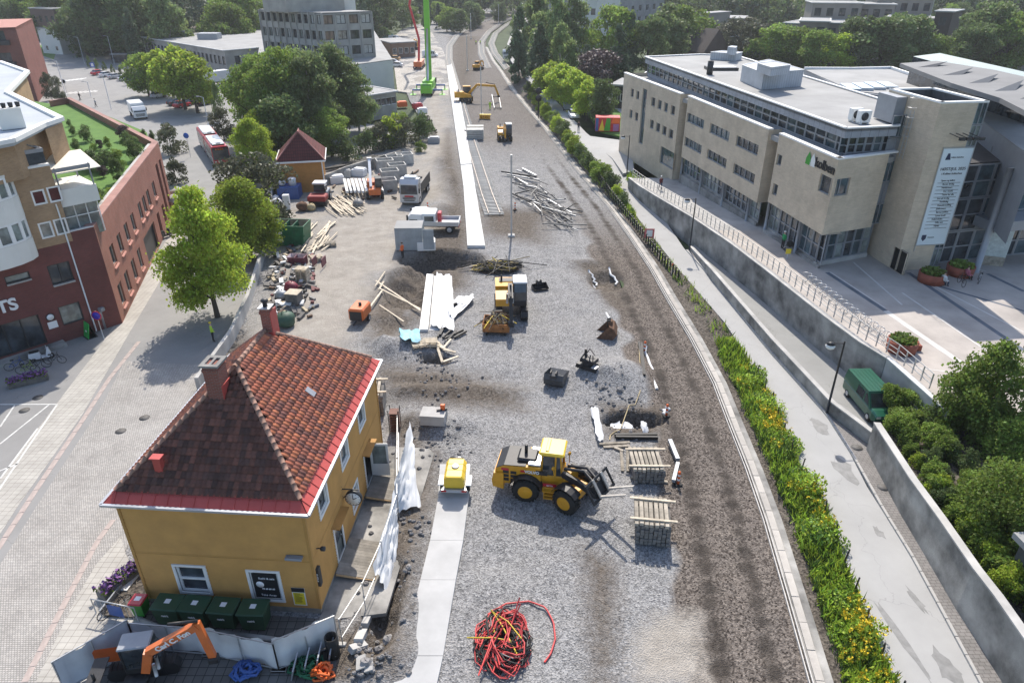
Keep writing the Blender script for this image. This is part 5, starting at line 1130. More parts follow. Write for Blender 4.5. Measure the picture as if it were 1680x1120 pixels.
block('cream_house','cream rendered house beside the black timber house','house',ub(1042,152),ub(1090,150),12,1.5,6.5,OFL,ROOF_D,((3,4.8),),3,1.2,edge=OFL)
block('gable_house','dark brown house with a steep gable roof','house',ub(1150,215),ub(1190,222),16,0,5,APD,mat('roof_dark_brown',(.07,.055,.05),.8),((2,4),),3,1.3,gable=-6)
block('timber_flats','dark timber flats with a pale box bay and flat roof','building',ub(1158,262),ub(1212,258),14,0,11,APD,ROOF_L,((5.5,8),),6,1.6,mull=2)
block('box_bay','pale cubic house beside the dark timber flats','house',ub(1140,255),ub(1157,252),12,0,13,APL,ROOF_L,((8,10.5),),1,2.2)
tu=[(1276,1302,232,0,11.5,APL),(1300,1346,228,0,12.3,APB),(1346,1398,236,0,11.2,APB),(1396,1440,232,0,12,APL),(1438,1470,240,0,12.5,APB),(1468,1520,244,0,12,APD),(1514,1541,236,0,14.5,mat('flats_black',(.045,.038,.037),.8)),
    (1318,1396,252,0,16,APL),(1394,1450,255,0,15.5,APL),(1420,1510,262,0,17,APL),(1480,1510,275,0,19.5,OFL)]
nm=['corner','wide','awning','middle','narrow','maroon','black gabled end','upper left','upper middle','upper right','topmost pale']
for (u0,u1,y,z0,z1,mt),k in zip(tu,nm):
    block('terraced_flats','%s flat roofed volume of the brown terraced flats by the lake'%k,'building',ub(u0,y),ub(u1,y-3),14,z0,z1,mt,ROOF_L,((z1-8.2,z1-6),(z1-3.6,z1-1.2)),max(1,int((u1-u0)/16)),2.0,frame=DARKM,mull=2,edge=OFL)['group']='terraced flats'
block('boat_house','small beige boat house by the lake shore','house',ub(1543,238),ub(1568,236),10,0,5,APL,APL,(),0)
block('lake_house','white gabled house among trees by the lake','house',ub(1652,215),ub(1690,210),14,0,7,OFL,ROOF_L,((3,5),),2,1.2,gable=3)
block('brown_house','brown boarded house over a white ground floor at the forest edge','house',ub(72,262),ub(104,258),14,0,8,OFL,ROOF_L,((1,2.6),),2,1.3); block('brown_upper','maroon upper storey with a flat pale roof at the forest edge','house',ub(69,263),ub(108,257),15,8.05,14,APD,ROOF_L,((10,12),),4,1.4,frame=DARKM)
block('brick_shed','low brick workshop with a pale sheet roof beyond the crane','shed',ub(644,248),ub(682,252),14,0,4.5,mat_brick('shed_brick',(.3,.2,.15),(.25,.17,.13),(.2,.18,.16),.5,.2),ROOF_L,((1.2,3),),4,1.4,over=.6)
sh=wthing('bus_shelter','glass bus shelter with a flat roof beside the forest','shelter',tuple(at(212,104))); p=at(212,104); m=M(); m.box(p.x-5,p.x+5,p.y-1,p.y+1.2,2.6,2.8); m.obj('roof',ROOF_L,sh); m=M(); m.box(p.x-4.8,p.x+4.8,p.y+.9,p.y+1,0,2.6); m.obj('back_glass',GLASS,sh); m=M(); [m.box(p.x+k-.06,p.x+k+.06,p.y-.8,p.y-.7,0,2.6) for k in (-4.8,-1.6,1.6,4.8)]; m.obj('post',DARKM,sh)
# ================= VEGETATION =================
L_LIME=mat_leaf('leaf_lime',(0.19, 0.28, 0.03),(0.42, 0.52, 0.07),0.5); L_MID=mat_leaf('leaf_mid',(0.12, 0.19, 0.035),(0.26, 0.36, 0.075),0.48); L_DARK=mat_leaf('leaf_dark',(0.08, 0.125, 0.045),(0.16, 0.22, 0.075),0.4)
L_BIRCH=mat_leaf('leaf_birch',(0.13, 0.19, 0.07),(0.25, 0.32, 0.12),0.48); L_CON=mat_leaf('leaf_conifer',(0.05, 0.08, 0.045),(0.11, 0.16, 0.08),0.25); L_GREY=mat_leaf('leaf_grey',(.09,.10,.055),(.17,.18,.11),.25); L_PURP=mat_leaf('leaf_purple',(.06,.04,.045),(.12,.085,.085),.2)
BARK=mat('bark',(.10,.08,.065),.95,.3,4,.4,12); BARK_B=mat('birch_bark',(.5,.48,.45),.9,.4,3,.2)
def leaf_mesh(name,pts,size,mt,rng,droop=.0,nrm=None,flat=.5,wid=.55):
    # a cloud of small leaf sprays, each a bent quad
    n=len(pts); d=rng.normal(size=(n,3)); 
    if nrm is not None: d=d*flat+nrm
    d[:,2]+=.25; d/=np.linalg.norm(d,axis=1)[:,None]+1e-9
    t=np.cross(d,rng.normal(size=(n,3))); t/=np.linalg.norm(t,axis=1)[:,None]+1e-9; b=np.cross(d,t)
    b[:,2]-=droop; sz=size*(.45+1.0*rng.random(n)**1.5)[:,None]; w=sz*wid
    v=np.stack([pts-b*sz*.6,pts+t*w+d*sz*.1,pts+b*sz*.7-d*sz*.12,pts-t*w+d*sz*.1],1).reshape(-1,3)
    me=bpy.data.meshes.new(name); f=np.arange(n*4).reshape(-1,4); me.from_pydata(v.tolist(),[],f.tolist()); me.materials.append(mt); return me
def crown_pts(rng,n,shape,nb=28,br=.38,shell=.8):
    # shape(z01)->radius; blobs fill the crown, leaves sit on the outside of the blobs
    bl=[]
    while len(bl)<nb:
        z=rng.random(); r=shape(z); 
        if r<=0: continue
        a=rng.random()*2*pi; q=r*(rng.random()**.5)*.92; bl.append((q*cos(a),q*sin(a),z,br*(.65+.6*rng.random())*(.45+.55*min(1,r/.45))))
    bl=np.array(bl); k=rng.choice(nb,n,p=bl[:,3]**2/np.sum(bl[:,3]**2)); d=rng.normal(size=(n,3)); d/=np.linalg.norm(d,axis=1)[:,None]
    d[:,2]=np.where((d[:,2]<-.3)&(rng.random(n)<.6),-d[:,2],d[:,2])
    rr=(shell-.3+(1.3-shell)*rng.random(n)**.45)*(.8+.4*rng.random(n)); p=bl[k,:3].copy(); s=bl[k,3]*rr
    p[:,0]+=d[:,0]*s; p[:,1]+=d[:,1]*s; p[:,2]+=d[:,2]*s*.8; p+=rng.normal(size=p.shape)*.012*(rng.random(n)**2*3)[:,None]
    return p,d
SH={'round':lambda z:.5*max(0,1-((z-.48)/.56)**2)**.5,'tall':lambda z:.42*max(0,1-((z-.36)/.66)**2)**.75,'birch':lambda z:.40*max(0,(1-z))**.45*min(1,.35+z*2.2),
    'cone':lambda z:.30*(1-z)**.85+.015,'column':lambda z:.5*min(1,(1-z)*3)**.6*min(1,.6+z*2),'bush':lambda z:.55*max(0,1-(z*.95)**2)**.5,'wide':lambda z:.62*max(0,1-((z-.42)/.6)**2)**.5}
PROTO={}
def proto(kind,mt,n,seed,size,nb=28,br=.2,trunk=.2,bark=None,flat=.55,droop=0.0):
    # unit tree: height 1, crown from z=trunk to 1
    rng=np.random.default_rng(seed); p,d=crown_pts(rng,n,SH[kind],nb,br)
    p[:,2]=trunk+p[:,2]*(1-trunk); p=p[p[:,2]>trunk*.6]; d=d[:len(p)]
    if kind=='cone':
        a=np.arctan2(p[:,1],p[:,0]); r=np.hypot(p[:,0],p[:,1]); lay=np.sin(p[:,2]*38+a*2)*.06; p[:,2]-=r*.22; p[:,:2]*=(1+lay*3)[:,None]
    cm=leaf_mesh('crown',p,size,mt,rng,droop,d,flat)
    m=M(); tr=.02 if kind in('birch','cone') else .028; top=.92 if kind in ('cone','birch') else .6
    pts=[(0,0,-.02),(.004,0,trunk*.5),(.012,.008,trunk+.1),(.0,.012,top*.75),(.006,0,top)]; m.tube(pts,[tr*1.25,tr,tr*.8,tr*.45,tr*.12],7)
    if kind not in ('cone','column','bush'):
        for k in range(9):
            a=k*2.4+seed; z=trunk*.9+k*.055; l=SH[kind](min(.9,(z-trunk)/(1-trunk)+.15))*.85
            m.tube([(0,0,z),(cos(a)*l*.5,sin(a)*l*.5,z+l*.35),(cos(a)*l,sin(a)*l,z+l*.75)],[tr*.42,tr*.28,tr*.08],5)
    tm=m.mesh('trunk'); tm.materials.append(bark or BARK); return cm,tm
PR={'lime':[proto('tall',L_LIME,9880,s,0.0374,34,.2,.2) for s in (1,2)],'mid':[proto('round',L_MID,7980,s,0.0374,30,.2,.16) for s in (3,4)],'dark':[proto('round',L_DARK,7980,s,0.0374,30,.2,.14) for s in (5,6)],
 'birch':[proto('birch',L_BIRCH,9880,s,0.0286,44,.13,.12,BARK_B,.7,.5) for s in (7,8)],'con':[proto('cone',L_CON,6840,s,0.0340,60,.10,.06,None,.5,.35) for s in (9,10)],'grey':[proto('wide',L_GREY,5700,s,0.0408,26,.22,.12) for s in (11,)],
 'purple':[proto('round',L_PURP,4940,s,0.0408,24,.2,.15) for s in (12,)],'col':[proto('column',L_DARK,2850,s,0.0476,26,.2,.05) for s in (13,)],'bush':[proto('bush',L_MID,2850,s,0.0612,18,.25,.02) for s in (14,)],'dbush':[proto('bush',L_DARK,2850,s,0.0544,18,.25,.02) for s in (15,)],'gbush':[proto('bush',L_GREY,2470,s,0.0612,18,.25,.02) for s in (16,)],
 'lbush':[proto('bush',L_LIME,2470,s,0.0612,18,.25,.02) for s in (17,)]}
BIG={'slim':proto('tall',L_MID,26000,29,.022,136,0.123,.08),'lime':proto('tall',L_LIME,28500,21,0.0204,60,.17,.17),'mid':proto('tall',L_MID,26600,23,0.0218,60,.17,.14),'birch':proto('birch',L_BIRCH,28500,22,0.0177,80,.11,.1,BARK_B,.7,.5),'dark':proto('round',L_MID,30400,24,0.0204,70,.16,.08)}
def tree(p,h,kind,label,w=1.0,group=None,name='tree',cat='tree',big=False,wy=None):
    t=thing(name,label,cat,p,random.random()*6.28,group); cm,tm=BIG[kind] if big else random.choice(PR[kind])
    for nme,me in (('trunk',tm),('crown',cm)):
        o=bpy.data.objects.new(nme,me); COL.objects.link(o); o.parent=t; o.scale=(h*w,h*(wy or w),h)
        if nme=='crown' and kind in('col','bush','dbush','gbush','lbush'): pass
    return t
def tpx(u,v,vt,z=0): return at(u,v,z),tall(u,v,z,vt)
# street trees left of the site
for (u,v,vt,k,w,lb,b) in ((357,520,320,'lime',.7,'big bright green maple nearest the yellow house roof on the street side',1),(412,425,300,'lime',1.0,'bright green street tree just behind the nearest maple',1),(392,356,292,'lime',1.0,'small bright green street tree in front of the olive one',0),(425,370,262,'grey',1.0,'olive drab tree between two bright green street trees',0),(425,300,200,'lime',.8,'tall yellow green tree left of the small orange house',1),(432,268,185,'lime',.8,'yellow green tree above the olive one by the bus',0),(452,318,262,'lime',.7,'low yellow green tree against the orange house wall',0)):
    p,h=tpx(u,v,vt); tree(p,h,k,lb,w,'street trees beside the site',big=bool(b))
for (u,v,vt,k,w,lb) in ((440,238,95,'mid',.9,'leafy tree at the left of the big clump by the office'),(480,248,85,'mid',.85,'tall leafy tree in the middle of the clump by the office'),(520,250,88,'birch',1.0,'birch on the clump edge in front of the office tower'),(560,222,70,'birch',1.0,'tall thin birch standing before the office podium'),(590,215,105,'birch',.9,'slender birch at the right end of the clump'),(470,268,165,'dark',1.0,'dark tree at the foot of the clump behind the orange house'),(545,258,180,'mid',1.0,'lower leafy tree right of the orange house roof'),(430,215,120,'lime',.9,'yellow green tree at the left rear of the clump'),(505,225,80,'birch',.9,'birch at the back of the clump near the office corner')):
    p,h=tpx(u,v,vt); tree(p,h,k,lb,w,'clump of trees by the office',big=k in('mid','birch'))
for u,v,vt,lb in ((270,160,86,'leftmost round tree over the parked cars'),(305,180,82,'bright tree in the middle of the car park row'),(325,186,92,'rightmost round tree of the car park row'),(245,158,92,'small dark tree at the left end of the car park row')):
    p,h=tpx(u,v,vt); tree(p,h,'mid' if 'dark' in lb else 'lime',lb,1.0,'car park trees')
for i,u in enumerate(range(148,236,13)):
    p,h=tpx(u,112+i*4.6,92+i*4.8); tree(p,h,'col','clipped dark column conifer, number %s along the car park edge from the forest'%('one','two','three','four','five','six','seven')[i],.36,'column conifers','conifer','conifer')
for u,v,vt,w,lb in ((362,198,136,.3,'tall dark column conifer beside the white box truck'),(368,230,180,.7,'grey green shrub below the column conifer'),(86,165,122,.45,'thin pale tree on the traffic island by the crossing'),(100,168,128,.45,'second thin pale tree on the traffic island'),(283,252,206,.75,'pale green shrub tree at the corner of the brick wing'),(290,300,262,.8,'low hedge mound in the bed beside the brick wing')):
    p,h=tpx(u,v,vt); tree(p,h,'col' if w==.3 else ('gbush' if v>240 else 'grey'),lb,w,None,'shrub' if v>170 else 'tree','shrub' if v>170 else 'tree')
# hedges and shrubs along the haul road
for i,(u,v,vt,k,lb) in enumerate(((600,252,212,'dbush','dark shrub at the left of the bank below the office'),(625,246,204,'gbush','grey green shrub on the bank below the office'),(645,240,190,'lbush','bright green shrub in the middle of the bank'),(665,240,196,'gbush','brownish shrub on the bank near the road'),(688,230,186,'dbush','dark round shrub at the road end of the bank'),(700,222,192,'gbush','small grey shrub beside the concrete block'),(570,265,222,'dbush','dark shrub behind the concrete wall'),(690,250,232,'bush','low green tuft by the haul road'),(655,222,186,'bush','green shrub against the annex wall'))):
    p,h=tpx(u,v,vt); tree(p,h,k,lb,.9,'shrubs on the bank','shrub','shrub')
# roof garden
GZ=8.2
for u,v,vt,w,k,lb in ((115,207,196,.8,'dbush','small round clipped shrub near the lawn edge'),(122,222,207,.8,'dbush','round clipped shrub against the flats'),(145,232,206,.85,'dbush','spreading dark garden shrub in the lawn'),(128,248,228,.75,'dbush','dark rounded shrub behind the awning'),(155,247,236,.9,'bush','small green cone shrub'),(165,245,230,.8,'purple','purple leaved garden shrub'),(178,243,225,.5,'bush','little standard tree in a garden pot'),(205,230,207,.9,'purple','flowering shrub below the parapet'),(216,245,216,.8,'dbush','tall rounded dark shrub by the parapet'),(222,262,228,.8,'dbush','biggest dark green clipped shrub'),(150,278,246,1.2,'dbush','long dark clipped hedge mound'),(175,280,248,1.1,'dbush','dark hedge mound beside the long one'),(195,275,246,.7,'bush','loose green shrub in front of the biggest one'),(195,298,260,.55,'dark','round headed small tree in a pot'),(170,290,272,.9,'purple','pink flowering bush under the hedge'),(165,335,302,.6,'dbush','dark upright shrub beside the balcony'),(160,345,318,.8,'bush','loose green shrub at the veranda corner'),(237,228,212,.6,'dbush','small conical shrub at the far parapet'),(252,232,214,.5,'dbush','upright dark conifer at the parapet corner'),(180,318,310,1.2,'lbush','yellow flowering tub plant')):
    p=at(u,v,GZ); h=max(.6,tall(u,v,GZ,vt)); tree(p,h,k,lb,w,'roof garden shrubs','garden_shrub','shrub')
# right bank above the graffiti wall
for u,v,vt,k,w,lb,b in ((1578,745,588,'slim',.72,'tall dark leafy tree beside the plaza above the graffiti wall',1),(1660,800,700,'dark',.95,'broad dark tree at the right edge above the graffiti wall',1),(1640,930,790,'dark',.8,'dark bushy tree low at the right edge',1)):
    p,h=tpx(u,v,vt); tree(p,h*1.12,k,lb,w,'trees above the graffiti wall',big=bool(b))
k=0
rb=[]
for i in range(34):
    t=i/33; g=GW[0].lerp(GW[1],min(1,t*4)) if t<.25 else (GW[1].lerp(GW[4],(t-.25)/.75)); 
    for j in range(2):
        rb.append((g.x+1.0+j*1.9+random.random()*1.0,g.y+random.uniform(-.4,.4)+.3,random.uniform(1.0,1.8)))
BANK=[(p.x+.4,p.y,1.9) for p in GW]
strip('planted_bank',[Vector((p.x+.3,p.y,1.5)) for p in GW],[Vector((p.x+9,p.y+2,2.3)) for p in GW],SOIL,0,1.0)
adj=['broad','ragged','small','dense','pale']
for n_,(x,y,h) in enumerate(rb):
    kk=random.choice(['bush','bush','dbush','lbush']); tree((x,y,1.5),h,kk,'leafy shrub along the top of the graffiti wall, %s from the van end'%nth(n_),.8,'shrubs along the graffiti wall','shrub','shrub')
for u,v,w in ((1480,690,1.0),(1500,660,1.0),(1515,690,.9),(1470,655,.9),(1460,650,.7),(1530,720,1.0)):
    p=at(u,v,2.0); tree((p.x,p.y,1.2),1.7,'bush','light green shrub at the bank head near the van, %s by distance'%nth(['1480','1470','1460','1500','1515','1530'].index(str(u))),w,'shrubs by the van','shrub','shrub')
# park and lane trees
LT_=[(852,130,20,'con',.75,'dark spruce by the lane near the white truck'),(880,108,0,'birch',1,'tall birch nearest the lane in the park'),(905,120,0,'birch',1.0,'tall pale birch beside the dark pines'),(935,118,0,'birch',1,'birch in front of the white flats'),(918,150,48,'birch',.8,'lower birch beside the purple tree'),(885,150,45,'con',.9,'dark pine beside the lane'),(905,165,108,'lime',1.2,'bright green lime at the head of the lane row'),(925,178,112,'lime',1.1,'second bright lime along the lane row'),(945,185,122,'lime',1.0,'third bright lime along the lane row'),(962,198,138,'lime',.9,'young lime near the bins'),(985,205,138,'dark',.8,'dark round tree by the painted container'),(975,160,90,'purple',1.2,'purple leaved tree behind the lime row'),(1010,150,48,'con',.9,'dark pine in front of the black house'),(960,140,78,'con',1.1,'dark pine left of the purple tree'),(995,120,22,'mid',.9,'bright leafy tree under the grey flats'),(1030,122,28,'con',.8,'spruce beside the leafy tree'),(1060,120,35,'dark',.9,'dark tree behind the cream house'),(1090,108,15,'birch',1.3,'wide drooping tree behind the culture house'),(1125,108,18,'mid',1,'leafy tree right of the drooping one'),(1150,112,55,'lime',.9,'light green tree behind the roof plant'),(1175,110,60,'grey',1.0,'olive tree behind the roof plant'),(1210,112,35,'grey',1.2,'wide olive tree in the row behind the culture house'),(1240,112,48,'birch',.9,'birch in the row behind the culture house'),(1262,118,45,'mid',1.1,'leafy tree over the flat roof'),(1300,122,50,'mid',1.1,'rounded tree over the flat roof'),(1335,128,55,'mid',1.0,'round bright tree behind the roof edge'),(1372,128,58,'lime',1.0,'light green tree behind the rear roof'),(1405,126,32,'dark',1.1,'large dark tree before the terraced flats'),(1440,128,28,'dark',1.2,'largest dark tree before the terraced flats'),(1480,126,32,'dark',1.1,'wide dark tree at the end of the flats'),(1520,126,62,'mid',1.0,'green tree behind the dark hall roof'),(1552,120,60,'grey',1.0,'grey willow near the lake'),(1580,125,40,'dark',.9,'dark tree beside the lake'),(1605,118,12,'dark',1.0,'tall dark tree by the lake shore'),(1640,122,30,'mid',1.0,'leafy tree at the right edge by the lake'),(1670,118,22,'mid',1.1,'rightmost leafy tree by the lake'),(1625,112,10,'birch',1.0,'tall birch between lake and hall'),(1566,60,8,'dark',.9,'dark tree on the far lake bank'),(1545,60,10,'mid',.9,'tree at the left end of the lake'),(868,85,20,'con',.8,'spruce at the bend of the track'),(845,62,30,'con',.6,'small spruce beside the far catenary mast')]
for u,v,vt,k,w,lb in LT_:
    p=at(u,max(v,40),0 if u>1100 else 1.2); h=min(24,max(4,tall(u,max(v,40),0,max(vt,-40)))); tree(p,h,k,lb,w,'trees in the park and beyond the culture house')
# woods at the back: single trees in front, one mass behind
fr=[]
for i in range(64):
    u=random.uniform(-20,620) if i<44 else random.uniform(620,860)
    y=random.uniform(235,330)
    if u<430: y=np.interp(u,[0,100,140,240,430],[300,290,235,228,262])+random.uniform(0,45)
    elif u<640: y=random.uniform(285,330)
    else: y=random.uniform(330,420)
    fr.append((u,y))
kinds=['con','dark','mid','birch','dark','con']
DESC={'con':'dark spruce','dark':'dark leafy tree','mid':'green leafy tree','birch':'pale birch'}
for i,(u,y) in enumerate(sorted(fr)):
    k=random.choice(kinds); p=ub(u,y); h=random.uniform(13,21)
    if 630<u<860: h*=.5
    tree((p.x,p.y,0),h,k,DESC[k]+' at the front edge of the wood, %s tree from the left'%nth(i),1.0 if k!='con' else .8,'trees along the edge of the wood')
def wood(name,spots,mt,label):
    rng=np.random.default_rng(5); P_=[];D_=[]
    for x,y,z,h,k in spots:
        p,d=crown_pts(rng,560,SH[k],20,.2); p[:,2]=.1+p[:,2]*.9; P_.append(p*h*np.array([1.0,1.0,1])+np.array([x,y,z])); D_.append(d)
    me=leaf_mesh(name,np.concatenate(P_),1.0,mt,rng,.1,np.concatenate(D_),.6); o=bpy.data.objects.new(name,me); COL.objects.link(o); return tag(o,label,'wood',None,'stuff')
sp=[]
for i in range(560):
    y=random.uniform(330,520); u=random.uniform(-120,1800); p=ub(u,y)
    if 640<u<860 and y<430: continue
    if 1530<u<1625 and y<470: continue
    if u>1080 and random.random()<.15: continue
    sp.append((p.x,p.y,(y-330)*.07,random.uniform(14,22),random.choice(['cone','round','tall','birch'])))
for i in range(90):
    p=ub(random.uniform(610,900),random.uniform(430,500)); sp.append((p.x,p.y,2,random.uniform(10,16),random.choice(['round','tall','cone'])))
for i in range(110): p=ub(random.uniform(880,1800),random.uniform(330,370)); sp.append((p.x,p.y,0,random.uniform(13,19),random.choice(['round','tall','birch'])))
for i in range(60): u=random.uniform(-60,430); p=ub(u,random.uniform(300,345)); sp.append((p.x,p.y,1,random.uniform(14,22),random.choice(['cone','round'])))
wood('far_woods',sp[::2],L_DARK,'dark mixed wood closing the view behind the town'); wood('far_conifers',sp[1::2],L_CON,'dark spruce wood closing the view behind the town')
m=M(); m.prism([tuple(ub(u,y)[:2]) for u,y in ((-200,300),(300,310),(620,330),(640,430),(860,430),(880,330),(1500,330),(1520,480),(1640,480),(1660,330),(1900,330),(1900,900),(-200,900))],-.5,-.3); struct(m,'wood_floor',SOIL)
# ---- verge: tall herbs, goldenrod and grass
L_HERB=mat_leaf('leaf_herb',(.20,.31,.03),(.40,.52,.07),.3,.3,1.1); L_HERB2=mat_leaf('leaf_herb_dark',(.07,.13,.03),(.15,.24,.05),.25,.3,1.1); FLOW=mat('flower_yellow',(.72,.52,.02),.7,.2,8)
def herb(seed,n,h,r,mt,flower=0,size=.16):
    rng=np.random.default_rng(seed); a=rng.random(n)*6.28; q=r*rng.random(n)**.6; z=h*rng.random(n)**.7*(1-.35*(q/r)**2); lean=1+.5*z/h
    p=np.stack([np.cos(a)*q*lean,np.sin(a)*q*lean,z],1); me=leaf_mesh('leaves',p,size,mt,rng,-.7,None)
    f=None
    if flower:
        k=flower; a=rng.random(k)*6.28; q=r*.9*rng.random(k)**.5; p=np.stack([np.cos(a)*q*1.3,np.sin(a)*q*1.3,h*(.8+.3*rng.random(k))],1)
        p=np.repeat(p,5,0)+rng.normal(size=(k*5,3))*.06; f=leaf_mesh('flowers',p,.11,FLOW,rng,0,None)
    return me,f
HB=[herb(31,420,1.0,.6,L_HERB,0,.11),herb(32,420,.8,.65,L_HERB2,0,.11),herb(33,240,1.15,.5,L_HERB,12,.12),herb(34,220,1.0,.5,L_HERB,16,.12),herb(35,380,.6,.65,L_HERB,0,.10)]
def vx(y,t): a,b=kerb_x(y)+1.1,interp(RL,y)-.15; return lerp(a,b,t)
cnt=0; gold=0; WV=[]
y=19.0
while y<72 and cnt<420:
    wd=interp(RL,y)-kerb_x(y)
    dens=3.4 if y<47 else .0
    for j in range(int(dens+random.random()*.8)):
        t=random.uniform(.28,.98); x=vx(y,t); k=random.choices(range(5),(4,4,1.1,.9,3))[0]; me,f=HB[k]
        if not f and (random.random()<.3 or vnoise(np.array([x*1.0]),np.array([y*1.0]),1.3,33)[0]<.5): continue
        if not f: WV.append((me,x,y+random.uniform(-.15,.15),random.uniform(.45,1.25)*(.75 if t<.45 else 1),random.random()*6)); cnt+=1; continue
        if f and vnoise(np.array([x+40.]),np.array([y+9.]),2.2,51)[0]<.45: continue
        nmz='goldenrod'
        o=bpy.data.objects.new(nmz,None); COL.objects.link(o); o.location=(x,y+random.uniform(-.15,.15),-.05); s=random.uniform(.6,1.15)*(.75 if t<.45 else 1); o.scale=(s,s,s*random.uniform(.8,1.15)); o.rotation_euler=(0,0,random.random()*6)
        tag(o,'yellow flowering goldenrod clump on the verge, %s from the bottom of the picture'%nth(gold),'plant','goldenrod clumps on the verge')
        c=bpy.data.objects.new('leaves',me); COL.objects.link(c); c.parent=o
        if f: c=bpy.data.objects.new('flowers',f); COL.objects.link(c); c.parent=o
        cnt+=1; gold+=1
    y+=.3
vs=[];
for me,x,y,s,a in WV:
    q=np.empty(len(me.vertices)*3,np.float32); me.vertices.foreach_get('co',q); q=q.reshape(-1,3)*s; c_,s_=cos(a),sin(a); vs.append(np.stack([q[:,0]*c_-q[:,1]*s_+x,q[:,0]*s_+q[:,1]*c_+y,q[:,2]*random.uniform(.8,1.3)-.05],1))
vs=np.concatenate(vs); hm_=bpy.data.meshes.new('verge_herbs'); hm_.from_pydata(vs.tolist(),[],np.arange(len(vs)).reshape(-1,4).tolist()); hm_.materials.append(L_HERB); hm_.materials.append(L_HERB2); hm_.polygons.foreach_set('material_index',np.repeat(RNG.random(len(vs)//400+1)<.45,100)[:len(vs)//4].astype(np.int32)); o=bpy.data.objects.new('verge_herbs',hm_); COL.objects.link(o); tag(o,'tall fresh green herbs crowding the verge beside the lane','plants',None,'stuff')
def carpet(name,spots,mt,size,hgt,label,per=1):
    rng=np.random.default_rng(9); p=np.array(spots); p=np.repeat(p,per,0)+rng.normal(size=(len(p)*per,3))*np.array([.12,.12,0]); p[:,2]+=rng.random(len(p))*hgt
    me=leaf_mesh(name,p,size*2.3,mt,rng,-1.3,None,.5,.16); o=bpy.data.objects.new(name,me); COL.objects.link(o); return tag(o,label,'ground cover',None,'stuff')
s1=[];s2=[]
for i in range(9500):
    y=18.5+(random.random()**1.2)*100; t=random.uniform(.12,1) if y<50 else random.uniform(.3,.95)
    if 52<y<84 : 
        if random.random()<.93: continue
    z=zroad(y)*t; (s1 if random.random()<.6 else s2).append((vx(y,t),y,z-.05))
for i in range(900):
    y=random.uniform(84,150); t=random.uniform(.15,.9); s1.append((vx(y,t),y,zroad(y)*t)); 
carpet('verge_grass',s1,L_HERB,.13,.5,'long bright grass covering the verge beside the track',5); carpet('verge_weeds',s2,L_HERB2,.14,.45,'dark low weeds covering the verge beside the track',5)
for i in range(26):
    y=88+i*3.4; t=random.uniform(.35,.75); tree((vx(y,t),y,zroad(y)*t-.1),random.uniform(1.6,3.0),random.choice(['bush','lbush','dbush']),'round green bush on the far lane slope, %s from the near end'%nth(i),.9,'bushes on the slope','shrub','shrub')
# strip between lane and walkway wall
s3=[]
for i in range(420):
    t=random.random(); p=TW[0].lerp(TW[3],t); q=atf(lerp(1034,1096,t),lerp(296,352,t),zroad); s3.append((q.x+random.uniform(-.5,.3),q.y,q.z))
carpet('wall_foot_weeds',s3,L_HERB,.28,.6,'weeds along the foot of the plaza wall by the lane',3)
# ================= RAILWAY =================
LID=mat('trough_lid',(.46,.43,.39),.85,.15,1,.15,rnd=.12); RAIL=mat('rail_steel',(.33,.29,.26),.5,.2,2,metal=.5); SLP=mat('sleeper_concrete',(.50,.49,.46),.9,.15,2,rnd=.12)
ct=wthing('cable_trough','long pale concrete cable trough running beside the track to the far bend','cable trough',tuple(KERB[0]))
tr=offset(KERB[:19],.0); n_=170; q=resample(tr,n_)
seg=length(tr)/(n_-1); lm=M(); lm.box(-seg/2+.012,seg/2-.012,-.19,.19,.1,.17,.012); lme=lm.mesh('trough_lid'); lme.materials.append(LID)
for a,b in zip(q,q[1:]):
    c=(a+b)/2; d=(b-a).normalized(); o=bpy.data.objects.new('trough_lid',lme); COL.objects.link(o); o.parent=ct; o.matrix_parent_inverse=WC[ct.name]; o.location=(c.x+.2,c.y,c.z+random.uniform(-.008,.012)); o.rotation_euler=(0,0,atan2(d.y,d.x)+random.uniform(-.006,.006))
def ribbon(pts,w,z0,z1):
    m=M(); a=offset(pts,-w/2); b=offset(pts,w/2)
    for i in range(len(pts)-1):
        P0=[(p.x,p.y,p.z+z) for p in (a[i],a[i+1],b[i+1],b[i]) for z in (z0,z1)]
        m.add(P0,[(1,3,5,7),(0,1,3,2),(6,4,5,7)])
    return m
base=offset(tr,.32); ribbon(base,.95,-.3,.09).obj('trough_body',CONC_OLD,ct)
for d in (-.28,-.12): ribbon(offset(tr,d),.05,-.05,.14).obj('steel_rail',mat('rail_pale',(.5,.48,.45),.5,.15),ct)
def track(name,label,cpx,z,nsl,far=True):
    c=[at(u,v,z) for u,v in cpx]; t=wthing(name,label,'track',tuple(c[0])); L=length(c); q=resample(c,int(L/1.2))
    for s in (-.7175,.7175): ribbon(offset(q,s),.08,.0,.26).obj('rail',RAIL,t)
    sm=M(); sm.box(-1.25,1.25,-.12,.12,-.06,.06,.02); sme=sm.mesh('sleeper'); sme.materials.append(SLP); ns=int(L/.6); sq=resample(c,ns); mm=M()
    for i,(a,b) in enumerate(zip(sq,sq[1:])):
        d=(b-a).normalized(); an=atan2(d.y,d.x)-pi/2
        if i<nsl:
            o=bpy.data.objects.new('sleeper',sme); COL.objects.link(o); o.parent=t; o.matrix_parent_inverse=WC[t.name]; o.location=(a.x,a.y,a.z+.06); o.rotation_euler=(0,0,an)
        else: mm.X=Matrix.Translation((a.x,a.y,a.z+.01))@Matrix.Rotation(an,4,'Z'); mm.box(-1.25,1.25,-.12,.12,-.05,.06)
    mm.X=None
    if mm.f: mm.obj('sleepers',SLP,t)['kind']='stuff'
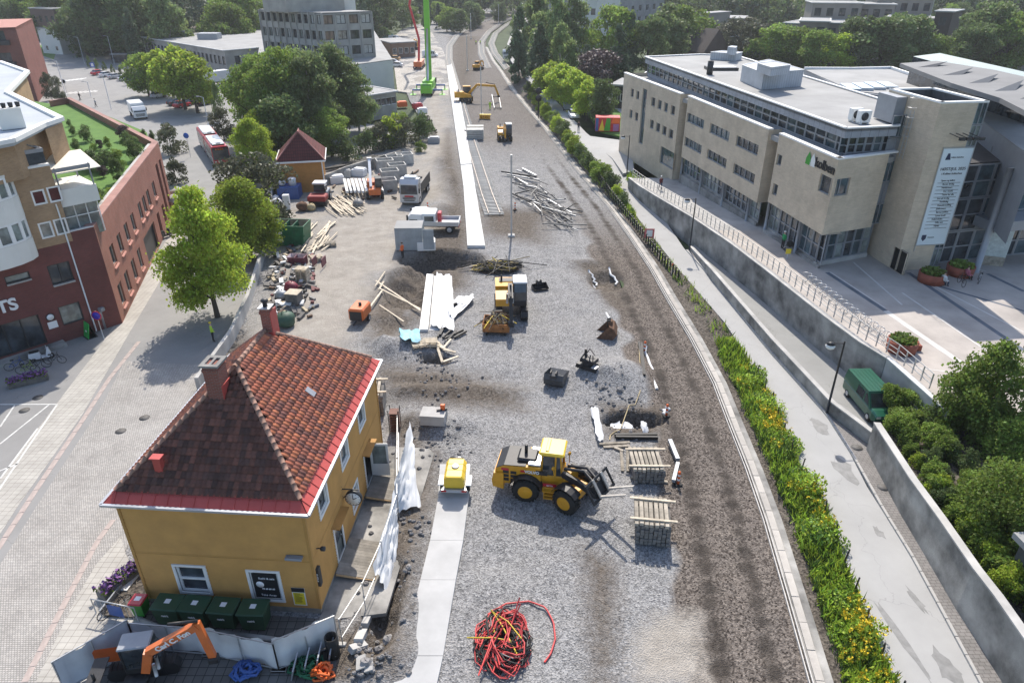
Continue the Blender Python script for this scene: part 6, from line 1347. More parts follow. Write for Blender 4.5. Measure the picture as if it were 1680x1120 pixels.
track('railway_track','railway track with concrete sleepers beside the white platform, ending at the gravel',((811,352),(799,320),(787,282),(770,228),(755,172),(743,125),(736,98),(737,76),(750,58),(775,43),(805,31),(840,20)),.16,150)
track('far_track','far railway track in the middle of the bend',((800,112),(790,88),(789,70),(803,51),(822,38),(850,25)),.05,0)
track('outer_track','outer far railway track nearest the lane',((836,118),(812,88),(806,72),(813,55),(832,40),(858,26)),.05,0)
# platforms
PL=P((741,108),(752,150),(763,210),(772,260),(781,318),(796,407)); PLl=P((733,110),(738,150),(746,205),(753,255),(760,300),(767,407))
pf=wthing('far_platform','long white new concrete platform edge beside the track','platform',tuple(PL[-1])); m=M()
L1,R1_=resample(PLl,14),resample(PL,14)
for i in range(13):
    m=M(); a,b,c,d=L1[i],L1[i+1],R1_[i+1],R1_[i]; m.prism([tuple(x[:2]) for x in (a,b.lerp(a,.01),c.lerp(d,.01),d)],-.2,.35 if i<10 else .28); m.obj('platform_slab',CONC_W,pf)
ribbon([p+Vector((-.1,0,0)) for p in R1_[:9]],.25,.3,.55).obj('platform_edge',CONC_W,pf)
np_=wthing('near_platform','pale concrete platform strip running down to the bottom of the picture','platform',tuple(at(700,1000)))
A=P((719,820),(706,890),(690,960),(672,1030),(645,1140)); B=P((769,820),(760,890),(747,960),(733,1040),(712,1140))
A=P((722,765),*[(719,820),(706,890),(690,955),(660,1080),(585,1330)]); B=P((772,765),*[(769,820),(760,890),(748,955),(727,1080),(672,1330)])
for i in range(5):
    m=M(); a,b,c,d=A[i],A[i+1],B[i+1],B[i]; m.prism([tuple(x[:2]) for x in (a,b.lerp(a,.006),c.lerp(d,.006),d)],-.3,.2); m.obj('platform_slab',mat('platform_grey',(.45,.45,.445),.85,.1,.6,.1,25),np_)
# concrete culvert slab in the pit with white cloth
cs=wthing('concrete_culvert','cast concrete trench lined with white cloth beside the pit','culvert',tuple(at(725,500)))
z=.25
m=M(); m.prism([tuple(at(u,v,z)[:2]) for u,v in ((700,449),(711,450),(702,540),(688,540))],-1.2,z); m.obj('formwork_side',WHITE,cs); m=M(); m.prism([tuple(at(u,v,.1)[:2]) for u,v in ((712,451),(740,455),(737,540),(704,540))],-1.2,.02); m.obj('slab',CONC_W,cs)
m=M(); m.prism([tuple(at(u,v,.3)[:2]) for u,v in ((706,526),(737,530),(735,541),(704,538))],-.8,-.1); m.obj('dark_end',DARKM,cs)
def cloth(name,label,corners,mt,zf,n=14,amp=.18,seed=1,cat='tarpaulin',th=True):
    r=np.random.default_rng(seed); a,b,c,d=[Vector(p) for p in corners]; vs=[];fs=[]
    for i in range(n+1):
        for j in range(n+1):
            s,t=i/n,j/n; p=(a.lerp(b,s)).lerp(d.lerp(c,s),t); k=float(vnoise(np.array([s*5+seed*3.3]),np.array([t*5]),.8,seed+20)[0])-.5; k2=float(vnoise(np.array([s*5]),np.array([t*5+seed]),.35,seed+40)[0])-.5
            p=p+Vector((k2*amp*.5,k*amp*.6,0)); p.z+=zf(s,t)+(k+.5)*amp+k2*amp*.5; vs.append(p)
    for i in range(n):
        for j in range(n): q=i*(n+1)+j; fs.append((q,q+n+1,q+n+2,q+1))
    m=M(); m.add(vs,fs,True); return single(m,name,label,cat,mt)
TARP=mat('tarp_white',(.62,.63,.64),.6,.06,1); TARPB=mat('tarp_grey',(.56,.58,.62),.7,.08,1)
cloth('white_tarp','white cloth lying over the culvert slab and gravel',P((716,452),(742,456),(745,545),(706,536),z=.1),TARP,lambda s,t:.05,16,.3,1)
cloth('white_tarp','crumpled white plastic heap on the gravel beside the culvert',P((738,498),(757,487),(776,492),(760,503),z=.1),TARP,lambda s,t:.25*sin(pi*s)*sin(pi*t),8,.3,2)
cloth('white_tarp','narrow white cloth strip trailing over the gravel',P((735,515),(776,486),(779,493),(742,528),z=.1),TARP,lambda s,t:.15,8,.3,3)
# ================= VEHICLES =================
TYRE=mat('tyre',(.022,.022,.022),.85,.25,6); YV=mat('machine_yellow',(.66,.32,.02),.45,.1,1.5); YVR=mat('cab_yellow',(.75,.52,.05),.4,.06,1); ORV=mat('machine_orange',(.62,.15,.035),.45,.1,1.5,coat=.2); RDV=mat('bus_red',(.50,.02,.035),.35,.05,1,coat=.4); GRV=mat('crane_green',(.20,.52,.03),.4,.06,1); DGR=mat('van_green',(.015,.10,.06),.3,.1,1,coat=.6); MBLK=mat('machine_black',(.025,.025,.028),.5,.2,3); SILV=mat('silver_paint',(.5,.51,.53),.35,.05,1,metal=.4); WHV=mat('van_white',(.74,.75,.76),.4,.04,1,coat=.2); LAMP=mat('lamp_glass',(.7,.7,.66),.15,.05); LRED=mat('lamp_red',(.45,.02,.02),.3,.05); RUST=mat('rusty_steel',(.16,.085,.05),.85,.4,3,.2); BLKB=mat('black_bodywork',(.02,.021,.024),.3,.1,1,coat=.5); BLUEV=mat('paint_blue',(.04,.10,.32),.4,.08,1)
def wheel(t,x,y,r,w,rim=None,rr=.55,X=None):
    m=M(); m.X=X; m.lathe([(r*.5,-w/2),(r*.86,-w/2),(r*.97,-w*.38),(r,-w*.2),(r,w*.2),(r*.97,w*.38),(r*.86,w/2),(r*.5,w/2)],20,(x,y,r),'y')
    if r>.6:
        for k in range(22):
            a=k*2*pi/22
            for s in (-1,1): c=Vector((x+sin(a+.07*s)*r*1.0,y+s*w*.22,r+cos(a+.07*s)*r*1.0)); d=Vector((cos(a),0,-sin(a)))*r*.05; m.beam(c+Vector((0,-w*.2,0)),c+Vector((0,w*.2,0)),r*.09,r*.07,(sin(a),0,cos(a)))
    wo=m.obj('wheel',TYRE,t); m=M(); m.X=X; m.lathe([(.02,-w*.54),(r*.2,-w*.58),(r*.26,-w*.53),(r*rr*.8,-w*.515),(r*rr,-w*.55),(r*rr,w*.55),(r*rr*.8,w*.515),(r*.26,w*.53),(r*.2,w*.58),(.02,w*.54)],16,(x,y,r),'y'); m.obj('rim',rim or SILV,wo)
def at_rz(u,v,u2,v2,z=0,z2=None):
    a,b=at(u,v,z),at(u2,v2,z if z2 is None else z2); return atan2(b.y-a.y,b.x-a.x)
# ---- wheel loader, bent in the middle, forks tilted back
ld=thing('wheel_loader','yellow and black wheel loader with raised pallet forks','wheel loader',(2.55,33.1,0),R(-11))
for y in (-1.05,1.05): wheel(ld,-1.55,y,.79,.66,YV)
m=M(); m.side([(-3.55,.75),(-3.62,1.2),(-3.5,1.75),(-2.9,1.78),(-2.9,.62)],-1.1,1.1); m.obj('counterweight',YV,ld)
m=M(); m.side([(-3.45,1.5),(-3.4,2.0),(-2.9,2.28),(-.7,2.4),(-.7,1.1),(-1.0,1.1),(-1.2,1.62),(-1.9,1.62),(-2.2,1.3),(-2.6,1.0),(-3.4,1.0)],-.98,.98); b=m.obj('engine_hood',YV,ld)
m=M(); m.side([(-3.38,2.04),(-2.9,2.32),(-1.6,2.40),(-1.6,2.30),(-2.9,2.2),(-3.4,1.94)],-.95,.95); m.bbox(-2.2,-1.0,-.62,.62,2.36,2.62,.12); m.obj('hood_top',MBLK,b)
m=M(); m.bbox(-1.5,-.72,-.9,.9,2.40,2.52,.05); m.obj('radiator_cover',SILV,b)
m=M(); m.lathe([(.10,2.6),(.10,3.05),(.085,3.15),(.05,3.15)],10,(-1.75,.1,0)); m.obj('exhaust',MBLK,b)
m=M()
for i in range(2):
    for j in range(3): m.box(-2.95+i*.45,-2.6+i*.45,-1.0,-.97,1.2+j*.27,1.4+j*.27)
m.obj('side_grille',MBLK,b); m=M(); m.bbox(-3.45,-3.2,-1.0,-.97,1.35,1.75,.01); m.obj('tail_light',LAMP,b)
for sgn in (-1,1):
    m=M(); pts=[(-1.55+1.02*cos(t),.79+1.02*sin(t)) for t in np.linspace(.25,pi-.15,9)]
    for (x0,z0),(x1,z1) in zip(pts,pts[1:]): m.add([(x0,sgn*.72,z0),(x1,sgn*.72,z1),(x1,sgn*1.42,z1),(x0,sgn*1.42,z0),(x0,sgn*.72,z0+.05),(x1,sgn*.72,z1+.05),(x1,sgn*1.42,z1+.05),(x0,sgn*1.42,z0+.05)],[(4,5,6,7),(0,1,5,4),(2,3,7,6),(3,2,1,0)])
    m.obj('fender',MBLK,ld)
m=M(); m.bbox(-.75,.6,-.78,.78,1.05,1.75,.06); m.bbox(-.6,.45,-1.02,-.6,.65,1.05,.03); cab=m.obj('cab',YV,ld)
m=M()
for x,y in ((-.68,-.72),(-.68,.72),(.12,-.74),(.12,.74),(.5,-.66),(.5,.66)): m.beam((x,y,1.7),(x+(.0 if x<.3 else -.1),y*.96,3.12),.09)
m.obj('cab_frame',YV,cab); m=M(); m.box(-.64,.46,-.70,.70,1.72,3.08,t=.04); m.obj('cab_glass',GLASS,cab); m=M(); m.bbox(-.88,.62,-.82,.82,3.12,3.36,.09); m.bbox(-.5,-.32,-.6,.6,3.36,3.42,.02); m.obj('cab_roof',YVR,cab)
m=M(); [m.box(-.45,.15,-1.3,-.98,.42+k*.25,.47+k*.25) for k in range(3)]; m.box(-.47,-.43,-1.3,-.98,.4,1.0); m.box(.13,.17,-1.3,-.98,.4,1.0); m.obj('steps',YV,ld)
m=M(); m.bbox(-1.0,-.3,-1.0,-.97,1.9,2.2,.005); m.obj('name_plate',MBLK,ld); text('VOLVO',.26,(-1.22,-1.0,2.02),(R(90),0,0),TXTW,parent=ld,bold=.01); m=M(); m.box(-.55,.25,-1.035,-1.02,1.15,1.38); m.box(-3.05,-2.6,-.995,-.985,1.95,2.12); m.box(-1.9,-1.6,-.995,-.985,1.95,2.1); m.obj('red_sticker',RDV,ld); text('aprica',.16,(-.15,-1.045,1.25),(R(90),0,0),TXTW,parent=ld)
m=M(); m.bbox(-3.2,-1.2,-.98,-.96,1.75,2.0,.004) if False else None
FX=Matrix.Rotation(R(-26),4,'Z')
def fm(): m=M(); m.X=FX; return m
for y in (-1.05,1.05): wheel(ld,1.55,y,.79,.66,YV,X=FX)
m=fm(); m.bbox(.15,2.1,-.55,.55,.7,1.35,.08); m.side([(.35,1.3),(.7,2.15),(1.25,2.1),(1.6,1.3)],-.42,.42); m.obj('front_frame',YV,ld)
for y in (-.5,.5):
    m=fm(); m.side([(.75,2.0),(.9,2.25),(1.9,2.15),(3.15,1.75),(3.3,1.5),(3.1,1.42),(1.9,1.75),(.9,1.85)],y-.09,y+.09); m.obj('lift_arm',MBLK,ld)
    m=fm(); m.tube([(.55,y*.8,1.1),(1.9,y*.8,1.9)],.10,8); m.obj('lift_cylinder',MBLK,ld)
    m=fm(); m.tube([(.8,y*.35,2.2),(2.1,y*.35,2.65),(2.9,y*.35,2.05)],.09,8); m.obj('tilt_cylinder',MBLK,ld)
    m=fm(); pts=[(1.55+1.0*cos(t),.79+1.0*sin(t)) for t in np.linspace(.7,pi-.3,7)]; sg=1 if y>0 else -1
    for (x0,z0),(x1,z1) in zip(pts,pts[1:]): m.add([(x0,sg*.75,z0),(x1,sg*.75,z1),(x1,sg*1.4,z1),(x0,sg*1.4,z0)],[(0,1,2,3)])
    m.obj('front_fender',MBLK,ld)
    m=fm(); m.beam((.5,y*1.6,1.9),(.45,y*1.75,2.45),.04); m.ball((.45,y*1.75,2.5),.13,8,(.7,1,1)); m.obj('work_lamp',YV,ld)
# carriage tilted back: local frame with x along the forks
CX=FX@Matrix.Translation((3.25,0,1.75))@Matrix.Rotation(R(-33),4,'Y')
def cm(): m=M(); m.X=CX; return m
m=cm(); m.box(-.05,.06,-1.15,1.15,-.35,-.2); m.box(-.05,.06,-1.15,1.15,.75,.88)
for y in (-1.1,-.35,.35,1.1): m.box(-.05,.05,y-.05,y+.05,-.2,.75)
m.box(-.3,-.05,-.5,.5,-.2,.5); m.obj('fork_carriage',MBLK,ld)
for y in (-.45,.45): m=cm(); m.side([(.06,-.25),(.06,.9),(.14,.9),(.16,-.13),(1.9,-.2),(1.9,-.24)],y-.08,y+.08); m.obj('fork',mat('fork_steel',(.45,.42,.38),.5,.2),ld)
# driver
# ---- excavator builder
def excavator(name,label,p,rz,body,tracked=True,boom=None,slew=0,s=1.0,counter=None,cabside=1,roofm=None):
    t=thing(name,label,'excavator',p,rz); t.scale=(s,s,s); counter=counter or body
    if tracked:
        for y in (-1.0,1.0):
            m=M(); prof=[(-1.7,.15),(-1.45,0),(1.45,0),(1.7,.15),(1.8,.45),(1.65,.78),(1.4,.88),(-1.4,.88),(-1.65,.78),(-1.8,.45)]; m.side(prof,y-.28,y+.28)
            for k in range(13): m.box(-1.62+k*.26,-1.5+k*.26,y-.3,y+.3,.86,.92)
            m.obj('track',MBLK,t)
    else:
        for x in (-1.3,1.3):
            for y in (-1.0,1.0): wheel(t,x,y,.52,.5,body)
        m=M(); m.bbox(-1.9,1.9,-.55,.55,.45,.95,.06); m.obj('chassis',MBLK,t)
    X=Matrix.Rotation(slew,4,'Z'); g=lambda:(lambda m:(setattr(m,'X',X),m)[1])(M())
    m=g(); m.lathe([(.6,.85),(.6,1.05)],16); m.obj('slew_ring',MBLK,t)
    m=g(); pr=[(-2.3,1.05),(-2.3,1.9),(-2.15,2.1),(-.4,2.1),(-.4,1.9),(.9,1.55),(1.1,1.05)]; m.side(pr,-1.2*cabside if cabside<0 else -1.2,.15 if cabside>0 else 1.2); m.side([(-2.3,1.05),(-2.3,1.9),(-.6,2.0),(-.6,1.05)],.15,1.2) if cabside>0 else None; bo=m.obj('upper_body',counter,t)
    m=g(); m.box(-1.9,-1.2,-.9,.6,2.1,2.16); m.lathe([(.08,2.1),(.08,2.6)],8,(-1.5,-.7,0)); m.obj('engine_cover',MBLK,bo)
    m=g(); m.bbox(-.55,1.15,.2,1.2,1.05,1.5,.05); cb=m.obj('cab',MBLK,t); m=g(); m.side([(-.5,1.5),(-.5,2.85),(.85,2.85),(1.1,2.2),(1.1,1.5)],.24,1.16); m.obj('cab_glass',GLASS,cb); m=g(); m.bbox(-.6,.95,.16,1.24,2.84,2.98,.05); m.obj('cab_roof',roofm or body,cb)
    m=g()
    for x,y in ((-.5,.22),(-.5,1.18),(.98,.22),(.98,1.18),(.25,1.19)): m.beam((x,y,1.5),(x if x<.5 else .86,y,2.85),.08)
    m.obj('cab_frame',MBLK,cb)
    b=boom or [(.6,1.5),(1.9,3.6),(4.2,3.3),(4.6,1.2)]
    (x0,z0),(x1,z1),(x2,z2),(x3,z3)=b; y0=-.1 if cabside>0 else -.1
    m=g()
    for (a,c),(d,e),w in (((x0,z0),(x1,z1),.42),((x1,z1),(x2,z2),.4)): m.beam((a,y0,c),(d,y0,e),.34,w,(0,1,0)) if False else m.beam((a,y0,c),(d,y0,e),.34,w)
    bm=m.obj('boom',body,t); m=g(); m.beam((x2,y0,z2+.2),(x3,y0,z3),.26,.36); m.obj('stick',body,t)
    for y in (-.32,.12): m=g(); m.tube([(x0+.5,y,z0-.2),((x0+x1)/2+.35,y,(z0+z1)/2)],.09,8); m.obj('boom_cylinder',SILV,t)
    m=g(); m.tube([((x1+x2)/2,y0,max(z1,z2)+.35),(x2+.1,y0,z2+.3)],.08,8); m.obj('stick_cylinder',MBLK,t); m=g(); m.tube([((x1+x2)/2-.8,y0,z1+.2),(x1+.2,y0+.2,z1-.6),(x0+.2,y0+.2,z0+.3)],.04,5); m.obj('hose',MBLK,t)
    m=g(); m.bbox(x3-.25,x3+.25,y0-.22,y0+.22,z3-.35,z3+.05,.05); m.obj('quick_coupler',MBLK,t)
    return t,X,(x3,y0,z3)
def bucket_bm(w=1.4,d=1.0,h=.9,teeth=5,X=None):
    m=M(); m.X=X; pr=[(0,h),(-.25*d,h*.75),(-.35*d,.35*h),(-.1*d,.05),(.6*d,0),(d,.05)]
    for (x0,z0),(x1,z1) in zip(pr,pr[1:]): m.add([(x0,-w/2,z0),(x1,-w/2,z1),(x1,w/2,z1),(x0,w/2,z0),(x0-.03,-w/2,z0-.03),(x1-.0,-w/2,z1-.04),(x1,w/2,z1-.04),(x0-.03,w/2,z0-.03)],[(0,1,2,3),(7,6,5,4),(0,4,5,1),(2,6,7,3)])
    for y in (-w/2,w/2): m.add([(x,y,z) for x,z in pr],[tuple(range(6))]); m.add([(x,y*.96,z) for x,z in pr],[tuple(range(6))[::-1]])
    for k in range(teeth): y=-w/2+w*(k+.5)/teeth; m.box(d-.05,d+.16,y-.06,y+.06,.0,.06)
    m.box(-.25,.15,-.25,.25,h*.8,h+.18); return m
# centre excavator holding a box of cables
E1,X1,_=excavator('cable_excavator','dark excavator with yellow panels facing the camera, lifting a rusty tipping box','',0,YV) if False else (None,None,None)
ex,_,_=excavator('tracked_excavator','black and yellow excavator working in the middle of the gravel beside the cable heap','x' and tuple(on(838,512)),R(-88),MBLK,True,[(.5,1.5),(1.7,3.1),(3.3,2.6),(3.9,1.1)],0,1.15,YV,1,WHV)
tp=on(815,542); bx=thing('tipping_box','rusty orange steel box full of torn cables and pipes','tipper box',tuple(tp),R(-4))
m=M(); w,l,h=1.15,.95,.75
for a in ((-w,w,-l,-l+.06),(-w,w,l-.06,l),(-w,-w+.06,-l+.06,l-.06),(w-.06,w,-l+.06,l-.06)): m.box(a[0],a[1],a[2],a[3],.3,.3+h)
m.box(-w+.06,w-.06,-l+.06,l-.06,.3,.36); m.obj('steel_box',mat('rusty_orange',(.38,.16,.05),.8,.35,2,.2),bx); m=M(); [m.box(x-.08,x+.08,-l,l,0,.3) for x in (-.8,.8)]; m.obj('runner',MBLK,bx)
CAB_B=mat('cable_black',(.02,.02,.02),.6,.2,3); CAB_Y=mat('cable_yellow',(.6,.45,.05),.5,.1,3); CAB_R=mat('cable_red',(.55,.06,.06),.5,.1,3); CAB_G=mat('cable_grey',(.25,.24,.23),.6,.2,3); STRAW=mat('cable_straw',(.45,.36,.2),.7,.2,3)
def tangle(parent,n,rx,ry,h,mts,r=(.02,.05),loops=1.0,seed=0,name='cable',z0=.05,k=14,parts=True,spike=0):
    R_=random.Random(seed); by={}
    for i in range(n):
        mt=R_.choice(mts); a0=R_.random()*6.28; e=R_.uniform(.35,1); sp=R_.uniform(.4,loops*2); ph=R_.random()*6.28; zc=R_.random()
        pts=[]
        for j in range(k):
            t=j/(k-1); a=a0+sp*2*pi*t; q=e*(.75+.25*sin(3*a+ph)); pts.append((rx*q*cos(a)+R_.uniform(-.06,.06)*rx,ry*q*sin(a)+R_.uniform(-.06,.06)*ry,z0+h*zc*(1-.45*q)*(1+.5*sin(a*2+ph))))
        if spike and i<spike:
            a=R_.random()*6.28; l=R_.uniform(.8,1.5); c=(R_.uniform(-.4,.4)*rx,R_.uniform(-.4,.4)*ry); pts=[(c[0]-cos(a)*rx*l*.8,c[1]-sin(a)*ry*l*.8,z0+h*R_.random()*.6),(c[0],c[1],z0+h*(.8+.4*R_.random())),(c[0]+cos(a)*rx*l,c[1]+sin(a)*ry*l,z0+h*R_.uniform(0,1.0))]
        m=M(); m.tube(pts,R_.uniform(*r),5); m.obj(name,mt,parent)
tangle(bx,30,1.2,1.0,1.1,[CAB_B,CAB_B,STRAW,CAB_Y,RUST],(.02,.045),.5,4,'cable',.5,8,True,22)
ch=thing('cable_heap','wide heap of black and yellow torn cables behind the middle excavator','cable heap',tuple(on(815,442)),0); tangle(ch,70,3.2,1.6,.8,[CAB_B,CAB_B,CAB_B,CAB_B,RUST,CAB_B,CAB_Y,STRAW],(.025,.06),.9,7,'cable',.05,12,True,14)
cc=thing('cable_coil_heap','big tangled heap of red, black and yellow cables at the bottom of the gravel','cable heap',tuple(on(825,1056)),0)
tangle(cc,70,1.5,2.0,.55,[CAB_B,CAB_B,CAB_G,CAB_R,CAB_R],(.022,.036),1.1,9,'cable',.06,22); tangle(cc,11,1.4,1.8,.6,[CAB_R,CAB_R,CAB_Y],(.03,.042),.8,10,'cable',.15,18); tangle(cc,8,1.3,1.7,.55,[CAB_Y,CAB_R],(.028,.04),.2,12,'cable',.2,6,True,10)
q=[tuple(Vector(on(u,v,.1))-Vector(on(825,1056))) for u,v in ((800,1010),(830,992),(868,988),(895,998),(908,1022),(911,1050),(903,1075),(893,1088))]; m=M(); m.tube(resample(q,24),.045,8); m.obj('loose_red_loop',CAB_R,cc)
# buckets lying on the gravel
def bucket(u,v,rz,lb,mt,w=1.5,d=1.0,h=.9,teeth=5,rx=0,inner=None):
    t=thing('digger_bucket',lb,'bucket',tuple(on(u,v)),rz); bucket_bm(w,d,h,teeth,Matrix.Rotation(rx,4,'Y')).obj('shell',mt,t); m=M(); m.X=Matrix.Rotation(rx,4,'Y')
    for y in (-.2,.2): m.side([(-.3,h*.7),(-.1,h+.35),(.2,h+.3),(.25,h*.8)],y-.04,y+.04)
    m.obj('bracket',MBLK,t); return t
bucket(911,628,R(70),'dark grey digger bucket lying on the left of the gravel mound',mat('bucket_grey',(.10,.105,.11),.5,.2,2,metal=.3),1.5,1.3,1.1,0,R(-25)); bucket(1003,551,R(170),'brown toothed digger bucket at the top of the gravel mound',RUST,1.7,1.5,1.3,4,R(10)); bucket(885,474,R(-70),'small dark levelling bucket right of the middle excavator',MBLK,1.5,.7,.6,0,R(-15))
t=thing('tilt_rotator','black rotating digger attachment standing on the gravel mound','attachment',tuple(on(966,602)),R(-35)); m=M(); m.bbox(-.6,.6,-.45,.45,.5,.8,.05); m.lathe([(.45,.3),(.5,.5)],14); m.obj('rotor',MBLK,t); m=M(); [m.beam((x,-.35,.8),(x*.7,-.1,1.15),.08) for x in (-.5,-.2,.2,.5)]; m.tube([(-.5,.3,.8),(-.2,.4,1.35),(.3,.3,1.0)],.05,6); m.box(-.55,-.4,.2,.35,.8,1.3); m.obj('hydraulics',MBLK,t); m=M(); m.side([(-.9,.0),(.9,0),(.8,.35),(-.8,.35)],-.55,.5); m.obj('blade',MBLK,t); m=M(); m.box(.5,.9,-.6,-.1,.35,.42); m.obj('plate',SILV,t)
# mini excavator in the foreground
mp=Vector(at(233,1132,0)); mx,XX,_=excavator('mini_excavator','orange mini excavator with a folded boom at the bottom edge','x' and (mp.x,mp.y,0),R(10),ORV,True,[(.6,1.55),(1.0,2.9),(3.6,4.3),(3.9,1.9)],0,.85,ORV,-1,GREYM)
text('Carl C. Fon',.42,(2.35,-.29,3.62),(R(90),R(-28),0),TXTW,parent=mx,bold=.015)
# far excavators
excavator('wheeled_excavator','yellow wheeled excavator by the far platform with its arm stretched right','x' and tuple(on(765,168)),R(-92),YV,False,[(.5,1.6),(2.2,3.3),(5.6,3.0),(6.4,1.2)],R(97),1.15)
excavator('compact_excavator','yellow excavator facing the camera on the gravel near the bend','x' and tuple(on(828,230)),R(-85),YV,False,[(.5,1.5),(1.4,2.9),(2.4,2.2),(2.7,.9)],0,1.0,None,1,WHV)
excavator('distant_excavator','small orange excavator beside the far rail frame','x' and tuple(at(785,115)),R(60),YV,True,[(.5,1.5),(1.6,3.0),(3.0,2.6),(3.4,1.2)],0,.8)
excavator('back_excavator','brown yellow excavator behind the crane','x' and tuple(at(678,82)),R(-60),YV,True,None,0,1.0)
# yellow tank on a trailer
tt=thing('tank_trailer','yellow water tank on a small two wheeled trailer standing on the platform strip','trailer',tuple(at(746,812,.2)),R(88)); z=.15
for y in (-.78,.78): wheel(tt,.5,y,.34,.22)
m=M(); m.box(-.15,2.2,-.72,.72,.5,.6); m.beam((2.2,.5,.55),(3.0,0,.5),.1); m.beam((2.2,-.5,.55),(3.0,0,.5),.1); m.obj('chassis',STEEL,tt)
m=M(); m.X=Matrix.Translation((0,0,.6)); pr=[(-.62,.1),(-.62,.62),(-.45,.85),(.45,.85),(.62,.62),(.62,.1),(.5,0),(-.5,0)]; 
for i,(x,sc) in enumerate(((-.1,.93),(0,1),(.55,1.0),(.58,.97),(.62,1.0),(1.1,1.0),(1.14,.97),(1.18,1.0),(1.6,1),(1.72,.92))):
    r=[(x,y*sc,.42+(zz-.42)*sc) for y,zz in pr]; b=len(m.v); m.v+=[tuple(m.X@Vector(p)) for p in r]
    if i:
        for k in range(8): q=(k+1)%8; m.f.append((b-8+k,b-8+q,b+q,b+k)); m.m.append(0); m.sm.append(False)
    if i in(0,9): m.f.append(tuple(range(b,b+8))); m.m.append(0); m.sm.append(False)
m.X=None; tk=m.obj('tank',YVR,tt); m=M(); m.lathe([(.24,1.44),(.24,1.5),(.2,1.52)],14,(.9,0,0)); m.obj('tank_lid',STEEL,tk)
m=M(); [m.bbox(.05,1.0,y-.18,y+.18,.66,.74,.03) for y in (-.82,.82)]; m.obj('mudguard',WHV,tt); m=M(); m.tube([(-.2,-.8,.55),(-.25,-.8,.45),(-.25,.8,.45),(-.2,.8,.55)],.04,6); m.box(-.27,-.2,-.75,.75,.46,.62); m.obj('rear_bumper',SILV,tt); [ (lambda m:(m.box(-.29,-.26,y-.15,y+.15,.48,.6),m.obj('tail_light',LRED,tt)))(M()) for y in (-.6,.6)]
m=M(); m.bbox(1.75,2.3,-.3,.2,.6,1.1,.05); m.obj('pump',MBLK,tt)
# ---- road vehicles
def bodyshell(t,secs,mt,name='body'):
    # secs: x, half width at sill, half width at shoulder, z0, z shoulder
    m=M(); n=8
    for i,(x,w0,w1,z0,z1) in enumerate(secs):
        r=[(x,-w0*.92,z0),(x,-w0,z0+.15),(x,-w1,z1-.12),(x,-w1*.9,z1),(x,w1*.9,z1),(x,w1,z1-.12),(x,w0,z0+.15),(x,w0*.92,z0)]; b=len(m.v); m.v+=r
        if i:
            for k in range(n): q=(k+1)%n; m.f.append((b-n+k,b-n+q,b+q,b+k)); m.m.append(0); m.sm.append(False)
        if i in (0,len(secs)-1): m.f.append(tuple(range(b,b+n))); m.m.append(0); m.sm.append(False)
    return m.obj(name,mt,t)
def glassband(t,quads,name='window'):
    for q in quads: m=M(); m.add(q,[tuple(range(len(q)))]); m.obj(name,GLASS,t)
def lights(t,x,w,z,xr,zr):
    for y in (-w,w): m=M(); m.bbox(x-.04,x+.03,y-.16,y+.16,z-.09,z+.09,.02); m.obj('headlight',LAMP,t); m=M(); m.bbox(xr-.03,xr+.04,y-.1,y+.1,zr-.15,zr+.15,.02); m.obj('tail_light',LRED,t)
def car(p,rz,mt,label,kind='car',group=None):
    t=thing('parked_car' if kind=='car' else kind,label,'car' if kind=='car' else 'van',p,rz,group)
    if kind=='car':
        bodyshell(t,[(-2.15,.7,.72,.35,.8),(-2.0,.86,.86,.25,.95),(-1.0,.9,.88,.2,.98),(.9,.9,.88,.2,.95),(1.7,.86,.84,.22,.82),(2.1,.72,.7,.35,.65)],mt)
        m=M(); m.add([(-1.75,-.8,.95),(.95,-.8,.93),(.95,.8,.93),(-1.75,.8,.95),(-1.2,-.62,1.42),(.2,-.62,1.42),(.2,.62,1.42),(-1.2,.62,1.42)],[(0,1,5,4),(1,2,6,5),(2,3,7,6),(3,0,4,7)]); m.obj('windows',GLASS,t); m=M(); m.bbox(-1.25,.25,-.64,.64,1.4,1.46,.03); m.obj('roof',mt,t)
        for x in (-1.3,1.3):
            for y in (-.8,.8): wheel(t,x,y,.31,.2)
        lights(t,2.08,.55,.6,-2.13,.75)
    return t
